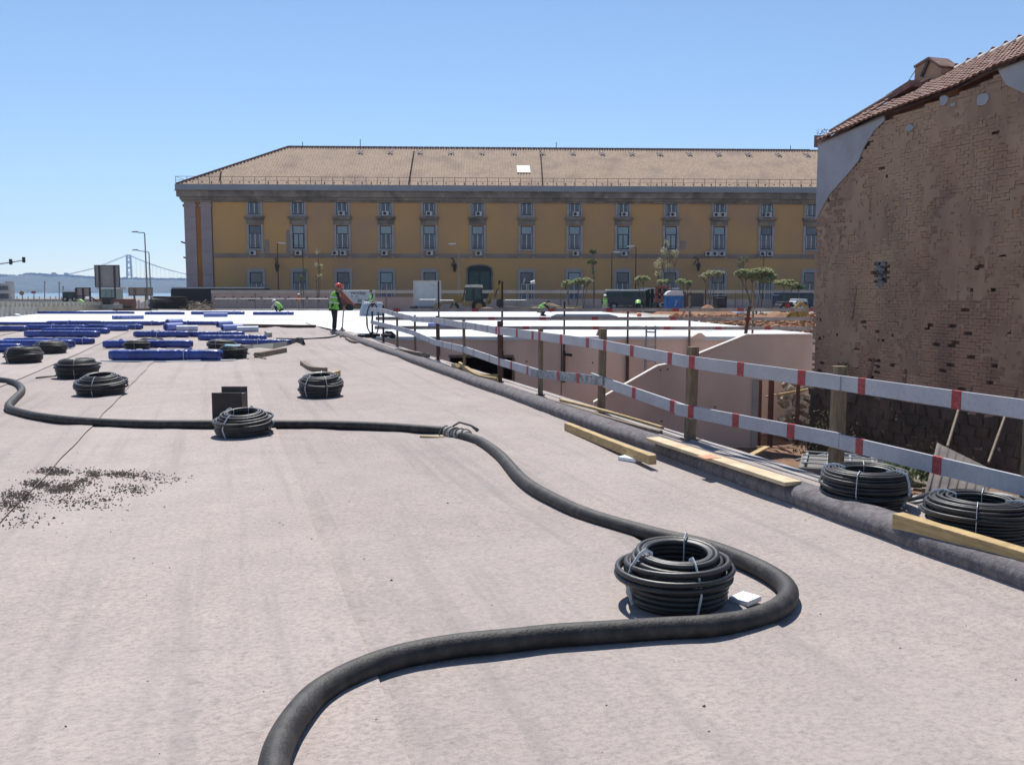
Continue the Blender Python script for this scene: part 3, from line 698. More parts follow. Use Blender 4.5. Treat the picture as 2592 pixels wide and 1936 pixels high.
while s < 80: q = FP(s, ez+.36, .55); b.cbox(q, .14, .14, .12); s += 1.15
b.build('tile_hooks', vw, pal, kind='stuff')
for px, h in ((766, 1.0), (912, 1.6), (1408, 1.3), (2001, 1.0)):
    q = P_(px, 375, FO-FNn*RD, FNn); b = MB(); b.tube([Vector((q.x, q.y, ridZ)), Vector((q.x, q.y, ridZ+h*.7))], .05, 5); b.build('lightning_rod', DARKM, pal)
# safety railing along the gutter
rail = MB(); rz = ez+.95; rail.tube([FP(-.4, rz, 1.15), FP(SB, rz, 1.15)], .028, 4); rail.tube([FP(-.4, rz-.45, 1.15), FP(SB, rz-.45, 1.15)], .018, 4); rail.tube([FP(-.4, rz, 1.15), FP(-.4, rz, -6)], .028, 4); rr = rail.build('safety_railing', RUST, pal)
s = -.4; 
while s < 80: b = MB(); q = FP(s, ez, 1.15); b.tube([q, q+FH*.95], .03, 4); b.build('post', RUST, rr); s += 1.36
# windows
cols = [646, 756, 867, 977, 1087, 1209, 1333, 1454, 1577, 1698, 1820, 1939, 2053]
sc_ = [fs(c, 600)[0] for c in cols]; d_ = sc_[-1]-sc_[-2]
for k in range(1, 9): sc_.append(sc_[12]+d_*k)
HT = dict(a=(fs(900, 543.5)[1], fs(900, 513)[1]), b=(fs(900, 630)[1], fs(900, 571)[1]), c=(ZB+.9, fs(900, 689)[1]))
blinds_b = {1: 2, 2: 1, 4: 1, 5: 1, 7: 1, 8: 2, 9: 2, 10: 1, 3: 1, 6: 1}
def window(s, z0, z1, hw, kind, i):
    T = .16
    sr = FB()
    if kind == 'a': sr.fb(s-hw-.28, s-hw, z0-.35, z1+.25, 0, .12); sr.fb(s+hw, s+hw+.28, z0-.35, z1+.25, 0, .12); sr.fb(s-hw, s+hw, z1, z1+.25, 0, .12); sr.fb(s-hw, s+hw, z0-.35, z0, 0, .14)
    elif kind == 'b': sr.fb(s-hw-.30, s-hw, z0-1.1, z1+.1, 0, .12); sr.fb(s+hw, s+hw+.30, z0-1.1, z1+.1, 0, .12); sr.fb(s-hw-.38, s+hw+.38, z0-.22, z0, 0, .2)
    else: sr.fb(s-hw-.34, s-hw, z0-.3, z1+.1, 0, .12); sr.fb(s+hw, s+hw+.34, z0-.3, z1+.1, 0, .12); sr.prism([FP(s-hw-.34, z1+.1, 0), FP(s+hw+.34, z1+.1, 0), FP(s+hw+.3, z1+.38, 0), FP(s, z1+.52, 0), FP(s-hw-.3, z1+.38, 0)], FNn*.13); sr.fb(s-hw, s+hw, z1, z1+.098, 0, .12)
    wd = FB()
    if kind == 'a': wd.fb(s-hw, s+hw, z0, z1, .0, .015)
    else: wd.fb(s-hw, s+hw, z0, z1, .0, .015)
    w_ = wd.build('window', FRM, pal); sr.build('stone_surround', STN, w_)
    f = FB(); t = .10
    f.fb(s-hw, s-hw+t, z0, z1, .016, .06); f.fb(s+hw-t, s+hw, z0, z1, .016, .06); f.fb(s-hw+t, s+hw-t, z0, z0+t, .016, .06); f.fb(s-hw+t, s+hw-t, z1-t, z1, .016, .06)
    zt = z1-(z1-z0)*.36 if kind != 'a' else z1
    if kind != 'a': f.fb(s-hw+t, s+hw-t, zt-.05, zt+.05, .016, .06)
    f.build('frame', FRM, w_)
    lo_top = zt-.05 if kind != 'a' else z1-t
    bl = blinds_b.get(i, 0) if kind == 'b' else (1 if kind == 'c' and i % 4 == 3 else 0)
    if kind != 'a': b = FB(); b.fb(s-hw+t, s+hw-t, zt+.05, z1-t, .016, .03); b.build('transom_pane', BLIND if bl else PANE, w_)
    c = FB(); 
    if not (kind == 'b' and bl == 2): c.fb(s-.05, s+.05, z0+t, lo_top, .05, .075); c.fb(s-hw+t, s-hw+t+.07, z0+t, lo_top, .032, .065); c.fb(s+hw-t-.07, s+hw-t, z0+t, lo_top, .032, .065); c.build('casement', FRW, w_)
    for sg in (-1, 1):
        b = FB(); a_, e_ = sorted((s+sg*.06, s+sg*(hw-t-.075))); b.fb(a_, e_, z0+t, lo_top, .016, .03); b.build('pane', BLIND if (kind == 'b' and bl == 2) else PANE, w_)
    if kind == 'b' and i not in (3,):
        b = FB(); b.fb(s-hw+.08, s+hw-.08, z0+.38, z0+.42, .10, .13); b.fb(s-hw+.08, s+hw-.08, z0+.12, z0+.15, .10, .13); b.build('window_guard', DARKM, w_)
    if kind == 'b':      # bracketed hood between the two upper rows
        zc = fs(900, 553.5)[1]; zt2 = fs(900, 549.5)[1]; b = FB(); b.fb(s-1.22, s+1.22, zc, zt2, 0, .55); b.fb(s-1.12, s+1.12, zt2-.35, zc-.005, 0, .38)
        b.prism([FP(s-hw-.30, z1+.12, 0), FP(s+hw+.30, z1+.12, 0), FP(s+1.05, zc-.2, 0), FP(s-1.05, zc-.2, 0)], FNn*.2); b.build('hood', STD, w_)
def ac_unit(s, z, dark=False):
    b = FB(); b.fb(s-.4, s+.4, z-.28, z+.28, .2, .52); a = b.build('air_conditioner', mat('white air conditioner', (.52, .52, .53), None, 3, .6, 0), pal)
    b = MB(); q = FP(s-.08, z, .525); ring = [q+FA*.21*math.cos(t*math.pi/5)+FH*.21*math.sin(t*math.pi/5) for t in range(10)]; b.prism(ring, FNn*.02); b.build('fan_grille', vw, a)
    b = FB(); b.fb(s-.3, s-.25, z-.36, z-.285, .0, .5); b.fb(s+.25, s+.3, z-.36, z-.285, .0, .5); b.build('bracket', DARKM, a)
for i, s in enumerate(sc_):
    if s > 118: break
    window(s, *HT['a'], .72, 'a', i); window(s, *HT['b'], .74, 'b', i)
    if i != 5: window(s, *HT['c'], .78, 'c', i)
az, bz = HT['a'][0]+.12, HT['b'][0]-.55
for i, o in ((2, .0), (3, 0), (4, .0), (5, .15), (7, .1), (8, .1), (9, .15), (9+1, -.5), (10, .35), (11, .1)): ac_unit(sc_[i]+o, az)
for i, o in ((0, -.25), (1, .0), (2, -.9), (2, .1), (3, -.15), (4, .05), (5, .15), (7, .15), (8, .1), (10, -.55), (10, .35), (10, -1.4), (11, -.5), (11, .45)): ac_unit(sc_[i]+o, bz)
# arched green gateway
s = sc_[5]; a_, c_ = fs(1184, 690)[0], fs(1243, 690)[0]; zt, zs = fs(1213, 672)[1], fs(1213, 682)[1]
def arch(a_, c_, zs, zt, o0, o1):
    P = [FP(a_, ZB, o0), FP(c_, ZB, o0)]+[FP((a_+c_)/2+(c_-a_)/2*math.cos(t*math.pi/10), zs+(zt-zs)*math.sin(t*math.pi/10), o0) for t in range(11)]
    m = MB(); m.prism(P, FNn*(o1-o0)); return m
sur = arch(a_-.22, c_+.22, zs, zt+.15, 0, .12).build('gateway_surround', STD, pal)
g = arch(a_, c_, zs, zt, .0, .16).build('gateway', DGRN, pal)
for k in range(2):
    b = FB(); m_ = (a_+c_)/2; lo_, hi_ = (a_+.2, m_-.06) if k == 0 else (m_+.06, c_-.2); b.fb(lo_, hi_, ZB, zs-.3, .16, .20); b.build('door_leaf', GLASSD, g)
# wall stains and faded panels are part of the render; two grey patched areas beside windows
for (x0, y0, x1, y1) in ((724, 582, 742, 640), (670, 607, 682, 640), (1722, 610, 1736, 632)):
    a = fs(x0, y0); c = fs(x1, y1); b = FB(); b.fb(a[0], c[0], c[1], a[1], 0, .03); b.build('plaster_repair', mat('grey plaster repair', (.26, .21, .20), (.32, .25, .2), .9, .9, .1, 5), pal)
# wall lanterns
for (x, y0, y1) in ((703, 655, 690), (1149, 655, 690), (1762, 652, 688)):
    s, za = fs(x, y0); zb = fs(x, y1)[1]; m = (za+zb)/2; l_ = thing('wall_lantern', {703: 'black wrought-iron wall lantern between the two leftmost windows of the ochre building', 1149: 'black wrought-iron wall lantern left of the dark green gateway', 1762: 'black wrought-iron wall lantern above the pine trees near the blue toilet'}[x], 'wall lantern', FP(s, zb, .1), 'wall lanterns on the ochre building')
    b = MB(); b.tube([FP(s-.3, za, .02), FP(s-.15, za, .6), FP(s, za-.2, .9), FP(s+.1, m+.4, .9)], .07, 5); b.tube([FP(s-.3, za-.9, .02), FP(s-.2, za-.5, .5), FP(s, za-.3, .8)], .06, 5); b.build('bracket', DARKM, l_)
    b = MB(); b.lathe(FP(s+.1, m-.75, .9), [(.05, -.1), (.14, 0), (.30, .75), (.12, .95), (.04, 1.12)], 6); b.build('lantern_body', DARKM, l_)
# ================================================================== fence along the kerb ledge
LZ = .09
posts = [(943, 853, 783, 815, .05), (971, 866, 786, 822, .05), (1006, 876, 796, 830, .05), (1051, 891, 807, 843, .045), (1108, 911, 810, 867, .055), (1175, 936, 822, 883, .045), (1265, 968, 837, 914, .06), (1368, 1001, 850, 945, .055), (1523, 1046, 871, 962, .075), (1748, 1114, 915, 1040, .085), (2115, 1196, 966, 1110, .09), (2606, 1345, 1037, 1228, .09)]
PB = []
for px, by, ty, ly, wd in posts:
    q = G(px, by, LZ); d = ray(px, 900); Yq = q.y
    PB.append((GB(px, q.y, LZ), W(px, ty, q.y).z, W(px, ly, q.y).z, wd))
ex = PB[-1][0]+(PB[-1][0]-PB[-2][0]); PB.append((ex, .8, .34, .09))
ex = PB[-1][0]+(PB[-1][0]-PB[-3][0])*.5; PB.append((ex, .8, .34, .09))
near_f = thing('board_fence', 'near guard fence of white boards with red bands, running along the felt kerb', 'fence', (PB[6][0].x, PB[6][0].y, LZ))
def fdir(i): return (PB[min(i+1, len(PB)-1)][0]-PB[max(i-1, 0)][0]).normalized()
xtop = {0: .12, 1: .10, 2: .03, 3: .03, 4: .03, 5: .03, 6: .10, 7: .05, 8: .13, 9: .09, 10: .07}
for i, (p, zt, zl, wd) in enumerate(PB):
    b = MB(); h = zt+.06+xtop.get(i, .05); zb_ = LZ if i < 10 else -.8; b.cbox((p.x, p.y, (zb_+h)/2), wd*1.1, wd*1.0, h-zb_, .3+.1*math.sin(i*3), .012*math.sin(i*5), .012*math.cos(i*7))
    b.build('post', [RUST, RUST, WOODP, WOODP, RUST, WOODP, WOODD, WOODP, WOODP, WOODP, WOODP, WOODP, WOODP, WOODP][i], near_f, bevel=.004)
    if i > 9: continue
    b = MB(); b.cbox((p.x, p.y, LZ+.01), wd*2.0, wd*1.7, .022, .3); b.build('foot_plate', DARKM if i < 8 else WOODG, near_f)
bn = Vector((-KN.x, -KN.y, 0))
def rail_pt(i, which, lift=0): p, zt, zl, wd = PB[i]; return Vector((p.x, p.y, (zt if which else zl)+lift))+bn*(wd*.62)
def board(i0, i1, which, hgt, m=WHITEP, ex0=.12, ex1=.12, push=0, lift=0, sag=.0):
    A, B = rail_pt(i0, which), rail_pt(i1, which); d = (B-A).normalized(); pts = [A-d*ex0]
    for i in range(i0, i1+1): pts.append(rail_pt(i, which))
    pts.append(B+d*ex1); pts = [p+bn*push+Vector((0, 0, lift)) for p in pts]; sp = []
    for k in range(len(pts)-1):
        for t in range(4): sp.append(pts[k].lerp(pts[k+1], t/4)-Vector((0, 0, sag*math.sin(math.pi*t/4))))
    sp.append(pts[-1]); b = MB(); b.strip(sp, .024, hgt); return b.build('board', m, near_f)
BH = .122
for (a, c, pu, li) in ((0, 3, 0, 0), (3, 5, .026, -.006), (5, 8, 0, .0), (8, 10, .027, .004), (10, 13, 0, 0)): board(a, c, 1, BH, push=pu, lift=li)
for (a, c, pu, li) in ((0, 3, .0, 0), (3, 5, .026, .004), (5, 7, 0, 0), (8, 9, .0, 0), (9, 10, .028, .008), (10, 13, 0, -.004)): board(a, c, 0, BH, push=pu, lift=li, ex0=.12 if a != 8 else .22)
board(7, 8, 0, BH*.95, mat('mud-splashed board', (.20, .20, .19), (.42, .44, .46), 14, .7, .4, 40, c3=(.10, .09, .09), scale3=30), push=.027, lift=.0, ex0=.22, ex1=.2)
# painted red bands: thin painted patches on the camera face and top edge of the boards
def band_at(px, which, w_=.085, m=REDP):
    # find segment
    for i in range(len(PB)-1):
        A, B = rail_pt(i, which), rail_pt(i+1, which)
        n = Vector((-(B-A).y, (B-A).x, 0)).normalized(); p = P_(px, 900, A, n)
        t = ((p-A).x*(B-A).x+(p-A).y*(B-A).y)/((B-A).x**2+(B-A).y**2)
        if -0.001 <= t <= 1.0:
            q = A.lerp(B, t); dd = (B-A).normalized(); L = (B-A).length; w2 = w_/2
            fs_ = []; o = bn.normalized()*.0145; over = bn.normalized()*.045 if False else Vector((0, 0, 0))
            b = MB(); b.beam(q-dd*w2, q+dd*w2, .026+.032*2 if False else .031, BH+.004); return b, i
    return None, 0
segpush = {(1, 0): 0}
def push_of(i, which):
    S = ((0, 3, 0, 0), (3, 5, .026, -.006), (5, 8, 0, .0), (8, 10, .027, .004), (10, 13, 0, 0)) if which else ((0, 3, .0, 0), (3, 5, .026, .004), (5, 7, 0, 0), (7, 8, .027, 0), (8, 9, .0, 0), (9, 10, .028, .008), (10, 13, 0, -.004))
    for a, c, pu, li in S:
        if a <= i < c: return pu, li
    return 0, 0
for which, xs in ((1, (1258, 1265, 1310, 1350, 1367, 1422, 1489, 1538, 1607, 1704, 1760, 1884, 2040, 2187, 2430)), (0, (1265, 1296, 1337, 1420, 1470, 1526, 1608, 1706, 1760, 1875, 2017, 2187, 2388))):
    for px in xs:
        b, i = band_at(px, which)
        if b is None: continue
        pu, li = push_of(i, which); v = bn*pu+Vector((0, 0, li)); b.v = [tuple(Vector(p)+v) for p in b.v]; b.build('red_band', REDP, near_f)
for which, xs in ((1, (985, 996, 1020, 1040, 1060, 1075, 1096, 1130, 1180, 1205, 1235)), (0, (990, 1012, 1030, 1065, 1090, 1125, 1148, 1200, 1240))):
    for px in xs:
        b, i = band_at(px, which, .05)
        if b is None: continue
        pu, li = push_of(i, which); v = bn*pu+Vector((0, 0, li)); b.v = [tuple(Vector(p)+v) for p in b.v]; b.build('faded_band', mat('faded dark band', (.22, .18, .20), (.30, .29, .31), 10, .7, .2, 30), near_f)
# ================================================================== fence on the far side of the pit
far_f = thing('board_fence', 'far guard fence with three red-banded rails on tall rusty props across the pit', 'fence', (2, cornerY, -.03))
FYY = cornerY-.07
def X_at(px): return (px-CX)/F*(FYY*math.cos(TH)+(CH-.3)*math.sin(TH))
fp = [(1111, 711, 900, RUST, .055), (1271, 712, 958, RUST, .07), (1428, 763, 958, RUST, .06), (1589, 772, 957, RUST, .06), (1745, 748, 900, WOODG, .07), (1905, 735, 848, WOODG, .06)]
for px, ty, by, m, wd in fp:
    x = X_at(px); zt, zb = W(px, ty, FYY).z, W(px, by, FYY).z; b = MB(); b.cbox((x, FYY, (zt+zb)/2), wd, wd*.9, zt-zb, 0, 0, .004*math.sin(px)); b.build('post', m, far_f)
b = MB(); b.beam(W(1887, 848, FYY-.1), W(1897, 775, FYY-.1), .10, .08, (0, 1, 0)); b.build('leaning_post', WOODD, far_f)
for px in (1271, 1428, 1589, 1745):
    x = X_at(px); b = MB(); z0 = -.25; b.cbox((x, FYY-.01, -1.0), .10, .1, 1.1); b.build('post_sleeve', WOODD, far_f)
for z0, z1, s0, s1, st in ((W(1150, 785, FYY).z, W(1900, 784, FYY).z, 962, 2046, 1), (W(1150, 806, FYY).z, W(1900, 807, FYY).z, 958, 2046, 2), (W(1150, 829, FYY).z, W(1900, 831, FYY).z, 955, 2046, 3)):
    x0, x1 = X_at(s0), X_at(s1); nseg = 5; r7 = random.Random(st)
    for k in range(nseg):
        a, c = x0+(x1-x0)*k/nseg-.08, x0+(x1-x0)*(k+1)/nseg+.08; za = z0+(z1-z0)*k/nseg; zc = z0+(z1-z0)*(k+1)/nseg
        b = MB(); y = FYY-.06-(k % 2)*.026; b.beam((a, y, za), (c, y, zc), .022, .115); b.build('board', mat('dirty white board', (.42, .38, .36), (.27, .24, .23), 3, .8, .2, 20), far_f)
    x = x0+r7.uniform(.4, 1)
    while x < x1:
        z = z0+(z1-z0)*(x-x0)/(x1-x0); b = MB(); k = int((x-x0)/((x1-x0)/nseg)); y = FYY-.06-(k % 2)*.026; b.beam((x, y, z), (x+.22, y, z), .027, .118); b.build('red_band', REDP, far_f); x += r7.uniform(1.7, 2.9)
# ladder leaning in the pit
lad = thing('ladder', 'weathered ladder standing in the pit against the far wall, poking above the membrane edge', 'ladder', W(1647, 945, FYY-.35))
for px in (1636, 1659): b = MB(); b.beam(W(px, 825, FYY-.12), W(px-1, 985, FYY-.4), .06, .05); b.build('rail', STEEL, lad)
for k, y in enumerate((840, 877, 883+30, 945)): b = MB(); b.beam(W(1636, y, FYY-.18), W(1659, y+1, FYY-.18), .05, .05); b.build('rung', STEEL if k else STEEL, lad)
# stone blocks on the slab edge
b = MB(); b.prism([W(1743, 858, FYY-.0), W(1768, 843, FYY), W(1776, 843, FYY), W(1787, 852, FYY), W(1786, 858, FYY)][::-1], (0, .4, 0)); tag(b.build('concrete_block', CONCP), 'broken concrete wedge on the membrane at the far pit edge, right of the ladder', 'block')
b = MB(); b.beam(W(1430, 897, FYY-.1), W(1447, 899, FYY-.3), .08, .09); tag(b.build('pipe_stub', DARKM), 'short dark pipe stub sticking out of the top of the far pit wall', 'pipe')
b = MB(); x0 = W(1522, 850, cornerY+.25); b.lathe(x0-Vector((0, 0, .02)), [(.14, 0), (.2, .03), (.13, .2), (.11, .25)], 10); tag(b.build('bucket', WOODG), 'small brown pot on the slab edge behind the tallest near fence post', 'bucket')
# ================================================================== timber on and beside the kerb
def plank(px0, py0, px1, py1, w_, h, label, m=WOOD, z=0, cat='plank', name='timber_plank', mid=None, group=None):
    pts = [G(px0, py0, z+h/2)]+([G(*mid, z+h/2)] if mid else [])+[G(px1, py1, z+h/2)]
    if mid: pts = smooth_path(pts, 5)
    b = MB(); b.strip(pts, w_, h); o = b.build(name, m, bevel=.003); return tag(o, label, cat, group)
bz = .03
p0, p1 = G(1436, 1079, .07), G(1652, 1164, .11)
b = MB(); b.strip([p0, p0.lerp(p1, .5)-Vector((0, 0, .004)), p1], .075, .085); tag(b.build('timber_beam', WOOD, bevel=.003), 'square yellow timber beam on the felt, one end propped on a white foam block', 'timber')
def foam(px, py, sx, sy, sz, rz, label, zc=.03):
    q = G(px, py, zc); b = MB(); b.cbox(q+Vector((0, 0, sz/2)), sx, sy, sz, rz); tag(b.build('foam_block', FOAM, bevel=.004), label, 'foam block', 'white foam blocks')
foam(1601, 1164, .20, .19, .035, -.75, 'flat white foam block under the end of the square timber beam')
foam(1886, 1522, .13, .11, .028, .75, 'white foam slab wedged between the large pipe coil and the curved hose')
zk = LZ+.01
plank(1652, 1110, 2008, 1224, .15, .03, 'wide pale plank with a faint red mark lying along the kerb ledge', z=.168, m=mat('pale plank', (.62, .50, .33), (.50, .38, .24), 7, .8, .3, 30))
b = MB(); q = G(1782, 1152, .1995); b.beam(q, q+(G(1806, 1160, .1995)-q), .148, .003); 
o = b.build('paint_mark', mat('faded red mark', (.52, .22, .14), (.5, .34, .2), 30, .8, 0), bpy.data.objects['timber_plank'])
plank(1410, 1018, 1672, 1094, .055, .035, 'lower of two bent planks stacked on the ledge below the third fence post', m=WOODG, z=zk+.04, mid=(1560, 1064))
plank(1420, 1012, 1676, 1082, .05, .03, 'upper bright bent plank stacked on the ledge below the third fence post', z=zk+.08, mid=(1560, 1048))
plank(1163, 924, 1258, 966, .05, .13, 'thick bent plank standing on edge where the ledge passes the black opening', m=WOOD, z=zk-.02, mid=(1205, 954))
plank(1180, 930, 1260, 952, .03, .05, 'thin bent plank behind the thick one beside the black opening', z=zk+.07, mid=(1215, 948))
plank(1149, 926, 1166, 935, .10, .10, 'short timber block at the left end of the bent planks', z=zk-.03, name='timber_block', cat='timber')
plank(1004, 886, 1084, 901, .09, .10, 'brown timber baulk lying on the ledge at the far end of the kerb', m=WOODG, z=zk-.02)
plank(877, 857, 915, 868, .10, .08, 'small curved timber lying against the far end of the kerb', m=WOODG, z=.02, mid=(893, 865))
plank(766, 919, 824, 937, .11, .10, 'curved brown timber lying on the felt behind the middle pipe coil', m=WOODG, z=.02, mid=(788, 933))
plank(650, 899, 720, 886, .14, .12, 'straight timber offcut lying on the felt right of the blue rolls', m=WOODG, z=.02)
plank(835, 950, 856, 944, .10, .10, 'pale timber offcut poking out behind the middle pipe coil', z=.02)
plank(675, 842, 683, 848, .16, .16, 'tiny upright timber block standing on the felt beyond the curved timber', m=CONCG, z=.02, cat='timber')
plank(596, 825, 798, 826, .22, .12, 'long dark straight batten marking the edge of the white membrane', m=WOODD, z=.03, name='edge_batten', cat='batten')
# beam at lower right and strips of light trim on the ledge
b = MB(); a, c = G(2284, 1330, LZ+.06), G(2640, 1470, LZ+.06)
a, c = G(2272, 1317, LZ+.085), G(2592, 1414, LZ+.085); c = c+(c-a)*.4; b.beam(a, c, .09, .10); tag(b.build('timber_beam', WOOD, bevel=.004), 'thick square timber beam on the kerb in the lower right corner, in front of the last coil', 'timber')
for (u, v0, v1, lb) in ((4.50, 8.2, 12.4, 'inner grey batten strip fixed to the kerb ledge'), (4.61, 8.0, 12.6, 'outer grey batten strip fixed to the kerb ledge'), (4.56, 13.2, 21, 'far grey batten strip fixed to the kerb ledge')):
    b = MB(); b.beam(UV(u, v0-2.2, .098), UV(u, v1-2.2, .098), .05, .012); tag(b.build('edge_batten', mat('grey batten', (.38, .36, .35), None, 5, .8, .2, 20)), lb, 'batten')
# ================================================================== big black hose
hp_ = [(692, 1975), (693, 1936), (710, 1880), (746, 1818), (807, 1753), (898, 1702), (1006, 1663), (1151, 1634), (1300, 1619), (1400, 1608), (1527, 1600), (1685, 1590), (1780, 1585), (1875, 1573), (1938, 1554), (1985, 1526), (1994, 1492), (1956, 1457), (1875, 1417), (1780, 1383), (1653, 1353), (1495, 1307), (1400, 1264), (1324, 1217), (1265, 1153), (1215, 1118), (1161, 1100)]
hq = [(1161, 1100), (1134, 1092), (1076, 1087), (975, 1080), (839, 1075), (697, 1074), (538, 1074), (348, 1073), (203, 1066), (110, 1056), (63, 1047), (30, 1037), (22, 1026), (40, 1006), (55, 990), (50, 976), (32, 967), (0, 962), (-50, 959), (-140, 962)]
def hose_pts(l): return smooth_path([G(x, y, .068) for x, y in l], 6)
hose = thing('rubber_hose', 'fat dusty black hose snaking across the felt, with a rope-tied coupling', 'hose', G(1134, 1092, .0))
b = MB(); b.tube(hose_pts([(640, 3600), (672, 2500), (688, 2120)]+hp_), .052, 16); b.build('hose_length', HOSEM, hose, smooth=True, label='near length with the tight loop round the large coil')
b = MB(); b.tube(hose_pts(hq), .052, 16); b.build('hose_length', HOSEM, hose, smooth=True, label='far length running left')
cp = hose_pts([(1161, 1100), (1134, 1092), (1110, 1090)])
c0, c1 = cp[0], cp[-1]; d = (c1-c0).normalized()
b = MB(); b.tube([c0-d*.16, c0-d*.15, c0+d*.02, c0+d*.03], [.058, .064, .064, .058], 14); b.tube([c0+d*.05, c0+d*.06, c0+d*.20, c0+d*.21], [.058, .068, .068, .058], 14); b.build('coupling', CONCG, hose, smooth=False)
b = MB()
for k in range(5):
    c = c0+d*(.24-.09*k)*1.0; side = d.cross(Vector((0, 0, 1))).normalized(); ring = [c+side*.072*math.cos(t*math.pi/7)+Vector((0, 0, .072*math.sin(t*math.pi/7)))+d*.02*math.sin(t+k) for t in range(14)]; b.tube(ring, .007, 5, closed=True)
b.tube([c0+d*.1+Vector((0, 0, .08)), c0+d*.02+Vector((.02, .02, .13)), c0-d*.12+Vector((.06, .02, .11)), c0-d*.2+Vector((.08, 0, .07))], [.012, .012, .013, .02], 6)
b.build('rope_lashing', mat('grey rope', (.16, .15, .14), None, 30, .9, .3, 60), hose, smooth=True)
b = MB(); q = G(1095, 1107, .03); b.cbox(q, .28, .04, .03, -.25); tag(b.build('wooden_wedge', WOOD), 'small pale wedge under the hose beside its coupling', 'wedge')
# ================================================================== pipe coils
def coil(loc, r, h, seed, label, rt=.014, rows=None, taper=.12, loose=3, tilt=0, straps=(0.6, 2.2, 4.1), group='black pipe coils on the deck', open_r=.7, mm=BLACKP, tail=None, ntop=2):
    rr = random.Random(seed); t_ = thing('pipe_coil', label, 'pipe coil', loc, group); L = Vector(loc)
    rows = rows or max(4, int(h/(rt*1.85))); b = MB()
    def ring(rad, z, tx=0, ty=0, dx=0, dy=0, n=30, w=.006):
        ty += tilt*z/h
        ph = rr.random()*6; pts = []
        for k in range(n):
            a = 2*math.pi*k/n; q = rad*(1+w*math.sin(2*a+ph)+w*.6*math.sin(3*a+ph*2)); x, y = q*math.cos(a)+dx, q*math.sin(a)+dy
            pts.append(L+Vector((x, y, z+tx*x+ty*y)))
        b.tube(pts, rt, 7, closed=True)
    def rad_at(f): return r*(1-.10*(1-f)**3-taper*max(0, (f-.55)/.45)**1.6)
    for i in range(rows):
        f = i/max(1, rows-1); z = rt+(h-2*rt)*f; ra = rad_at(f)
        ring(ra+rr.uniform(-.008, .008), z, rr.uniform(-.012, .012), rr.uniform(-.012, .012), rr.uniform(-.006, .006), rr.uniform(-.006, .006))
        if i > rows*.25: ring(ra-rt*2.1, z+rr.uniform(-.004, .004), rr.uniform(-.01, .01), rr.uniform(-.01, .01))
        ring(ra*open_r+rr.uniform(-.006, .006), z, rr.uniform(-.01, .01), rr.uniform(-.01, .01), n=24)
    nt_ = int((rad_at(1)*(1-open_r))/(rt*2.0))
    for k in range(nt_): ring(rad_at(1)*open_r+k*rt*2.05+rr.uniform(-.004, .004), h-rt+rt*1.3*math.sin(math.pi*(k+.5)/nt_)+rr.uniform(-.002, .004), rr.uniform(-.015, .015), rr.uniform(-.015, .015), n=32, w=.012)
    for k in range(loose): ring(r*(1.02+.05*rr.random()), h*rr.uniform(.35, .8), rr.uniform(-.06, .06), rr.uniform(-.05, .05), rr.uniform(-.015, .015), rr.uniform(-.015, .015))
    b.build('coiled_pipe', mm, t_, smooth=True)
    if tail: b = MB(); b.tube([L+Vector(p) for p in tail], rt, 7); b.build('loose_end', mm, t_, smooth=True)
    for a in straps:
        b = MB(); ca, sa = math.cos(a), math.sin(a); pr_ = [(open_r*rad_at(1)-rt*1.4, .02), (open_r*rad_at(1)-rt*1.5, h*.6), (open_r*rad_at(1)-rt*1.2, h+rt*.4), ((open_r+1)*.5*rad_at(1), h+rt*1.6), (rad_at(1)+rt*1.3, h+rt*.3), (rad_at(.8)+rt*2.0, h*.8), (rad_at(.5)+rt*2.0+(.01 if loose else 0), h*.5), (rad_at(0)+rt*1.6, .015)]
        b.strip([L+Vector((q*ca, q*sa, z+tilt*(z/h)*q*sa)) for q, z in pr_], .017 if r < .4 else .02, .003, (-sa, ca, 0)); b.build('strap', STRAP, t_)
    return t_
def coil_px(px, bpy_, rpx, toppy, *a, z=.02, **k):
    fr = G(px, bpy_, z); Yc = fr.y; r = rpx/F*Yc*1.04; c = GB(px, fr.y+r*.92, z); top = W(px, toppy, c.y+r*.3).z
    return coil((c.x, c.y, z), r, max(.1, top-z)*1.22, *a, **k)
c1 = GB(1712, 4.50, .028)
t_ = coil((c1.x, c1.y, .028), .250, .27, 3, 'large black pipe coil with white straps inside the loop of the fat hose', rt=.0155, taper=.22, open_r=.86, loose=1, straps=(1.15, 3.5, 4.95), tilt=.09)
def lring(t_, r, z, tx, ty, rt=.0155, dx=0, dy=0):
    L = root_loc(t_); b = MB(); b.tube([L+Vector((r*math.cos(a*math.pi/20)+dx, r*math.sin(a*math.pi/20)+dy, z+tx*math.cos(a*math.pi/20)*r+ty*r*math.sin(a*math.pi/20))) for a in range(40)], rt, 8, closed=True); b.build('loose_turn', BLACKP, t_, smooth=True)
lring(t_, .284, .150, .01, .02, dx=-.02); lring(t_, .288, .181, .02, .01, dx=-.012); lring(t_, .255, .212, .04, -.02, dx=.0)
coil_px(616, 1112, 68, 1052, 5, 'pipe coil standing in front of the dark steel box and over the hose', tilt=.13, taper=.25, open_r=.74, straps=(4.3, 1.4, 2.6), tail=[(.24, -.05, .13), (.30, -.12, .10), (.37, -.18, .07)])
coil_px(812, 1008, 52, 958, 6, 'pipe coil alone in the middle of the deck with two front straps', tilt=.12, taper=.2, open_r=.66, straps=(4.2, 5.2, 1.7))
coil_px(255, 1005, 58, 957, 8, 'cone-shaped pipe coil with a dark loose hoop, nearest on the left', tilt=.12, taper=.34, open_r=.75, straps=(4.8,), loose=5)
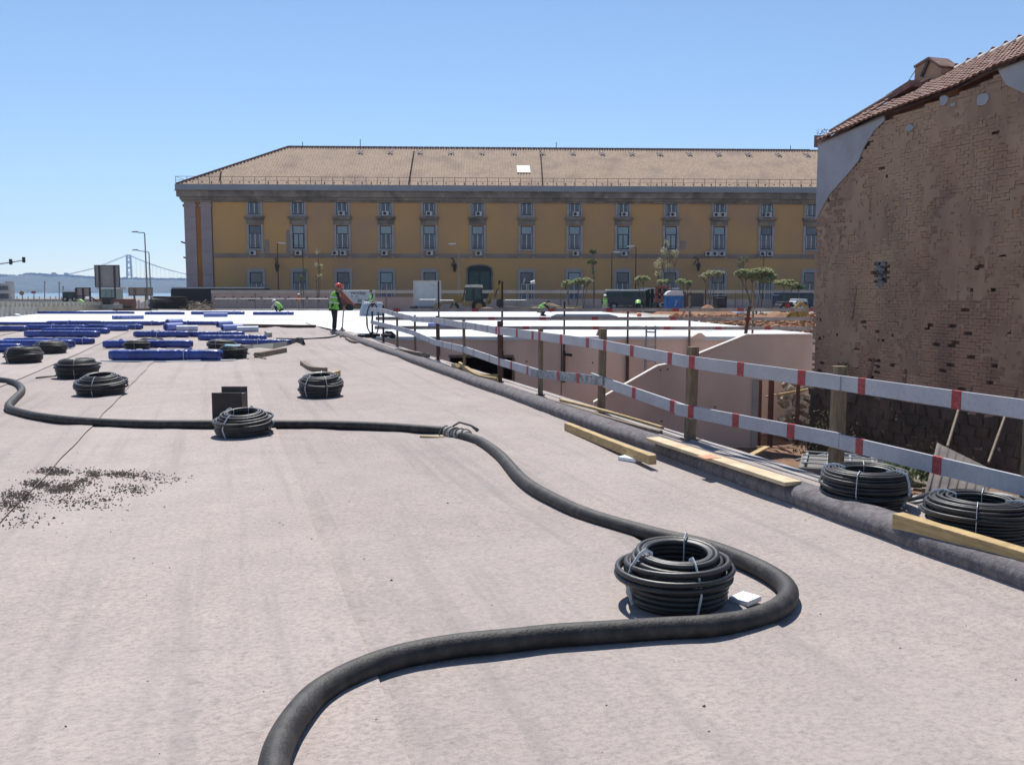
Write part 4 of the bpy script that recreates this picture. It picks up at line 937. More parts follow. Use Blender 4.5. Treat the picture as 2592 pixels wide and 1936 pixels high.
coil_px(197, 960, 50, 917, 9, 'pipe coil with a loose pipe end pointing left, just behind the cone-shaped one', taper=.2, open_r=.7, straps=(5.0,), tail=[(-.3, -.05, .05), (-.45, -.1, .03), (-.62, -.3, .02)])
coil_px(61, 921, 42, 886, 10, 'leftmost pipe coil near the picture edge', taper=.15, open_r=.7, straps=(4.2,))
coil_px(129, 897, 37, 870, 12, 'pipe coil touching the blue rolls, second from the left', taper=.15, open_r=.7, straps=(4.4,))
coil_px(347, 886, 30, 866, 13, 'pipe coil half hidden behind the nearest blue roll, in front of its twin', taper=.15, straps=(4.9,))
coil_px(385, 879, 30, 860, 14, 'pipe coil behind the nearest blue roll, the rear one of the pair', taper=.15, straps=(5.3,))
coil_px(561, 884, 33, 865, 15, 'pipe coil behind the teal-wrapped coil at the end of the nearest blue roll', taper=.12, straps=(4.6,))
t_ = coil_px(591, 910, 34, 880, 16, 'pipe coil with teal wrapping on top, at the end of the nearest blue roll', taper=.25, straps=(), tail=[(.5, -.1, .1), (.7, -.2, .03), (.85, -.28, .02)])
L = root_loc(t_); b = MB(); b.cbox(L+Vector((.02, -.1, .30)), .34, .25, .05, .2, .1, .05); b.build('wrapping', mat('teal film', (.06, .25, .33), None, 6, .5, .4, 20), t_)
k1 = GB(2189, 6.36, LZ+.02); coil((k1.x, k1.y, LZ+.02), .285, .235, 21, 'large wide pipe coil on the ledge behind the kerb, left of the two', rt=.0105, taper=.05, open_r=.60, loose=4, straps=(4.15, 5.5, 1.3, 2.6), group='pipe coils on the kerb ledge')
k2 = GB(2474, 5.46, LZ+.02); coil((k2.x, k2.y, LZ+.02), .295, .23, 22, 'large wide pipe coil at the right edge behind the square timber beam', rt=.0105, taper=.05, open_r=.58, loose=4, straps=(4.2, 5.6, 1.0, 2.2), group='pipe coils on the kerb ledge', tail=[(.2, -.2, .27), (.32, -.1, .27), (.42, .05, .2)])
# ================================================================== dark steel box
q = G(538, 1078, .02); q1 = G(614, 1078, .02); Yb = q.y
ztop = W(576, 994, Yb).z; bx = thing('steel_box', 'dark brown open steel drain box standing on the felt behind the fat hose', 'drain box', ((q.x+q1.x)/2, Yb, .02))
b = MB(); b.box(q.x, q1.x, Yb, Yb+.02, .02, ztop); b.build('front_plate', DARKM, bx, bevel=.002)
b = MB(); b.box(q.x+.002, q.x+.022, Yb+.022, Yb+.36, .02, ztop-.03); b.box(q1.x-.06, q1.x-.04, Yb+.022, Yb+.36, .02, ztop-.03); b.build('side_plate', DARKM, bx)
x2 = W(621, 1000, Yb+.3); x3 = W(607, 1000, Yb+.3); b = MB(); b.box(q.x+.0, x2.x, Yb+.37, Yb+.39, .02, ztop+.035); b.build('back_plate', DARKM, bx)
b = MB(); b.box(q.x+.03, q1.x-.065, Yb+.03, Yb+.355, ztop-.05, ztop-.035); b.build('lid', mat('pale lid', (.4, .37, .34), None, 5, .8, .2, 20), bx)
# ================================================================== blue wrapped rolls
def croll(seed, L, r, h, n_ends=2):
    rr = random.Random(seed); b = MB(); m = 22; n = 14; ph = rr.random()*9
    for i in range(m+1):
        t = i/m; x = (t-.5)*L; sq = 1
        if i in (0, m): sq = .82
        for k in range(n):
            a = 2*math.pi*(k+.5)/n; ca, sa = math.cos(a), math.sin(a); e = .55
            y = math.copysign(abs(ca)**e, ca)*r*sq; z = math.copysign(abs(sa)**e, sa)*h/2*sq
            w_ = .012*noise.noise((x*3.2+ph, a*1.3, 1))+.008*noise.noise((x*9+ph, a*3, 4)); y *= 1+w_*5; z *= 1+w_*4
            z -= .03*h*noise.noise((x*.8+ph, 0, 9))
            b.v.append((x, y, z+h/2))
    for i in range(m):
        for k in range(n): a = i*n+k; b.f.append((a, a+n, i*n+n+(k+1) % n, i*n+(k+1) % n))
    b.f += [tuple(range(n)), tuple(range(m*n, m*n+n))[::-1]]; return b
SHAPES = []
def blue_roll(x0, x1, yb, hp_x, label, rz=0, group='blue wrapped rolls on the deck', m=BLUEF, z=.03, tapes=1, mdl='blue_roll', cat='wrapped roll'):
    a, c = G(x0, yb, z), G(x1, yb, z); L = c.x-a.x; h = hp_x/F*a.y*.98; cx_ = (a.x+c.x)/2
    root = thing(mdl, label, cat, (cx_, a.y+h*.55, z), group); o = croll(int(x0*7+yb), L, h*.62, h).build('film_wrap', m, None, smooth=True); o.parent = root
    rr = random.Random(int(x0+yb))
    for k in range(tapes):
        xx = (rr.random()-.5)*L*.8; b = MB(); hh = h/2; pts = []
        for t in range(13): an = 2*math.pi*t/12; ca, sa = math.cos(an), math.sin(an); pts.append((xx, math.copysign(abs(ca)**.55, ca)*(h*.62+.012), hh+math.copysign(abs(sa)**.55, sa)*(hh+.012)))
        b.strip(pts, .05, .004, (1, 0, 0)); o = b.build('tape', STRAP if k % 2 == 0 else BLUEL, None); o.parent = root
    b = MB(); b.lathe((L/2+.004, 0, h/2), [(h*.28, -.01), (h*.28, .004), (h*.10, .004), (h*.10, -.02)], 12, 'X'); o = b.build('roll_core', BLACK, None); o.parent = root
    root.rotation_euler = (0, 0, rz); return root
BRS = [(274, 556, 913, 28, 'nearest and largest dark blue roll, lying left of the teal-topped coil', 0, 2), (260, 482, 881, 20, 'blue roll lying behind the two paired coils', .02, 2), (-60, 47, 892, 22, 'blue roll cut by the left picture edge, nearest one there', .02, 0),
 (-40, 180, 882, 22, 'blue roll behind the leftmost pipe coils, dark front side', .03, 1), (8, 233, 872, 17, 'blue roll just behind the one near the leftmost coils', .0, 1), (59, 248, 854, 17, 'thick blue roll alone in the middle of the left group', -.03, 0),
 (337, 478, 854, 16, 'left half of the blue roll line below the two upright blue tubes', 0, 2), (478, 615, 853, 14, 'right half of the blue roll line below the small foam tubes', .04, 1), (500, 672, 862, 14, 'blue roll whose right end touches the flipped felt edge', -.02, 1),
 (103, 274, 845, 15, 'blue roll behind the thick one of the left group', -.04, 1), (262, 321, 838, 13, 'short dark blue roll end beside the left group', .05, 0), (-40, 65, 839, 14, 'small blue roll at the left picture edge, farther one', 0, 0),
 (65, 215, 836, 14, 'left part of the long row of blue rolls', .01, 1), (215, 358, 834, 13, 'right part of the long row of blue rolls', -.01, 1), (-20, 150, 823, 8, 'far thin blue roll at the left picture edge', .02, 0),
 (117, 262, 823, 11, 'left roll of the long line on the edge of the white membrane', .0, 1), (262, 408, 824, 11, 'middle roll of the long line on the edge of the white membrane', .01, 1), (408, 572, 823, 10, 'right roll of the long line on the edge of the white membrane', 0, 1),
 (85, 150, 795, 7, 'far blue roll touching the low concrete wall', .0, 0), (150, 215, 795, 7, 'far blue roll second from the low concrete wall', 0, 0), (215, 338, 795, 7, 'far blue roll on the white membrane below the billboard', 0, 1), (366, 465, 797, 8, 'far blue roll in front of the stacked dark mats', 0, 1),
 (483, 617, 797, 9, 'far blue roll lying before the crowd barriers', 0, 1), (640, 742, 798, 9, 'far blue roll beside the crouching worker in the lime vest', 0, 1)]
for x0, x1, yb, h, lb, rz, tp_ in BRS: blue_roll(x0, x1, yb, h, lb, rz, tapes=tp_)
# the long angled roll with a flipped felt edge
root = blue_roll(530, 738, 872, 13, 'long blue roll slanting away with a loose dark felt flap in front', -.08, tapes=2)
b = MB(); pf = [(600, 873), (640, 876), (680, 876), (720, 870), (748, 861), (765, 861), (767, 876)]
A = [G(x, y, .02) for x, y in ((596, 880), (640, 884), (690, 884), (725, 876), (750, 869), (768, 877))]; Bv = [G(x, y, .02)+Vector((0, .1, hh)) for (x, y), hh in zip(((600, 880), (640, 882), (690, 880), (725, 874), (750, 868), (765, 876)), (.04, .10, .13, .12, .16, .24))]
for i in range(5): b.face([A[i], A[i+1], Bv[i+1], Bv[i]]); b.face([Bv[i], Bv[i+1], A[i+1]+Vector((0, .35, 0)), A[i]+Vector((0, .35, 0))])
tag(b.build('felt_flap', BLACK, smooth=True), 'dark flipped-up edge of felt below the slanting blue roll', 'felt flap')
b = MB(); b.tube([G(255, 915, .03), G(420, 916, .03), G(598, 912, .03)], .022, 8); tag(b.build('thin_pipe', mat('pale blue pipe', (.25, .33, .42), None, 5, .4, 0)), 'thin pale blue pipe lying in front of the nearest blue roll', 'pipe')
# loose crumpled felt behind the nearest roll
b = MB(); n = 24
for i in range(n+1):
    for j in range(5):
        x = 300+190*i/n; y = 893-9*j/4; p = G(x, y, .03); p.z += .12*max(0, noise.noise((i*.35, j*.6, 3))+.25)*math.sin(math.pi*j/4); b.v.append(tuple(p))
for i in range(n):
    for j in range(4): a = i*5+j; b.f.append((a, a+5, a+6, a+1))
tag(b.build('crumpled_felt', FELT, smooth=True), 'crumpled strip of loose felt behind the nearest blue roll', 'felt')
# light foam tubes
def tube_end(px, py, dpx, Lm, rz, label, z=.03, m=BLUEL):
    q = G(px, py, z); r = dpx/2/F*q.y; d = Vector((math.sin(rz), math.cos(rz), 0)); root = thing('foam_tube', label, 'foam tube', q, 'pale blue foam tubes'); c = q+Vector((0, 0, r))
    b = MB(); n = 14; a_ = Vector((d.y, -d.x, 0)); base = 0
    for R_, t in ((r, 0), (r, Lm), (r*.75, Lm), (r*.75, 0)):
        for k in range(n): an = 2*math.pi*k/n; b.v.append(tuple(c+d*t+a_*math.cos(an)*R_+Vector((0, 0, math.sin(an)*R_))))
    for i in range(4):
        for k in range(n): b.f.append((i*n+k, i*n+(k+1) % n, ((i+1) % 4)*n+(k+1) % n, ((i+1) % 4)*n+k))
    b.build('tube', m, root, smooth=False); b = MB(); b.tube([c+d*.06, c+d*(Lm-.05)], r*.74, 12); b.build('dark_core', BLUEF, root); return root
for i, px in enumerate((285, 296, 307)): tube_end(px, 809, 11, 1.2, .9, ['leftmost', 'middle', 'rightmost'][i]+' of three pale foam tubes seen end-on on the white membrane')
tube_end(420, 838, 20, .8, .45, 'near foam tube of the pair standing end-on above the blue rolls'); tube_end(424, 826, 18, .8, .45, 'rear foam tube of the pair standing end-on above the blue rolls')
tube_end(551, 829, 16, .8, .5, 'rear foam tube of the cluster right of the blue rolls'); tube_end(563, 838, 16, .9, .7, 'front foam tube of the cluster right of the blue rolls')
tube_end(447, 839, 15, .8, 1.2, 'whitish foam tube lying right of the end-on pair', m=mat('whitish foam', (.55, .58, .72), None, 5, .5, .1, 20)); tube_end(600, 841, 15, .8, 1.2, 'whitish foam tube lying right of the cluster', m=mat('whitish foam', (.55, .58, .72)))
tube_end(516, 803, 11, 1.4, 1.35, 'pale foam tube lying loose on the white membrane beside the far rolls')
tube_end(1085, 829, 12, 1.2, 1.2, 'pale blue foam tube on the membrane behind the near fence')
# thin dark hose at the membrane edge and by the corner post
b = MB(); b.tube(smooth_path([G(x, y, .05) for x, y in ((700, 857), (760, 858), (830, 854), (870, 846), (905, 845), (930, 846), (945, 842))], 5), .03, 6); tag(b.build('thin_hose', BLACKP, smooth=True), 'thin black hose running over the felt to the corner post of the fence', 'hose')
zc = PB[0][0]; b = MB(); b.tube(smooth_path([zc+Vector(v) for v in ((.02, -.1, .06), (-.15, -.05, .3), (-.17, -.05, .75), (-.05, -.06, 1.07), (.1, -.05, 1.1), (.2, -.03, .8), (.2, 0, .35), (.15, -.1, .1))], 5), .022, 6)
hz_ = tag(b.build('hanging_hose', BLACKP, smooth=True), 'black hose looped over the corner post of the fence with a yellow sleeve', 'hose')
b = MB(); b.tube([zc+Vector((-.165, -.05, .36)), zc+Vector((-.175, -.05, .65))], .032, 6); b.build('yellow_sleeve', YEL, hz_); 
b = MB(); rr = random.Random(4)
for k in range(8): b.cbox(zc+Vector((rr.uniform(-.35, .7), rr.uniform(-.6, .0), rr.uniform(0, .14))), rr.uniform(.1, .4), rr.uniform(.1, .3), rr.uniform(.05, .18), rr.random()*3, rr.random()*.6)
tag(b.build('felt_scraps', BLACK), 'heap of dark felt scraps at the foot of the corner post', 'scraps')
b = MB(); b.cbox(G(892, 850, .08), .5, .35, .10, -.6, .1); b.cbox(G(868, 852, .06), .22, .15, .12, .3); tag(b.build('kerb_end_block', CONCG, bevel=.02), 'grey block at the far end of the felt kerb near the worker', 'block')
# ================================================================== gravel scatter on the felt
def felt_z(x, y):
    u = KN.x*x+KN.y*y; z = fh(x, y)
    for e in edges[1:-1]:
        if -.22 < u-e < .16: z += .015*sstep(.22, -.02, e-u)
    return z
def pebbles(name, n, fn, lo, hi, m, label, seed):
    rr = random.Random(seed); b = MB()
    for _ in range(n):
        p = fn(rr); s = rr.uniform(lo, hi)*(1 if rr.random() < .9 else 1.6); z = felt_z(p.x, p.y)+s*.3; base = len(b.v)
        for a, c, d_ in ((1, 0, 0), (0, 1, 0), (-1, 0, 0), (0, -1, 0), (0, 0, .8), (0, 0, -.6)):
            q = rr.uniform(.7, 1.2); b.v.append((p.x+a*s*q+c*s*.2, p.y+c*s*q, z+d_*s*q))
        for f in ((0, 1, 4), (1, 2, 4), (2, 3, 4), (3, 0, 4), (1, 0, 5), (2, 1, 5), (3, 2, 5), (0, 3, 5)): b.f.append(tuple(base+i for i in f))
    o = b.build(name, m, kind='stuff'); o['label'] = label; o['category'] = 'gravel'
GRM = mat('dark gravel', (.17, .13, .10), (.085, .068, .055), 60, .95, .3, 90)
cl = [(140, 1202, 55, 12, 1), (235, 1208, 30, 16, .9), (300, 1207, 45, 12, 1), (100, 1235, 55, 14, 1), (150, 1250, 45, 10, .7), (50, 1265, 60, 16, .8), (215, 1228, 50, 14, .5), (170, 1242, 40, 12, .9), (20, 1290, 60, 18, .5), (360, 1212, 60, 14, .3), (410, 1218, 90, 20, .12), (200, 1275, 140, 30, .3), (330, 1245, 80, 18, .35), (60, 1330, 90, 30, .1)]
def gf(rr):
    while True:
        c = rr.choices(cl, [q[4]*q[2] for q in cl])[0]; x = rr.gauss(c[0], c[2]*.42); y = rr.gauss(c[1], c[3]*.42)
        if y > 1160: p = G(x, y); return p
pebbles('gravel', 4200, gf, .003, .0095, GRM, 'spilled dark gravel lying in patches on the felt at the left', 1)
def gs(rr): return UV(rr.uniform(-8, 3.9), rr.uniform(2.5, 16))
pebbles('grit', 420, gs, .002, .006, GRM, 'loose dark grit scattered over the felt', 2)
# fibre tufts along the kerb
# ================================================================== things in the pit near the right wall
def tz(x, y): return terr(x, y)
def PT(px, py, z): return G(px, py, z)
b = MB(); c = G(2165, 1190, -.35); c.y += .5; hb = thing('hollow_block', 'grey concrete block with an open grid top, behind the left ledge coil', 'concrete block', (c.x, c.y, -.75)); B0 = Vector((c.x, c.y, -.35))
b.cbox(B0-Vector((0, 0, .2)), .85, .9, .38, -.35); b.build('block', mat('dusty dark concrete', (.20, .19, .17), (.14, .13, .12), 3, .9, .3, 20), hb, bevel=.01)
Mr = Matrix.Rotation(-.35, 3, 'Z')
for k in range(4): x = -.36+.24*k; b = MB(); b.beam(B0+Mr @ Vector((x, -.4, .02)), B0+Mr @ Vector((x, .4, .02)), .025, .02); b.build('grid_bar', STEEL, hb)
for k in range(4): y = -.38+.25*k; b = MB(); b.beam(B0+Mr @ Vector((-.4, y, .035)), B0+Mr @ Vector((.4, y, .035)), .025, .012); b.build('grid_bar', STEEL, hb)
rr = random.Random(8)
def heap(px, py, z, n, s, rad, m, name, label, cat, long=1):
    c = G(px, py, z); b = MB()
    for _ in range(n):
        a = rr.random()*6.3; q = rad*math.sqrt(rr.random()); x, y = c.x+q*math.cos(a), c.y+q*math.sin(a)*1.2; zz = tz(x, y)+rr.uniform(0, .35)*(1-q/rad); L = s*rr.uniform(.5, 1.5)
        b.cbox((x, y, zz+.03), L*long, L*.35, L*.2, rr.random()*6.3, rr.uniform(-.3, .3), rr.uniform(-.3, .3))
    return tag(b.build(name, m), label, cat)
heap(2040, 1160, -1.0, 26, .22, .55, mat('grey scrap', (.17, .16, .16), (.28, .27, .27), 4, .8, .3, 20), 'scrap_heap', 'heap of grey scrap metal and sheet lying on the soil by the house foot', 'scrap', 1.6)
heap(2000, 1140, -1.4, 40, .2, .6, mat('dry twigs', (.19, .15, .12), (.10, .08, .07), 9, .9, .3, 20), 'twig_heap', 'tangle of dry twigs at the foot of the ramp wall', 'twigs', 3)
heap(2290, 1215, -.7, 16, .25, .35, WOODG, 'lath_heap', 'small heap of broken wooden laths behind the ledge coils', 'laths', 2.2)
b = MB(); b.beam(G(1898, 1153, -1.2), G(1942, 1131, -1.2), .10, .03); tag(b.build('timber_plank', WOOD), 'short pale board lying on the soil at the foot of the ramp wall', 'plank')
b = MB(); 
for k in range(4):
    a = G(2015+k*12, 1165+k*3, -.75); b.tube([a, a+Vector((.5, .12*k, .1)), a+Vector((1.0, -.1, .02))], .02, 6)
tag(b.build('bent_conduits', STEEL), 'bent grey conduits lying on the scrap heap', 'conduit')
# corrugated sheet leaning
def P3(px, py, Y): return W(px, py, Y)
q00, q10, q11, q01 = W(2335, 1270, 7.6), W(2490, 1290, 7.2), W(2515, 1190, 8.2), W(2372, 1120, 8.6)
b = MB(); n = 42
for i in range(n+1):
    t = i/n; lo_ = q00.lerp(q10, t); hi_ = q01.lerp(q11, t); o = Vector((0, -.022*math.sin(t*math.pi*2*7), .0)); b.v += [tuple(lo_+o), tuple(lo_.lerp(hi_, .5)+o), tuple(hi_+o)]
for i in range(n): b.f += [(3*i, 3*i+3, 3*i+4, 3*i+1), (3*i+1, 3*i+4, 3*i+5, 3*i+2)]
o = b.build('corrugated_sheet', mat('fibre cement sheet', (.17, .145, .13), (.11, .095, .09), 5, .9, .3, 20), smooth=True); tag(o, 'rectangular corrugated sheet leaning towards the brick house behind the ledge coils', 'corrugated sheet'); s_ = o.modifiers.new('s', 'SOLIDIFY'); s_.thickness = .012
for i, (xa, ya, xb, yb, lb) in enumerate(((2398, 1130, 2428, 1030, 'left of two pale poles leaning on the brick wall'), (2502, 1170, 2545, 1050, 'right of two pale poles leaning on the brick wall'))):
    b = MB(); b.tube([W(xa, ya, 9.2), W(xb, yb, 10.5)], .014, 6); tag(b.build('leaning_pole', WOODG), lb, 'pole')
b = MB(); 
for k, (x, y, L) in enumerate(((2300, 1283, .34), (2292, 1272, .28), (2318, 1290, .3))): a = G(x, y, .0); b.tube([a, a+Vector((L, .12, .03))], .04, 9)
tag(b.build('pipe_offcuts', BLACKP, smooth=True), 'short black pipe offcuts between the two ledge coils', 'pipe offcuts')
# ground ledge beyond right kerb: weeds
def leaf_cloud(b, c, rx, ry, rz_, n, s, rr, shell=.0):
    for _ in range(n):
        while True:
            v = Vector((rr.uniform(-1, 1), rr.uniform(-1, 1), rr.uniform(-1, 1)))
            if shell <= v.length <= 1: break
        p = Vector(c)+Vector((v.x*rx, v.y*ry, v.z*rz_)); a = Vector((rr.uniform(-1, 1), rr.uniform(-1, 1), rr.uniform(-1, 1))).normalized(); d = a.orthogonal().normalized(); e = a.cross(d); q = s*rr.uniform(.6, 1.3)
        b.face([p+d*q, p+e*q*.5, p-d*q, p-e*q*.5])
b = MB(); 
for k in range(9):
    c = G(2255+rr.uniform(-20, 75), 1195+rr.uniform(-14, 22), -.45); leaf_cloud(b, c, .2, .25, .14, 130, .028, rr)
tag(b.build('weed_bush', GREENL), 'low green weeds growing between the concrete block and the corrugated sheet', 'weeds')
b = MB(); 
for k in range(46): sa_ = rr.uniform(.2, 12.5); c = HP(sa_, 0, .35+rr.random()*.5); leaf_cloud(b, (c.x, c.y, max(tz(c.x, c.y), -3.3)+rr.uniform(.1, 1.9)*rr.random()), .4, .3, .35, 90, .04, rr)
tag(b.build('dry_weeds', mat('dry dark weeds', (.07, .065, .035), (.11, .09, .05), 5, .9, 0)), 'dark dry weeds growing in the shade along the foot of the brick house', 'weeds')
b = MB(); p = hp(2145, 925); leaf_cloud(b, p+HN*.1, .25, .1, .12, 120, .03, rr); tag(b.build('wall_weed', GREENL), 'small green plant rooted in the brick wall above the top fence board', 'weeds')
b = MB(); p = q0+Vector((.3, 0, .1)); leaf_cloud(b, p, .3, .1, .12, 60, .03, rr); tag(b.build('wall_weed', mat('dry dark weeds', (.07, .065, .035))), 'dry tuft growing on the corner of the tiled roof', 'weeds')
ORD = ['first', 'second', 'third', 'fourth', 'fifth', 'sixth', 'seventh', 'eighth', 'ninth', 'tenth', 'eleventh', 'twelfth']
# ================================================================== people
def skin(name, J, E, m, parent, root=0, sub=1):
    me = bpy.data.meshes.new(name); me.from_pydata([j[:3] for j in J], E, []); me.materials.append(m)
    o = bpy.data.objects.new(name, me); COL.objects.link(o); o.parent = parent
    md = o.modifiers.new('skin', 'SKIN'); md.use_smooth_shade = True
    if not me.skin_vertices: return o
    for i, j in enumerate(J):
        r_ = j[3]; me.skin_vertices[0].data[i].radius = (r_, r_ if len(j) < 5 else j[4]); me.skin_vertices[0].data[i].use_root = (i == root)
    if sub: s = o.modifiers.new('sub', 'SUBSURF'); s.levels = sub; s.render_levels = sub
    return o
STAND = dict(pel=(0, 0, .95), spi=(.02, 0, 1.14), che=(.06, 0, 1.34), nek=(.10, 0, 1.49), hed=(.17, 0, 1.62), kn=((.05, .10, .50), (-.02, -.12, .50)), an=((.0, .12, .09), (-.05, -.14, .09)), sh=((.06, .19, 1.42), (.06, -.19, 1.42)), el=((.10, .25, 1.15), (.12, -.24, 1.14)), wr=((.30, .12, 1.02), (.33, -.06, .90)))
STRAIGHT = dict(STAND, che=(.01, 0, 1.34), nek=(.01, 0, 1.50), hed=(.03, 0, 1.65), sh=((0, .19, 1.44), (0, -.19, 1.44)), el=((.0, .27, 1.17), (.02, -.26, 1.17)), wr=((.14, .26, .98), (.18, -.2, 1.0)))
CROUCH = dict(pel=(-.12, 0, .38), spi=(-.02, 0, .55), che=(.16, 0, .70), nek=(.28, 0, .80), hed=(.38, 0, .88), kn=((.28, .16, .50), (.25, -.16, .46)), an=((.05, .14, .09), (.0, -.16, .09)), sh=((.18, .19, .76), (.18, -.19, .76)), el=((.40, .22, .55), (.40, -.22, .55)), wr=((.55, .1, .32), (.58, -.08, .30)))
BENT = dict(pel=(-.1, 0, .90), spi=(.06, 0, 1.02), che=(.28, 0, 1.10), nek=(.42, 0, 1.12), hed=(.54, 0, 1.10), kn=((.02, .12, .48), (-.05, -.13, .48)), an=((-.02, .13, .09), (-.12, -.14, .09)), sh=((.32, .19, 1.12), (.32, -.19, 1.12)), el=((.42, .22, .85), (.44, -.22, .85)), wr=((.52, .1, .60), (.55, -.08, .58)))
def person(label, loc, rz, pose, top=CLOTHD, vest=HIVIS, leg=CLOTHD, hat=REDH, sc=1.0, detail=False, group=None):
    p = pose; root = thing('person', label, 'person', loc, group); root.rotation_euler = (0, 0, rz); root.scale = (sc, sc, sc)
    V = lambda q: Vector(q); pel, spi, che, nek, hed = map(V, (p['pel'], p['spi'], p['che'], p['nek'], p['hed']))
    J = [(*pel, .15, .12), (*spi, .145, .11), (*che, .165, .115), (*nek, .055), (*hed.lerp(nek, .35), .075), (*hed, .095, .10), (*(hed+(hed-nek).normalized()*.10), .07)]
    E = [(0, 1), (1, 2), (2, 3), (3, 4), (4, 5), (5, 6)]
    T = [(*pel, .16, .13)]; TE = []; S = [(*che, .13, .09), (*spi, .12, .09)]; SE_ = [(0, 1)]
    for k, sg in ((0, 1), (1, -1)):
        hip = pel+Vector((0, sg*.10, -.03)); kn, an = V(p['kn'][k]), V(p['an'][k]); toe = an+Vector((.15, sg*.03, -.05)); b_ = len(J)
        J += [(*hip, .10), (*kn, .062), (*an, .045), (*toe, .04)]; E += [(0, b_), (b_, b_+1), (b_+1, b_+2), (b_+2, b_+3)]
        t = len(T); T += [(*hip, .115), (*kn, .082), (*an.lerp(kn, .08), .068)]; TE += [(0, t), (t, t+1), (t+1, t+2)]
        sh, el, wr = V(p['sh'][k]), V(p['el'][k]), V(p['wr'][k]); b_ = len(J); hand = wr+(wr-el).normalized()*.07
        J += [(*sh, .055), (*el, .042), (*wr, .030), (*hand, .038)]; E += [(2, b_), (b_, b_+1), (b_+1, b_+2), (b_+2, b_+3)]
        t = len(S); S += [(*sh, .072), (*el, .056), (*wr.lerp(el, .1), .046)]; SE_ += [(0, t), (t, t+1), (t+1, t+2)]
        bt = MB(); f = (toe-an); bt.tube([an+Vector((-.05, 0, 0)), an+Vector((0, 0, .0)), an.lerp(toe, .6), toe+Vector((.06, 0, 0))], [.05, .065, .058, .04], 8); bt.v = [(x, y, max(z, .005)) for x, y, z in bt.v]; o = bt.build('boot', BLACK, None, smooth=True); o.parent = root
        if detail:      # fingers closing on what is held
            hd = MB(); d = (wr-el).normalized(); sd_ = d.cross(Vector((0, 0, 1))).normalized()
            for f_ in range(4): a = hand+sd_*(.03-.02*f_); L_ = (.055, .065, .062, .048)[f_]; hd.tube([a-d*.01, a+d*L_*.6+Vector((.01, 0, -.01)), a+d*L_*.6+Vector((-.015, 0, -.045)), a+d*L_*.2+Vector((-.02, 0, -.05))], .009, 6)
            a = hand+sd_*sg*.02-d*.04; hd.tube([a, a+sd_*sg*.03+Vector((0, 0, -.03)), a+sd_*sg*.01+d*.03+Vector((0, 0, -.055))], .010, 6); o = hd.build('fingers', SKIN, None, smooth=True); o.parent = root
    skin('body', J, E, SKIN, root); skin('trousers', T, TE, leg, root); skin('shirt', S, SE_, top, root)
    hat_c = hed+(hed-nek).normalized()*.03; up_ = (hed-nek).normalized(); q = up_.to_track_quat('Z', 'Y').to_matrix()
    if vest is not None:
        ax = (che-pel).normalized(); R_ = [(-.12, .175, .225), (.02, .165, .215), (.22, .155, .205), (.40, .16, .22), (.50, .12, .20), (.56, .07, .11)]; vb = MB(); n = 16
        L_ = (nek-pel).length
        for t_, rx, ry in R_:
            c = pel+(spi-pel)*(t_/.2) if t_ < .2 else (spi+(che-spi)*((t_-.2)/.2) if t_ < .4 else che+(nek-che)*((t_-.4)/.17))
            for k in range(n): a = 2*math.pi*k/n; fr = Vector((ax.z, 0, -ax.x)); vb.v.append(tuple(c+fr*math.cos(a)*rx*(1+.04*math.sin(3*a+t_*20))+Vector((0, math.sin(a)*ry, 0))))
        for i in range(len(R_)-1):
            for k in range(n): vb.f.append((i*n+k, i*n+(k+1) % n, (i+1)*n+(k+1) % n, (i+1)*n+k))
        vo = vb.build('vest', vest, None, smooth=True); vo.parent = root
        for t_ in (.12, .30):
            c = pel+(che-pel)*(t_/.4); fr = Vector((ax.z, 0, -ax.x)); tb = MB(); pts = [c+fr*math.cos(2*math.pi*k/n)*.172+Vector((0, math.sin(2*math.pi*k/n)*.222, 0)) for k in range(n+1)]; tb.strip(pts, .004, .045, ax); to = tb.build('reflective_band', SILV, None); to.parent = vo
    hb_ = MB(); n = 14; prof_ = [(.135, -.005), (.13, .0), (.118, .05), (.09, .095), (.04, .12), (.005, .125)]
    for r_, z in prof_:
        for k in range(n): a = 2*math.pi*k/n; e = .05 if (z <= 0 and math.cos(a) > .3) else 0; hb_.v.append(tuple(hat_c+q @ Vector((math.cos(a)*(r_+e), math.sin(a)*r_*.92, z)) if False else hat_c+Vector((math.cos(a)*(r_+e), math.sin(a)*r_*.92, z))))
    for i in range(5):
        for k in range(n): hb_.f.append((i*n+k, i*n+(k+1) % n, (i+1)*n+(k+1) % n, (i+1)*n+k))
    o = hb_.build('helmet', hat, None, smooth=True); o.parent = root
    if pose is STAND or pose is CROUCH: o.rotation_euler = (0, .35, 0); o.location = hat_c-Matrix.Rotation(.35, 3, 'Y') @ hat_c
    fb_ = MB(); f = hed+Vector((.10, 0, -.02)); fb_.prism([f+Vector((0, -.012, .02)), f+Vector((.03, 0, -.015)), f+Vector((0, .012, .02))], (0, 0, -.02)); o = fb_.build('nose', SKIN, None); o.parent = root
    fb_ = MB(); [fb_.cbox(hed+Vector((.092, s_*.032, .01)), .01, .022, .01) for s_ in (1, -1)]; fb_.cbox(hed+Vector((.088, 0, -.06)), .01, .045, .008); o = fb_.build('eyes_and_mouth', BLACK, None); o.parent = root
    fb_ = MB(); [fb_.cbox(hed+Vector((.0, s_*.098, -.01)), .03, .015, .05) for s_ in (1, -1)]; o = fb_.build('ears', SKIN, None); o.parent = root
    return root
wq = G(847, 843, .045); w1 = person('worker in lime vest and red helmet standing over a long-handled tool on the membrane', wq, .55, STAND, sc=1.06, detail=True)
Mw = Matrix.Translation(wq) @ Matrix.Rotation(.55, 4, 'Z') @ Matrix.Scale(1.06, 4)
h0 = Mw @ Vector((.33, -.06, .86)); h1 = Mw @ Vector((.31, .10, 1.04)); foot = G(866, 838, .07)
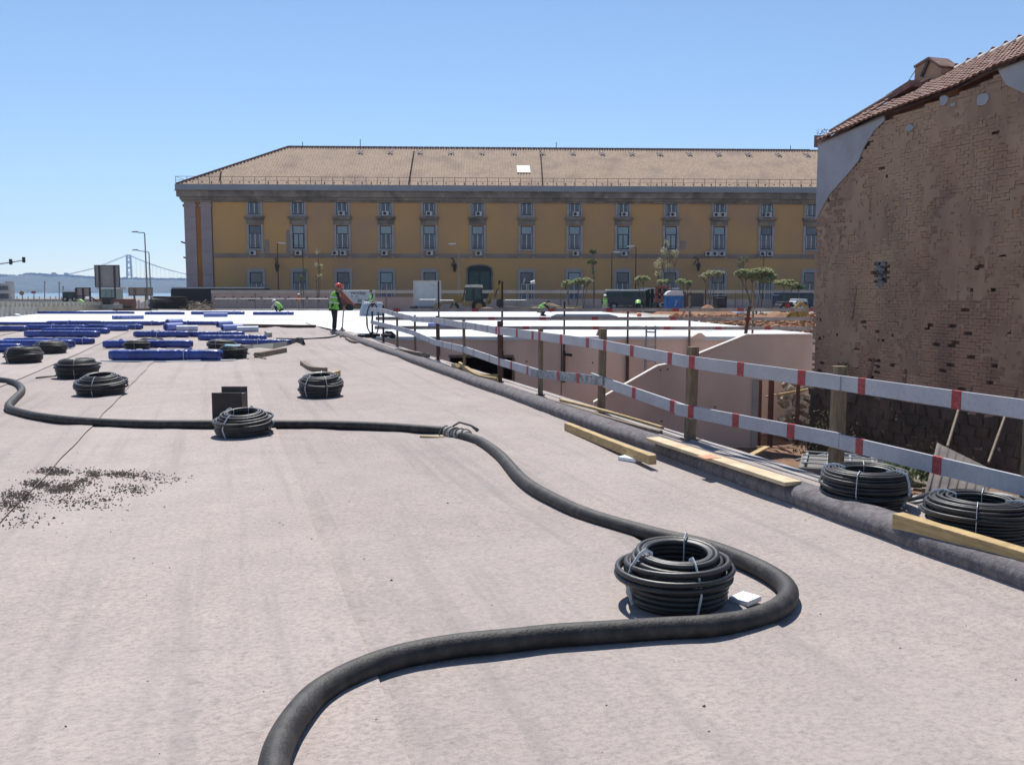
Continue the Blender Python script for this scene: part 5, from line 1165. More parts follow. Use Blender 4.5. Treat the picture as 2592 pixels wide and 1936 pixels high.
b = MB(); b.tube([h1.lerp(h0, -.1), h0, foot], .024, 8); tl_ = thing('long_handled_torch', 'long-handled tool with a dark head held by the red-helmeted worker', 'hand tool', (foot.x, foot.y, .045)); b.build('handle', mat('spotted handle', (.30, .27, .22), (.07, .06, .05), 14, .6, 0), tl_)
b = MB(); b.lathe(foot-Vector((0, 0, .03)), [(.14, -.0), (.13, .06), (.06, .11), (.03, .18)], 10); b.build('head', DARKM, tl_)
person('crouching worker in lime vest and white helmet beside the far blue roll', G(707, 794, .045), 2.8, CROUCH, leg=CLOTHD, hat=FOAM, top=CLOTHL)
person('standing worker in orange vest and pale trousers in front of the pink hoarding', GB(757, 99, -.4), -1.4, STRAIGHT, vest=HIVISO, leg=CLOTHL, top=HIVISO, hat=FOAM)
person('worker in dark clothes with a lime harness standing behind the white bulk bag', GB(941, 72, .045), -2.6, STRAIGHT, hat=BLACK, sc=.95)
person('crouching worker in lime vest working on the membrane below the floodlight mast', G(1371, 800, .045), -.2, CROUCH, hat=BLACK)
person('standing worker in lime vest and white helmet behind the orange net', GB(1531, 76, -.42), -1.6, STRAIGHT, hat=FOAM, leg=CLOTHL)
person('worker in faded lime vest standing right of the orange net', GB(1615, 78, -.45), 1.4, BENT, hat=BLACK, sc=1.1)
person('worker in lime shirt bending over beside the low concrete wall at far left', GB(209, 76, .0), 2.9, BENT, top=HIVIS, hat=CLOTHL, sc=.78)
# ================================================================== bags, sacks
def bag(px, yb, wpx, hpx, label, name='bulk_bag', m=None, seed=1, z=.045, Y=None):
    q = G(px, yb, z) if Y is None else GB(px, Y, z); w_ = wpx/F*q.y; h = hpx/F*q.y; b = MB(); n = 16; rr = random.Random(seed)
    for i, (f, z_) in enumerate(((1.0, 0), (1.02, .08), (.94, .3), (.80, .6), (.62, .82), (.42, .95), (.12, 1.0))):
        for k in range(n):
            a = 2*math.pi*k/n; e = .9; x = math.copysign(abs(math.cos(a))**e, math.cos(a)); y = math.copysign(abs(math.sin(a))**e, math.sin(a)); j = 1+.07*noise.noise((x*2+seed, y*2, z_*4))+.03*rr.uniform(-1, 1)
            b.v.append((q.x+x*f*w_/2*j, q.y+w_*.45+y*f*w_/2*j, q.z+z_*h*(1+.08*noise.noise((x*3, y*3, seed)))))
    for i in range(6):
        for k in range(n): b.f.append((i*n+k, i*n+(k+1) % n, (i+1)*n+(k+1) % n, (i+1)*n+k))
    b.f.append(tuple(6*n+k for k in range(n)))
    root = thing(name, label, 'bulk bag', q); b.build('fabric', m or mat('white woven bag', (.36, .40, .45), (.28, .31, .36), 4, .8, .4, 9, bdist=.04), root, smooth=True)
    b = MB(); 
    for s_ in (-1, 1): b.tube([q+Vector((s_*w_*.32, w_*.45, h*.85)), q+Vector((s_*w_*.25, w_*.4, h*1.06)), q+Vector((s_*w_*.08, w_*.45, h*.95))], .02, 5)
    b.build('lifting_loop', STRAP, root); return root
bag(927, 800, 40, 36, 'large white bulk bag standing on the membrane left of the corner post', seed=2)
bag(958, 799, 28, 34, 'white bulk bag half behind the corner post, right of the larger one', seed=5)
bag(1830, 802, 52, 15, 'flattened white sack on the excavation edge, left one', 'white_sack', seed=7, z=-.2); bag(1878, 801, 44, 16, 'flattened white sack on the excavation edge, right one', 'white_sack', seed=9, z=-.2)
bag(1776, 800, 30, 8, 'small white sack half sunk in the orange earth', 'white_sack', seed=12, z=-.2)
b = MB(); 
for k in range(5): b.beam(G(1395+k*3, 803-k*1.3, .09), G(1563-k*5, 803-k*1.3, .09), .2, .14)
tag(b.build('slate_bars', mat('slate coloured bars', (.10, .12, .17), None, 4, .6, .1, 10)), 'bundle of long slate-grey bars on the membrane right of the crouching worker', 'bars')
# ================================================================== excavation to the right
b = MB(); nx, ny = 60, 60; 
for j in range(ny+1):
    for i in range(nx+1):
        y = cornerY+.1+(76-cornerY)*j/ny; xa = (10.95 if y < 34 else max(6, 11-(y-34)*.085))+.0; x = xa+(46-xa)*i/nx
        z = -.12+.0*y+.30*noise.noise((x*.35, y*.25, 3))+.12*noise.noise((x*1.3, y*1.1, 6))-1.3*sstep(.25, .5, noise.noise((x*.22, y*.16, 11)))*sstep(0, 2, x-xa)-.25*sstep(46, 60, y)
        if i == 0: z = -.05
        b.v.append((x, y, min(z, .35)))
for j in range(ny):
    for i in range(nx): a = j*(nx+1)+i; b.f.append((a, a+1, a+nx+2, a+nx+1))
struct(b, 'excavated_earth', EARTH, True)
b = MB(); b.quadbox([(10.9, cornerY-.0, -3.6), (46, cornerY, -3.6), (46, cornerY+.1, -3.6), (10.9, cornerY+.1, -3.6), (10.9, cornerY, -.06), (46, cornerY, -.06), (46, cornerY+.1, -.06), (10.9, cornerY+.1, -.06)]); struct(b, 'earth_bank', EARTH)
b = MB(); rr = random.Random(41)
for _ in range(1500):
    px = rr.uniform(1700, 2060); py = rr.uniform(796, 842); 
    if py > 803+(px-1652)*.098: continue
    q = G(px, py, 0); b.blob((q.x, q.y, -.02+rr.uniform(-.1, .12)), *(rr.uniform(.05, .22),)*2, .1, rr, 6, 3, .3)
b.build('earth_clods', EARTH, kind='stuff')
def mound(px, Y, rx, ry, h, m, label, name='earth_mound', z=-.15, seed=0):
    c = GB(px, Y, z); b = MB(); n = 26; 
    for j in range(n+1):
        for i in range(n+1):
            x, y = (i/n-.5)*2, (j/n-.5)*2; r_ = math.hypot(x, y); hh = h*max(0, 1-r_)**.8*(1+.4*noise.noise((x*3+seed, y*3, 0)))+.06*h*noise.noise((x*9, y*9, seed)); b.v.append((c.x+x*rx, c.y+y*ry, z-.1+hh))
    for j in range(n):
        for i in range(n): a = j*(n+1)+i; b.f.append((a, a+1, a+n+2, a+n+1))
    return tag(b.build(name, m, smooth=True), label, 'mound')
mound(1800, 62, 2.2, 2, .9, EARTH, 'orange earth mound right of the blue toilet', seed=1); mound(1960, 50, 2.4, 2, .8, EARTH, 'orange earth mound beside the yellow trestle', seed=2); mound(1700, 66, 2.6, 2, .6, EARTH, 'low orange earth mound in front of the blue toilet', seed=3)
mound(1400, 82, 4.5, 2, 1.0, mat('yellowish spoil', (.26, .20, .11), (.18, .13, .08), 2, .95, .6, 6), 'long yellowish spoil heap behind the crouching worker', seed=4, z=-.4); mound(1225, 80, 3, 2, .7, SOIL, 'dark spoil heap under the backhoe bucket', seed=5, z=-.4)
mound(500, 84, 2.4, 2, 1.0, mat('dry brown debris', (.22, .17, .12), (.13, .10, .08), 3, .95, .8, 6), 'heap of brown debris right of the stacked dark mats', seed=6, z=-.4)
b = MB(); rr = random.Random(5)
for _ in range(60): c = GB(rr.uniform(468, 540), rr.uniform(79, 84), rr.uniform(0, .7)); b.cbox(c, rr.uniform(.4, 1.4), .05, .05, rr.random()*6, 0, rr.uniform(-.6, .6))
tag(b.build('lath_heap', WOODG), 'tangle of grey laths on the debris heap right of the stacked dark mats', 'laths')
b = MB(); rr = random.Random(15)
for _ in range(40): c = GB(rr.uniform(1290, 1470), rr.uniform(78, 84), rr.uniform(-.3, .35)); b.cbox(c, rr.uniform(.5, 1.8), .12, .10, rr.uniform(-.3, .3), 0, rr.uniform(-.1, .1))
tag(b.build('formwork_pile', mat('yellow formwork', (.30, .22, .10), (.34, .32, .28), .8, .8, .2, 10)), 'pile of yellowish formwork beams behind the crouching worker', 'formwork')
# orange net
b = MB(); A0, A1 = GB(1548, 70, -.35), GB(1612, 68, -.35); n = 26
for i in range(n+1): p = A0.lerp(A1, i/n); b.tube([p, p+Vector((.05*noise.noise((i*.5, 0, 0)), .1*noise.noise((i*.4, 1, 0)), .62+.12*noise.noise((i*.3, 2, 0))))], .022, 4)
for k in range(9): b.tube([A0.lerp(A1, i/n)+Vector((0, .1*noise.noise((i*.4, 1, 0))*k/9, (.62+.12*noise.noise((i*.3, 2, 0)))*k/8.5+.02)) for i in range(n+1)], .02, 4)
net = tag(b.build('safety_net', ORG), 'orange plastic safety net strung in front of the white-helmeted worker', 'safety net')
b = MB(); A0, A1 = GB(1508, 72, -.35), GB(1550, 71, -.35)
for i in range(n+1): p = A0.lerp(A1, i/n); b.tube([p, p+Vector((0, .08*noise.noise((i*.5, 4, 0)), .5+.1*noise.noise((i*.4, 2, 9))))], .022, 4)
for k in range(8): b.tube([A0.lerp(A1, i/n)+Vector((0, .08*noise.noise((i*.5, 4, 0))*k/8, (.5+.1*noise.noise((i*.4, 2, 9)))*k/7.5+.02)) for i in range(n+1)], .02, 4)
tag(b.build('safety_net', ORG), 'sagging orange net left of the white-helmeted worker', 'safety net')
def cone(px, Y, z, label):
    q = GB(px, Y, z); t = thing('traffic_cone', label, 'traffic cone', q); b = MB(); b.cbox(q+Vector((0, 0, .02)), .4, .4, .04); b.lathe(q, [(.17, .04), (.03, .72)], 12); b.build('cone', ORG, t); b = MB(); b.lathe(q, [(.125, .26), (.095, .42)], 12); b.build('white_band', STRAP, t)
cone(1731, 64, -.35, 'orange traffic cone standing right below the blue toilet'); b = MB(); q = GB(1618, 57, .0); b.blob(q+Vector((0, 0, .14)), .16, .16, .14, rnd, 10, 6, .02); tag(b.build('marker_ball', ORG, smooth=True), 'small orange ball lying at the right end of the slate bars', 'ball')
# yellow trestle
tr = thing('trestle', 'yellow wooden trestle standing in the orange earth beside the brick house', 'trestle', GB(2020, 40, -.3)); Yt = 38
def YT(px, py, dy=0): return W(px, py, Yt+dy)
for (a, c, w_) in (((2026, 766), (1988, 806), .12), ((2028, 766), (2046, 784), .12), ((2020, 780), (2040, 846), .13), ((2005, 795), (1985, 812), .10)): b = MB(); b.beam(YT(*a), YT(*c), w_, .1, (0, 1, 0)); b.build('leg', YEL, tr)
b = MB(); b.beam(YT(1990, 802, .1), YT(2046, 790, .1), .26, .06, (0, 1, 0)); b.build('cross_board', YEL, tr)
for i, (px, y0, y1, Y, lb) in enumerate(((1734, 738, 780, 80, 'rusty stake right next to the blue toilet'), (1786, 733, 778, 84, 'rusty stake between the toilet and the pines'), (1748, 740, 778, 86, 'thin stake behind the mustard canopy'))):
    b = MB(); b.beam(W(px, y0, Y), W(px, y1, Y), .12, .12, (0, 1, 0)); tag(b.build('stake', RUST), lb, 'stake')
# ================================================================== blue portable toilet
tq = GB(1707, 77, -.55); to = thing('portable_toilet', 'blue portable toilet with white roof and an open-looking panel, among the site gear', 'portable toilet', tq); w_ = 1.42
b = MB(); b.box(tq.x-w_/2, tq.x+w_/2, tq.y, tq.y+1.2, -.55, 1.25); b.build('cabin', BLUEW, to, bevel=.04)
b = MB(); b.box(tq.x-w_/2-.04, tq.x+w_/2+.04, tq.y-.04, tq.y+1.24, 1.25, 1.36); b.prism([Vector((tq.x+x, tq.y-.02, 1.36+z)) for x, z in ((-w_/2, 0), (w_/2, 0), (w_/2-.05, .2), (w_/2-.35, .31), (-w_/2+.4, .31), (-w_/2+.12, .2))], (0, 1.2, 0)); b.build('roof', WHITEM, to, bevel=.03)
b = MB(); b.box(tq.x-.5, tq.x+.5, tq.y-.03, tq.y-.002, -.45, 1.2); b.build('door', mat('blue door', (.035, .17, .46), None, 3, .4, .1, 10), to)
b = MB(); b.cbox((tq.x+.1, tq.y-.04, .62), .10, .02, .5, 0, 0, .3); b.build('sticker', mat('pale sticker', (.55, .35, .5), (.3, .3, .6), 9, .5, 0), to)
b = MB(); q = tq+Vector((.62, -.5, 0)); b.tube([q, q+Vector((0, 0, 1.1)), q+Vector((-.1, 0, 1.25)), q+Vector((-.35, 0, 1.22))], .03, 6); tag(b.build('stand_pipe', mat('copper stand pipe', (.3, .17, .12), None, 5, .6, 0)), 'thin copper-coloured bent stand pipe in front of the blue toilet', 'pipe')
# ================================================================== hoarding
PINK = mat('pink hoarding', (.50, .36, .31), (.42, .30, .26), .6, .85, .15, 4)
PINK2 = mat('greyish hoarding', (.40, .34, .32), (.33, .28, .27), .6, .85, .15, 4)
hd = thing('site_hoarding', 'long pinkish panel hoarding with a pale top rail before the ochre building', 'hoarding', GB(1200, 102, -.4))
HY = 102
def hx(px): return GB(px, HY, 0).x
x = hx(536); xe = hx(860); k = 0
zt = W(800, 743, HY).z; 
while x < xe: b = MB(); w_ = min(2.44, xe-x); b.box(x+.02, x+w_-.02, HY, HY+.05, -.42, zt+.01*math.sin(k)); b.build('panel', PINK, hd); x += 2.44; k += 1
x = hx(945); xe = hx(1046)
while x < xe: b = MB(); b.box(x+.02, x+2.42, HY, HY+.05, -.42, W(800, 752, HY).z); b.build('panel', PINK, hd); x += 2.44
x = hx(1115); xe = hx(2060); zl = W(800, 757, HY).z
while x < xe: b = MB(); b.box(x+.02, x+2.98, HY, HY+.05, -.42, zl+.02*math.sin(x)); b.build('panel', PINK2, hd); x += 3.0
x = hx(536); zr0, zr1 = W(900, 742.5, HY).z, W(900, 734.5, HY).z
while x < hx(2060): b = MB(); b.box(x+.01, x+4.87, HY-.12, HY-.06, zr0, zr1); b.build('rail_board', mat('pale rail board', (.52, .45, .40), (.42, .36, .32), .9, .8, .1, 9), hd); b = MB(); b.box(x-.04, x+.04, HY-.05, HY-.01, -.42, zr1); b.build('post', WOODG, hd); x += 4.88
r8 = random.Random(3); b = MB(); x = hx(545)
while x < hx(850): b.cbox((x, HY-.01, W(0, 752, HY).z), .14, .03, .12); b.cbox((x+.4, HY-.01, W(0, 763, HY).z), .12, .03, .1); x += 1.03
b.build('tie_bolts', DARKM, hd, kind='stuff')
b = MB(); b.box(hx(628), hx(648), HY-.03, HY-.003, W(0, 761, HY).z, W(0, 756, HY).z); b.build('name_plate', DARKM, hd)
# crowd barriers
def barrier(i, px0, px1, Y, z, label):
    a, c = GB(px0, Y, z), GB(px1, Y, z); t = thing('crowd_barrier', label, 'barrier', a.lerp(c, .5), 'crowd barriers before the hoarding'); d = c-a; U = Vector((0, 0, 1))
    b = MB(); b.tube([a+U*.12, a+U*1.0, a+d*.05+U*1.08, c-d*.05+U*1.08, c+U*1.0, c+U*.12, a+U*.12], .04, 5); b.build('frame', STEEL, t)
    for k in range(1, 12): b = MB(); q = a+d*(k/12); b.tube([q+U*.12, q+U*1.06], .022, 4); b.build('bar', STEEL, t)
    b = MB(); [b.beam(q+Vector((0, -.3, .02)), q+Vector((0, .3, .02)), .05, .03) for q in (a+d*.1, c-d*.1)]; b.build('foot', STEEL, t)
BX = [(542, 602), (604, 662), (664, 722), (724, 776), (778, 834)]
for i, (a, c) in enumerate(BX): barrier(i, a, c, 83, -.15+.0*i, ['leftmost crowd barrier before the pink hoarding', 'second crowd barrier from the left before the pink hoarding', 'crowd barrier behind the crouching lime-vested worker', 'crowd barrier in front of the orange-vested worker', 'rightmost crowd barrier before the pink hoarding, left of the red-helmeted worker'][i])
barrier(6, 1112, 1150, 84, -.3, 'crowd barrier standing before the yellow loader arm'); barrier(7, 1275, 1335, 86, -.3, 'crowd barrier left of the floodlight mast'); barrier(8, 1060, 1106, 80, -.2, 'crowd barrier in front of the white site cabin')
# white cabin
cq = GB(1080, 92, -.3); cbn = thing('site_cabin', 'tall white site cabin standing before the ochre building, left of the backhoe', 'cabin', cq); w_ = 65/F*92; zt = W(0, 711, 92).z
b = MB(); b.box(cq.x-w_/2, cq.x+w_/2, 92, 94.4, -.25, zt); b.build('body', WHITEM, cbn, bevel=.03)
b = MB(); b.box(cq.x-w_/2+.28, cq.x-w_/2+.32, 91.97, 91.998, -.2, zt-.05); b.box(cq.x+w_/2-.06, cq.x+w_/2+.02, 91.9, 91.99, -.2, zt+.03); b.box(cq.x-w_/2-.02, cq.x-w_/2+.05, 91.9, 91.99, -.2, zt+.03); b.box(cq.x-w_/2+.06, cq.x+w_/2-.07, 91.9, 91.99, zt-.06, zt+.03); b.build('corner_trim', COPE, cbn)
b = MB(); b.box(cq.x+.35, cq.x+.75, 91.97, 91.998, zt-.42, zt-.38); b.box(cq.x+.7, cq.x+.75, 91.96, 91.995, zt-.6, zt-.42); b.build('mark', STEEL, cbn)
b = MB(); b.box(cq.x-w_/2-.3, cq.x+w_/2+.1, 91.2, 91.9, -.3, .12); tag(b.build('cabin_step', DARKM), 'dark low crate along the foot of the white site cabin', 'crate')
# vendap trailer
vq = GB(906, 96, -.35); vt = thing('site_trailer', 'white boxy equipment trailer lettered vendap, behind the bulk bags', 'trailer', vq); w_ = 73/F*96; z0, z1 = W(0, 769, 96).z, W(0, 735, 96).z
b = MB(); b.box(vq.x-w_/2, vq.x+w_/2, 96, 98, z0, z1); b.build('body', WHITEM, vt, bevel=.05)
text('lettering', 'vendap', DARKM, vt, (vq.x-w_/2+.78, 95.985, z1-.42), .56)
b = MB(); b.cbox((vq.x+w_/2-.25, 95.99, z1-.14), .06, .01, .16, 0, 0, .3); b.cbox((vq.x-.6, 95.99, z1-.62), .12, .01, .12); b.cbox((vq.x-.1, 95.99, z1-.62), .12, .01, .12); b.build('mark', DARKM, vt)
b = MB(); b.box(vq.x+.0, vq.x+.45, 95.97, 95.998, z0+.15, z0+.5); b.box(vq.x+.75, vq.x+1.1, 95.97, 95.998, z0+.2, z0+.42); b.build('vent_panel', STEEL, vt)
for sx in (-.9, .5): b = MB(); b.lathe((vq.x+sx, 95.9, -.08), [(.30, 0), (.30, .2)], 14, 'Y'); b.build('wheel', BLACK, vt)
b = MB(); b.box(vq.x-w_/2, vq.x+w_/2, 96.1, 97.8, z0-.12, z0-.01); b.build('chassis', DARKM, vt)
# red-orange lifting machine left of the trailer
mq = GB(872, 90, -.35); mc = thing('lifting_machine', 'red-orange machine with a slanting boom between the helmeted worker and the lettered trailer', 'machine', mq)
b = MB(); b.beam(W(858, 735, 90), W(893, 773, 90), .4, .38, (0, 1, 0)); b.build('boom', REDM, mc); b = MB(); b.prism([W(852, 742, 90.3), W(852, 772, 90.3), W(892, 772, 90.3)][::-1], (0, 1.2, 0)); b.build('body', REDM, mc)
for px in (858, 884): b = MB(); b.lathe(GB(px, 89.8, .0), [(.38, 0), (.38, .35)], 14, 'Y'); b.build('wheel', BLACK, mc)
# ================================================================== backhoe loader
bh_ = thing('backhoe_loader', 'yellow backhoe loader with green-tinted glass cab and folded rear arm, facing left', 'backhoe loader', GB(1200, 86, -.4)); Y_ = 85
def QZ(px, py, dy=0): return W(px, py, Y_+dy)
def slab(pts, dy0, dy1): m = MB(); m.prism([QZ(x, y, dy0) for x, y in pts][::-1], (0, dy1-dy0, 0)); return m
slab([(1176, 762), (1221, 762), (1219, 728), (1180, 728)], .15, 1.5).build('cab', GLASSD, bh_)
slab([(1176, 727), (1221, 728), (1219, 721), (1206, 720), (1179, 721)], .0, 1.7).build('cab_roof', mat('cream roof', (.6, .58, .48), None, 3, .6, .1, 9), bh_)
for a, c in (((1178, 728), (1171, 763)), ((1198, 728), (1198, 760)), ((1218, 728), (1223, 765))):
    for dy in (.08, 1.55): b = MB(); b.beam(QZ(*a, dy), QZ(*c, dy), .1, .08, (0, 1, 0)); b.build('cab_post', DGRN, bh_)
slab([(1118, 764), (1168, 745), (1172, 752), (1172, 765), (1150, 770), (1120, 770)], .3, 1.4).build('bonnet', YEL, bh_)
slab([(1168, 763), (1228, 763), (1228, 775), (1168, 775)], .05, 1.6).build('chassis', YEL, bh_)
for px, py, r_ in ((1212, 776, .68), (1150, 779, .45)):
    for dy in (-.15, 1.4): c = QZ(px, py, dy); b = MB(); b.lathe(c, [(r_*.5, -.02), (r_, 0), (r_, .35), (r_*.5, .37)], 18, 'Y'); w__ = b.build('wheel', BLACK, bh_); b = MB(); b.lathe(c, [(r_*.48, -.05), (r_*.48, .3)], 12, 'Y'); b.build('rim', YEL, w__)
for pts, nm in (([(1236, 768), (1241, 770), (1268, 712), (1262, 709)], 'boom'), ([(1262, 709), (1269, 712), (1268, 760), (1262, 760)], 'dipper_arm'), ([(1228, 768), (1240, 740), (1246, 742), (1238, 772)], 'slew_post')): slab(pts, .6, 1.0).build(nm, YEL, bh_)
b = MB(); b.beam(QZ(1250, 752, .8), QZ(1266, 722, .8), .12, .12, (0, 1, 0)); b.build('hydraulic_ram', DARKM, bh_)
slab([(1257, 758), (1272, 757), (1274, 772), (1264, 780), (1256, 772)], .35, 1.2).build('rear_bucket', DARKM, bh_)
slab([(1132, 757), (1150, 755), (1122, 771), (1108, 778), (1106, 770)], .2, .5).build('loader_arm', YEL, bh_); slab([(1100, 768), (1112, 766), (1114, 780), (1098, 780)], -.1, 1.8).build('loader_bucket', YEL, bh_)
# floodlight mast
fm = thing('floodlight_mast', 'thin mast with two tilted floodlights standing in front of the ochre building', 'floodlight mast', GB(1336, 86, -.4))
b = MB(); b.tube([GB(1336, 86, -.4), W(1337, 720, 86)], .05, 6); b.tube([W(1326, 720, 86), W(1350, 719, 86)], .035, 5); b.build('mast', STEEL, fm)
b = MB(); b.cbox(W(1349, 715, 86), .42, .12, .30, 0, .5, -.3); b.build('floodlight', WHITEM, fm); b = MB(); b.cbox(W(1326, 713, 86), .12, .1, .5, 0, .2, .3); b.build('floodlight', STEEL, fm)
# ================================================================== vehicles behind the hoarding
def vehicle(px0, px1, y0, y1, Y, label, name, cat, body, roofm, win=None, wheels=True, dep=2.3):
    a, c = W(px0, y1, Y), W(px1, y0, Y); z0_, z1_ = a.z, c.z; t = thing(name, label, cat, ((a.x+c.x)/2, Y, min(z0_, -.4))); L_ = c.x-a.x
    m = MB(); m.prism([Vector((a.x, Y, z0_)), Vector((c.x, Y, z0_)), Vector((c.x, Y, z1_-.25)), Vector((c.x-.25, Y, z1_-.08)), Vector((a.x+.25, Y, z1_-.08)), Vector((a.x, Y, z1_-.3))], (0, dep, 0)); m.build('body', body, t, bevel=.04)
    m = MB(); m.box(a.x+.1, c.x-.1, Y-.03, Y+dep-.1, z1_-.16, z1_); m.build('roof', roofm, t, bevel=.03)
    if win:
        n_ = max(2, int(L_/1.2)); h0, h1_ = z1_-.75, z1_-.28
        for k in range(n_): m = MB(); m.box(a.x+L_*(k+.12)/n_, a.x+L_*(k+.92)/n_, Y-.015, Y-.002, h0, h1_); m.build('window', GLASSD, t)
    if wheels:
        for f in (.18, .8): m = MB(); m.lathe((a.x+L_*f, Y-.05, z0_), [(.2, -.02), (.42, 0), (.42, .3), (.2, .3)], 16, 'Y'); w__ = m.build('wheel', BLACK, t); m = MB(); m.lathe((a.x+L_*f, Y-.08, z0_), [(.2, 0), (.2, .1)], 10, 'Y'); m.build('rim', STEEL, w__)
    return t
BUSD = mat('dark grey vehicle paint', (.05, .055, .065), (.07, .07, .08), 2, .4, .1, 9); NAVY = mat('navy vehicle paint', (.03, .045, .08), None, 2, .4, .1, 9)
vehicle(1534, 1645, 733, 775, 94, 'long dark grey coach with a pale flat roof parked behind the orange net', 'parked_coach', 'coach', BUSD, WHITEM, True)
vehicle(1622, 1722, 729, 772, 108, 'white-roofed van half hidden behind the blue toilet', 'parked_van', 'van', BUSD, WHITEM, True)
vehicle(1970, 2060, 741, 776, 98, 'navy van with pale windows beside the brick house', 'parked_van', 'van', NAVY, NAVY, True)
vehicle(433, 672, 727, 770, 106, 'very long low black shed-like trailer at the left corner of the ochre building', 'long_trailer', 'trailer', BLACK, mat('pale roof edge', (.45, .46, .48), None, 3, .5, .1), None)
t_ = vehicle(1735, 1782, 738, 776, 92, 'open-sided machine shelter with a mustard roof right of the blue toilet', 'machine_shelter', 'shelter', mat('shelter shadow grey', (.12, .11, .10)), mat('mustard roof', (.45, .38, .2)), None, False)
t_ = vehicle(1978, 2010, 764, 781, 84, 'small dark car with a red tail light near the navy van', 'parked_car', 'car', BUSD, BUSD, None); b = MB(); b.cbox(W(1993, 774, 83.95), .45, .06, .4); b.build('tail_light', mat('red lamp glass', (.6, .03, .03), None, 3, .3, 0), t_)
t_ = vehicle(2013, 2046, 757, 790, 90, 'small white boxy van beside the navy van', 'parked_van', 'van', WHITEM, WHITEM, True)
dg = thing('red_digger', 'red-orange digger with a square cab just left of the blue toilet', 'digger', GB(1676, 82, -.4)); Y_ = 82
slab([(1661, 758), (1692, 758), (1692, 768), (1661, 768)], 0, 1.6).build('chassis', REDM, dg)
for a, c in (((1662, 727), (1662, 760)), ((1676, 728), (1676, 760)), ((1690, 728), (1690, 760)), ((1661, 727), (1691, 727)), ((1661, 745), (1691, 745))): b = MB(); b.beam(QZ(*a, .1), QZ(*c, .1), .2, .16, (0, 1, 0)); b.build('cab_post', REDM, dg)
slab([(1663, 730), (1690, 730), (1690, 757), (1663, 757)], .3, 1.5).build('cab', GLASSD, dg); slab([(1659, 724), (1694, 724), (1694, 728), (1659, 728)], 0, 1.6).build('cab_roof', REDM, dg)
b = MB(); b.tube([QZ(1672, 726, .5), QZ(1690, 724, .5), QZ(1703, 733, .5)], .05, 6); b.build('grab_bar', STEEL, dg)
for px in (1664, 1690): b = MB(); b.lathe(QZ(px, 776, -.1), [(.2, -.02), (.36, 0), (.36, .3)], 14, 'Y'); b.build('wheel', BLACK, dg)
# dark machines and cactus-like posts near the toilet
b = MB(); rr = random.Random(9)
for _ in range(22): b.cbox(GB(rr.uniform(1560, 1690), 80+rr.uniform(-2, 2), rr.uniform(-.3, .5)), rr.uniform(.3, .9), .5, rr.uniform(.2, .6), rr.random(), 0, rr.uniform(-.2, .2))
tag(b.build('machine_parts', mat('dark oily metal', (.05, .06, .05), (.10, .10, .09), 3, .6, .3, 9)), 'clutter of dark machine parts in front of the dark coach', 'machine parts')
for i, (px, h) in enumerate(((1636, 734), (1641, 733), (1649, 731))): b = MB(); b.tube([GB(px, 83, -.4), W(px+i, h, 83)], .09+.03*i, 7); tag(b.build('exhaust_stack', DGRN), ['thin left dark green upright pipe left of the red digger', 'middle dark green upright pipe left of the red digger', 'thick right dark green upright pipe left of the red digger'][i], 'pipe')
b = MB(); b.box(*sorted((GB(1815, 90, 0).x, GB(1840, 90, 0).x)), 90, 92, -.4, 1.2); b.box(*sorted((GB(1818, 89, 0).x, GB(1838, 89, 0).x)), 89.6, 89.99, .2, 1.0); tag(b.build('generator', DARKM, bevel=.05), 'dark square generator standing under the left umbrella pine', 'generator')
# ================================================================== trees
def crown_quads(b, c, rx, ry, rz_, n, s, rr):
    leaf_cloud(b, c, rx, ry, rz_, n, s, rr)
def tree(label, px, Y, base_z, crowns, m, trunks=1, leaf=.10, dens=260, seed=1, name='pine_tree', cat='tree', th=.045, group=None):
    rr = random.Random(seed); q = GB(px, Y, base_z); t = thing(name, label, cat, q, group); tb = MB(); cb = MB()
    tops = []
    for (cx_, cy_, rxp, rzp, dn) in crowns:
        c = W(cx_, cy_, Y+rr.uniform(-.4, .4)); rx, rz_ = rxp/F*Y, rzp/F*Y; tops.append(c)
        for _ in range(max(3, int(dn*9))):
            a = rr.random()*6.3; q2 = math.sqrt(rr.random()); cc_ = c+Vector((math.cos(a)*rx*q2*.8, math.sin(a)*rx*q2*.8, rr.uniform(-.5, .7)*rz_*(1-.5*q2))); leaf_cloud(cb, cc_, rx*.34, rx*.34, rz_*.42, int(dens*2.2*dn/9), leaf, rr)
    for k in range(trunks):
        for j, c in enumerate(tops):
            if trunks > 1 and j % trunks != k % len(tops) and len(tops) > 1: continue
            o = Vector(((k-(trunks-1)/2)*.35 if trunks > 1 else 0, 0, 0)); p0_ = q+o; mid = p0_.lerp(c, .55)+Vector((rr.uniform(-.12, .12), 0, 0)); tb.tube(smooth_path([p0_, mid, c-Vector((0, 0, .1)), c+Vector((0, 0, .15))], 3), [th*(1-.07*i) for i in range(10)], 6)
            for _ in range(4): e = c+Vector((rr.uniform(-1, 1)*.7, rr.uniform(-.5, .5), rr.uniform(0, .3))); tb.tube([mid.lerp(c, .6), e], [th*.5, th*.2], 5)
    tb.build('trunk', BARK, t); cb.build('crown', m, t); return t
PIN = 'young pines before the ochre building'
tree('leftmost pine of the group above the spoil heap, thin bare trunk', 1442, 84, -.4, [(1440, 716, 19, 8, 1.2), (1432, 722, 12, 7, .7)], PINEL, seed=1, group=PIN, leaf=.15)
tree('second pine of the group above the spoil heap, with the brightest crown', 1458, 84, -.4, [(1462, 714, 20, 9, 1.5), (1470, 708, 12, 6, .6)], PINEL, seed=2, group=PIN, leaf=.15)
tree('third pine of the group above the spoil heap, leaning trunk', 1476, 86, -.4, [(1490, 710, 20, 9, .8), (1480, 718, 12, 7, .6)], PALEL, seed=3, group=PIN, leaf=.15)
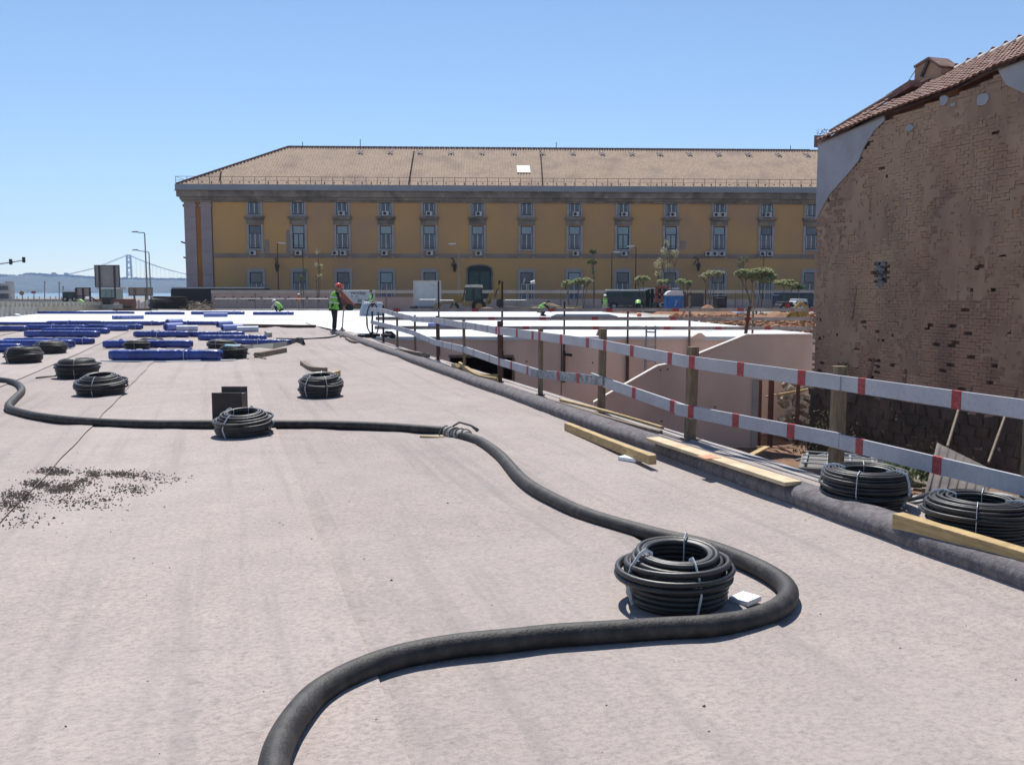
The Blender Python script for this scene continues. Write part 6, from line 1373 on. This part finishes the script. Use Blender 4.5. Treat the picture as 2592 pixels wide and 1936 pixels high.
tree('flat-topped pine left of the pale tall tree', 1640, 90, -.4, [(1628, 705, 24, 7, 1.5), (1612, 709, 9, 4, .4)], PINEL, seed=5, group=PIN, leaf=.15)
tree('small round-topped pine behind the red digger', 1672, 88, -.4, [(1673, 714, 17, 7, 1.2)], PINEL, seed=6, group=PIN, leaf=.15)
tree('small pine right above the blue toilet', 1728, 88, -.4, [(1730, 714, 21, 8, 1.6), (1742, 720, 9, 5, .5)], PINEL, seed=7, group=PIN, leaf=.15)
tree('pale flat-topped pine between toilet and the big umbrella pine', 1797, 86, -.4, [(1803, 694, 28, 9, 1.6), (1782, 700, 12, 6, .6), (1822, 690, 12, 6, .5)], PALEL, trunks=2, seed=8, group=PIN, leaf=.15)
tree('biggest umbrella pine, wide rounded crown on clustered trunks', 1915, 82, -.4, [(1885, 693, 26, 12, 2.2), (1925, 690, 32, 13, 2.8), (1935, 705, 30, 14, 2.4), (1905, 700, 26, 12, 1.8), (1870, 690, 12, 7, .7)], PINEL, trunks=3, seed=9, group=PIN, leaf=.15, th=.055)
tree('lower pine right of the biggest umbrella pine', 1985, 84, -.4, [(1985, 716, 26, 9, 1.8), (2008, 722, 12, 6, .7)], PINEL, seed=10, group=PIN, leaf=.15)
tree('small dark pine at the edge of the brick house', 2022, 92, -.4, [(2020, 727, 16, 7, 1.0)], GREENL, seed=11, group=PIN, leaf=.15)
tree('tall pale feathery tree between two umbrella pines', 1690, 96, -.4, [(1695, 640, 26, 18, .8), (1678, 668, 22, 18, .7), (1664, 690, 16, 16, .5), (1712, 650, 12, 14, .35), (1690, 615, 12, 12, .3)], PALEL, seed=12, leaf=.10, name='feathery_tree')
tree('dark narrow leafy tree before the eighth window bay', 1503, 98, -.4, [(1502, 640, 10, 12, .5), (1500, 662, 16, 14, .6), (1504, 690, 20, 14, .3)], GREENL, seed=13, leaf=.12, name='leafy_tree')
tree('sparse pale sapling before the ochre wall between the third and fourth window bay', 806, 98, -.4, [(806, 640, 8, 14, .16), (808, 670, 14, 16, .35), (800, 700, 18, 14, .35)], PALEL, seed=14, leaf=.11, name='sapling')
tree('sparse green sapling in front of the second ground-floor window', 768, 100, -.4, [(762, 705, 12, 14, .5), (770, 688, 8, 10, .25)], GREENL, seed=15, leaf=.10, name='sapling')
tree('faint sparse sapling above the right umbrella pine', 1880, 98, -.4, [(1882, 655, 14, 14, .35), (1878, 672, 16, 12, .3)], GREENL, seed=16, leaf=.11, name='sapling')
# ================================================================== street lamps
def lamp(px, ytop, Y, base_z, arms, label, th=.07, m=RUST, group=None, pxb=None):
    q = GB(pxb or px, Y, base_z); tpt = W(px, ytop, Y); q.x = q.x if pxb else tpt.x; t = thing('street_lamp', label, 'street lamp', q, group)
    b = MB(); b.tube([q, q.lerp(tpt, .5), tpt], [th*1.3, th, th*.7], 8); b.build('pole', m, t)
    for ax_, ay_ in arms:
        e = W(ax_, ay_, Y); b = MB(); b.tube([tpt, e], th*.6, 6); b.build('arm', m, t); s_ = 1 if e.x > tpt.x else -1; b = MB(); b.prism([e+Vector((-s_*.1, -.18, .02)), e+Vector((s_*.75, -.13, -.02)), e+Vector((s_*.75, .13, -.02)), e+Vector((-s_*.1, .18, .02))], (0, 0, .14)); b.build('lamp_head', WHITEM if Y < 130 else DARKM, t)
GL = 'street lamps before the ochre building'
lamp(702, 617, 108, -.4, [(707, 617)], 'lamp post at the left between the first and second window bay, short arm right', group=GL, m=RUST)
lamp(1161, 621, 106, -.4, [(1152, 619)], 'lamp post left of the dark green gateway, arm pointing left', group=GL, m=STEEL); lamp(1549, 641, 108, -.4, [(1554, 640)], 'plain dark lamp post near the eighth window bay', group=GL, th=.06); lamp(1610, 627, 106, -.4, [(1604, 625)], 'lamp post with a pale head right of the ninth window bay', group=GL)
lamp(766, 630, 110, -.4, [], 'thin dark post without arm at the second window bay', th=.05); lamp(1934, 640, 110, -.4, [], 'thin dark post without arm above the big umbrella pine', th=.05)
lamp(366, 590, 150, -.6, [(346, 588)], 'tall left street lamp by the river, head pointing left', th=.14, m=STEEL, pxb=374); lamp(377, 639, 150, -.6, [(347, 634)], 'shorter right street lamp by the river, thin arm pointing left', th=.12, m=STEEL, pxb=383)
for i, (py, lb) in enumerate(((614, 'upper small spotlight on the left corner of the ochre building'), (653, 'lower small spotlight on the left corner of the ochre building'))):
    e = W(464 if i == 0 else 470, py, 114); b = MB(); b.cbox(e, .5, .3, .18, 0, 0, .3); b.tube([e, e+Vector((.7, .3, -.1))], .03, 5); tag(b.build('spotlight', DARKM), lb, 'spotlight')
# traffic lights on an arm
tf = thing('traffic_light', 'traffic light arm reaching in from the left with two black signal heads', 'traffic light', GB(-140, 60, 0)); b = MB(); b.tube([GB(-140, 60, 0), W(-140, 685, 60)], .09, 8); b.tube([W(-140, 690, 60), W(62, 659, 60)], [.07, .035], 6); b.build('pole_and_arm', STEEL, tf)
for px, py in ((27, 663), (60, 658)):
    c = W(px, py, 59.9); b = MB(); b.cbox(c, .14, .16, .36); h_ = b.build('signal_head', BLACK, tf, bevel=.01)
    b = MB(); [b.lathe(c+Vector((0, .08, dz_)), [(.05, 0), (.05, .03)], 10, 'Y') for dz_ in (-.11, 0, .11)]; b.build('lens', DARKM, h_)
    b = MB(); [b.cbox(c+Vector((.09, 0, dz_)), .06, .12, .015) for dz_ in (-.06, .05, .16)]; b.build('visor', BLACK, h_)
# ================================================================== left: billboards, kiosk, mats, walls
def sign(px0, px1, y0, y1, ybase, Y, m, label, fm_=RUST, name='sign_board', posts_=(.2, .8)):
    a, c = W(px0, y1, Y), W(px1, y0, Y); t = thing(name, label, 'sign board', ((a.x+c.x)/2, Y, -.4)); L_ = c.x-a.x
    b = MB(); b.box(a.x, c.x, Y, Y+.08, a.z, c.z); b.build('panel', m, t)
    b = MB(); w_ = .09; b.box(a.x, c.x, Y-.06, Y-.005, c.z-w_, c.z); b.box(a.x, c.x, Y-.06, Y-.005, a.z, a.z+w_); b.box(a.x, a.x+w_, Y-.06, Y-.005, a.z+w_, c.z-w_); b.box(c.x-w_, c.x, Y-.06, Y-.005, a.z+w_, c.z-w_); b.build('frame', fm_, t)
    for f in posts_: b = MB(); x = a.x+L_*f; b.box(x-.09, x+.09, Y-.16, Y-.065, -.4, c.z-.05); b.build('post', fm_, t)
    return t
SG = mat('grey board back', (.30, .275, .255), (.36, .33, .31), 1, .8, .1, 5)
sign(241, 302, 671, 727, 757, 112, SG, 'large square billboard seen from its grey back on two posts', fm_=mat('dark reddish frame', (.10, .07, .07)))
sign(193, 229, 728, 750, 760, 104, mat('pale pink board', (.42, .34, .33)), 'small pale board with a reddish frame left of the large billboard', posts_=(.02, .5, .98)); sign(326, 386, 728, 749, 760, 100, mat('tan board', (.36, .29, .23), (.30, .24, .20)), 'tan wooden board right of the large billboard, below the street lamps', fm_=WOODG, posts_=(.25, .72))
kq = GB(275, 120, -.4); ks = thing('glass_kiosk', 'small glass kiosk seen under the large billboard', 'kiosk', kq); b = MB(); b.box(kq.x-1.1, kq.x+1.1, 120, 122, -.4, 1.9); b.build('glass_walls', mat('pale green glass', (.25, .36, .36), None, 3, .2, 0), ks); b = MB(); b.box(kq.x-1.4, kq.x+1.4, 119.7, 122.3, 1.9, 2.15); b.build('roof', WHITEM, ks)
for dx in (-1.1, -.35, .4, 1.1): b = MB(); b.box(kq.x+dx-.05, kq.x+dx+.05, 119.9, 119.99, -.4, 1.9); b.build('mullion', STEEL, ks)
b = MB(); b.box(kq.x-1.0, kq.x+1.0, 119.9, 119.985, -.4, .2); b.build('base_panel', WHITEM, ks)
vehicle(158, 196, 736, 757, 128, 'white-topped bus on the riverside road left of the small pale board', 'parked_bus', 'bus', BUSD, WHITEM, True)
# low concrete wall in segments with short posts on it
lw = thing('low_wall', 'low concrete wall along the left edge of the deck with stubby posts on top', 'wall', G(100, 795, 0)); Aw = [G(-140, 813, 0), G(-20, 806, 0), G(92, 796, 0), G(205, 788, 0), G(300, 783, 0)]
for i in range(4):
    for k in range(3):
        a, c = Aw[i].lerp(Aw[i+1], k/3), Aw[i].lerp(Aw[i+1], (k+1)/3); d = (c-a).normalized()*.03; h = .80-.12*i-.01*k; b = MB(); b.beam(a+d+Vector((0, 0, h/2)), c-d+Vector((0, 0, h/2)), .25, h); b.build('wall_panel', CONCG if i < 2 else mat('tan concrete', (.40, .34, .26), (.33, .28, .22), 2, .9, .2, 9), lw)
for i in range(40):
    t = i/40*4; j = int(t); c = Aw[j].lerp(Aw[j+1], t-j)+Vector((0, .5, .80-.12*t)); b = MB(); b.cbox(c+Vector((0, 0, .16)), .28, .25, .32); b.build('stub_post', mat('pale stub', (.48, .44, .36)), lw)
b = MB(); b.lathe(G(42, 800, .05)+Vector((0, 0, .0)), [(.22, 0), (.26, .06), (.12, .14), (.02, .15)], 12); tag(b.build('white_disc', FOAM, smooth=True), 'small white lid lying before the low concrete wall', 'disc')
pw = thing('parapet', 'pale riverside parapet running behind the low wall at the far left', 'parapet', GB(100, 140, -.4))
for k in range(16): a, c = GB(-40+k*22, 140, 0).x, GB(-18+k*22, 140, 0).x; b = MB(); b.box(a+.04, c-.04, 140, 140.4, -.4, .45); b.build('panel', mat('pale parapet', (.48, .45, .40), (.40, .37, .33), 1, .9, .1, 5), pw)
for k in range(12): b = MB(); p = GB(30+k*14, 150, -.4); b.tube([p, p+Vector((0, 0, 1.2))], .07, 5); tag(b.build('bollard', CONCG), ORD[k]+' small pale bollard from the left on the riverside road', 'bollard', 'riverside bollards')
# white building at the left edge
WB = mat('white masonry', (.62, .58, .54), (.54, .50, .46), .6, .85, .1, 4); a = W(-120, 760, 170); wb = thing('white_building', 'white building with stepped parapet cut by the left picture edge', 'building', (GB(-40, 170, 0).x, 170, -.4))
b = MB(); xs = [GB(p, 170, 0).x for p in (-220, -30, 4, 13, 18, 24, 27)]; zz = [W(0, y, 170).z for y in (700, 712, 717, 716, 712, 714, 736)]
b.box(xs[0], xs[1], 170, 171.6, -.4, zz[0]); b.box(xs[1], xs[3], 170.2, 171.4, -.4, zz[2]); b.box(xs[3]+.01, xs[6], 170.1, 171.5, -.4, zz[1]); b.build('wall', WB, wb)
b = MB(); b.box(xs[1], xs[6]+.6, 169.6, 170.0, zz[6]-.5, zz[6]); b.build('cornice', WB, wb)
for px in (2, 10, 18): b = MB(); x = GB(px, 170, 0).x; b.box(x-.22, x+.22, 169.9, 170.05, .2, 1.4); b.build('window', PANE, wb); b = MB(); b.box(x-.2, x+.2, 169.9, 170.05, zz[6]+.2, zz[6]+.9); b.build('window', PANE, wb)
# stacked dark mats
sm = thing('mat_stack', 'tall stack of dark mats standing behind the far blue rolls', 'mat stack', G(415, 784, .045)); mx0, mx1 = G(378, 784, 0).x, G(462, 784, 0).x; Ym = G(415, 784, 0).y; rr = random.Random(3)
for k in range(9): b = MB(); z = .05+k*.125; dx = rr.uniform(-.08, .08); b.cbox(((mx0+mx1)/2+dx+(.15 if k > 6 else 0), Ym+.8, z+.055), (mx1-mx0)*(1 if k < 7 else .9)+rr.uniform(-.1, .1), 1.6, .105, rr.uniform(-.02, .02), 0, .02 if k > 6 else 0); b.build('mat', mat('dark brown mat', (.055, .045, .035), (.035, .03, .028), 3, .9, .4, 20), sm)
b = MB(); b.box(GB(337, 78, 0).x, GB(428, 78, 0).x, 74, 74.3, .045, .22); tag(b.build('dark_batten', WOODD), 'dark flat timber lying before the stacked mats', 'timber')
# dark bin on a plinth, red brick pallets
b = MB(); q = GB(277, 78, .0); b.box(q.x-.7, q.x+.65, 78, 79.2, 0, .5); tag(b.build('plinth', CONCG), 'grey concrete plinth under the dark bin', 'plinth'); b = MB(); q = GB(270, 78.3, 0); b.prism([q+Vector((x, 0, z)) for x, z in ((-.32, .5), (.32, .5), (.42, 1.1), (-.42, 1.1))], (0, .7, 0)); tag(b.build('dark_bin', DARKM), 'dark bin standing on the grey plinth', 'bin')
b = MB(); b.tube([W(226, 750, 79), W(262, 771, 79)], .06, 6); tag(b.build('bent_prop', DARKM), 'thin dark rod leaning against the dark bin', 'rod')
RB = mat('red brick pallet', (.30, .14, .11), (.22, .11, .09), 4, .9, .3, 12)
for i, (x0, x1, y0, y1, lb) in enumerate(((236, 262, 758, 776, 'left red brick pallet behind the dark bin'), (283, 334, 757, 771, 'long red brick pallet right of the dark bin'), (300, 334, 770, 780, 'low red brick pallet at the foot of the long one'))):
    a, c = W(x0, y1, 88+i), W(x1, y0, 88+i); root = thing('brick_pallet', lb, 'brick pallet', ((a.x+c.x)/2, 88+i, a.z)); nn = 5
    for k in range(nn): b = MB(); b.box(a.x+(c.x-a.x)*k/nn+.02, a.x+(c.x-a.x)*(k+1)/nn-.02, 88+i, 89+i, a.z, c.z-.04*(k % 2)); b.build('brick_block', RB, root)
    b = MB(); b.box(a.x, c.x, 88+i, 89+i, a.z-.14, a.z-.01); b.build('pallet', WOODG, root)
rr = random.Random(77)
for i in range(9):
    x0 = 336+i*7.5; b = MB(); a = GB(x0, 92, -.2); b.box(a.x-.1, a.x+.1, 92, 92.2, -.3, .55+.1*(i % 3)); tag(b.build('marker_post', STRAP if i % 2 else CONCP), ORD[i]+' pale marker post from the left before the stacked dark mats', 'post', 'pale marker posts')
for i, (px, py, m, lb) in enumerate(((55, 742, YEL, 'round yellow roadside sign above the far parapet'), (85, 740, REDM, 'small red roadside sign right of the yellow one'))):
    c = W(px, py, 135); t = thing('roadside_sign', lb, 'sign', (c.x, 135, -.4)); b = MB()
    if i == 0: b.lathe(c, [(.34, -.04), (.34, .04)], 14, 'Y')
    else: b.cbox(c, .62, .06, .34)
    b.build('face', m, t); b = MB(); b.tube([Vector((c.x, 135.1, -.4)), c+Vector((0, .08, 0))], .05, 6); b.build('post', STEEL, t)
for i, (px, y0) in enumerate(((113, 712), (150, 714), (160, 724), (300, 735))): b = MB(); b.tube([GB(px, 160, -.6), W(px, y0, 160)], .09, 6); b.tube([W(px-3, y0+3, 160), W(px+3, y0+3, 160)], .06, 5); tag(b.build('thin_mast', STEEL), ['tallest thin mast on the far shore road, leftmost', 'thin mast above the white-topped bus, left of its twin', 'thin shorter mast right above the white-topped bus', 'small mast right of the glass kiosk'][i], 'mast')
b = MB(); rr = random.Random(19)
for _ in range(14): p = GB(rr.uniform(0, 300), rr.uniform(100, 134), -.3); b.cbox(p+Vector((0, 0, .2)), rr.uniform(.4, 1.6), .6, rr.uniform(.3, .8), rr.random())
tag(b.build('road_clutter', mat('tan clutter', (.34, .30, .22), (.16, .14, .12), 1, .9, .2, 6)), 'tan crates and clutter along the riverside road', 'clutter')
# ================================================================== bridge and far shore
BY = 4600.0; BRM = mat('bridge steel', (.18, .13, .13), None, 1, .8, 0)
br = thing('suspension_bridge', 'hazy suspension bridge over the river, one tower showing left of the ochre building', 'bridge', (W(329, 738, BY).x, BY, -3.2))
def tower(cx_, nm='tower'):
    b = MB(); zt = W(329, 645, BY).z; zd = W(329, 707, BY).z
    for s_ in (-1, 1): b.quadbox([Vector((cx_+s_*x, BY+y, z)) for z, q in ((-3, 13), (zt, 8.5)) for x, y in ((q-3.2, -4), (q+3.2, -4), (q+3.2, 4), (q-3.2, 4))])
    for z in (zt-4, zt*.82, zt*.64, zt*.45, zt*.2): b.box(cx_-12, cx_+12, BY-3, BY+3, z-2.5, z+2.5)
    for k in range(4):
        z = zt*(.45+.135*k); b.beam((cx_-10, BY, z), (cx_+10, BY, z+zt*.13), 2, 2, (0, 1, 0)); b.beam((cx_+10, BY, z), (cx_-10, BY, z+zt*.13), 2, 2, (0, 1, 0))
    return b.build(nm, BRM, br)
tx = W(329, 738, BY).x; tower(tx); tower(tx+980)
zt = W(329, 645, BY).z; zd = W(329, 708, BY).z
b = MB()
for o in (-11, 11):
    b.tube([W(150, 700, BY)+Vector((0, o, 0)), W(240, 679, BY)+Vector((0, o, 0)), Vector((tx, BY+o, zt))], 1.1, 5); pts = [Vector((tx+980*k/24, BY+o, zd+8+(zt-zd-8)*((k/24-.5)*2)**2)) for k in range(25)]; b.tube(pts, 1.1, 5)
b.build('main_cable', BRM, br)
b = MB(); b.box(W(120, 0, BY).x, tx+1400, BY-11, BY+11, zd, zd+2.5); b.box(W(120, 0, BY).x, tx+1400, BY-11, BY+11, zd-9, zd-7.5); x = W(120, 0, BY).x
while x < tx+1400: b.beam((x, BY-10, zd-7.5), (x+9, BY-10, zd), 1, 1, (0, 1, 0)); b.beam((x+9, BY-10, zd), (x+18, BY-10, zd-7.5), 1, 1, (0, 1, 0)); x += 18
b.build('deck_truss', BRM, br)
b = MB(); 
for k in range(1, 48): x = tx+980*k/48; t_ = (k/48-.5)*2; b.tube([(x, BY-11, zd), (x, BY-11, zd+8+(zt-zd-8)*t_*t_)], .5, 4)
b.build('hangers', BRM, br, kind='stuff')
sil = [(-400, 700), (0, 697), (20, 700), (60, 702), (90, 695), (115, 697), (135, 699), (165, 700), (200, 701), (230, 704), (260, 706), (330, 707), (400, 709), (480, 709), (700, 712), (1300, 716), (2600, 716), (3300, 720)]
def silY(px):
    for (a, ya), (c, yc) in zip(sil, sil[1:]):
        if a <= px <= c: return ya+(yc-ya)*(px-a)/(c-a)
    return 715
b = MB(); NI = 520; rows_ = [(3000, -3.3, 0), (3040, .18, 0), (3250, .45, 1), (3500, .8, 1), (3750, 1.0, 1), (4100, .8, 0), (4350, -.05, 0)]
for i in range(NI+1):
    px = -400+3700*i/NI
    for (Y, f, j) in rows_:
        zz = W(px, silY(px), 3750).z; x = (px-CX)/F*3750; z = zz*f if f > -1 else f
        z = z+(2.5*noise.noise((x*.02, Y*.02, 0))+5*abs(noise.noise((x*.05, Y*.013, 5)))) if f > 0 else z
        b.v.append((x, Y+40*noise.noise((x*.003, Y, 1)), z))
nr = len(rows_)
for i in range(NI):
    for k in range(nr-1): a = i*nr+k; b.f.append((a, a+nr, a+nr+1, a+1))
struct(b, 'hills', mat('far wooded hills', (.03, .045, .025), (.05, .06, .035), .012, .95, 0, c3=(.14, .13, .12), scale3=.02, amt3=.5), False)
b = MB(); rr = random.Random(23)
for _ in range(900):
    px = rr.uniform(-100, 480); x = (px-CX)/F*3750; zz = W(px, silY(px), 3750).z; b.blob((x, 3740+rr.uniform(-30, 30), zz+rr.uniform(-1, 3)), rr.uniform(4, 9), 6, rr.uniform(3, 7), rr, 6, 4, .25)
b.build('far_woods', mat('far wooded hills', (.05, .07, .035)), kind='stuff')
for i, (px, y, w_, lb) in enumerate(((134, 690, 8, 'left one of two hazy tower blocks on the far ridge'), (165, 690.5, 7, 'right one of two hazy tower blocks on the far ridge'), (88, 695, 9, 'low hazy block on the far ridge'))):
    c = W(px, y, 3800); wd = w_/F*3800; b = MB(); b.box(c.x-wd/2, c.x+wd/2, 3800, 3815, 0, c.z); t = thing('tower_block', lb, 'building', (c.x, 3800, 0)); b.build('walls', mat('far pale block', (.42, .40, .37)), t); b = MB(); [b.box(c.x-wd/2+.5, c.x+wd/2-.5, 3799.2, 3799.9, c.z-4-5*k, c.z-2.4-5*k) for k in range(3)]; b.build('window_band', DARKM, t)
# haze
b = MB(); b.box(-4200, 4200, -210, 5200, -4.6, 420)
hm = bpy.data.materials.new('haze air'); hm.use_nodes = True; n = hm.node_tree.nodes; n.remove(n['Principled BSDF']); v = n.new('ShaderNodeVolumePrincipled'); v.inputs['Color'].default_value = (.45, .64, 1, 1); v.inputs['Density'].default_value = .00011; v.inputs['Anisotropy'].default_value = .3
hm.node_tree.links.new(v.outputs[0], n['Material Output'].inputs['Volume']); o = b.build('haze', hm); o['kind'] = 'stuff'
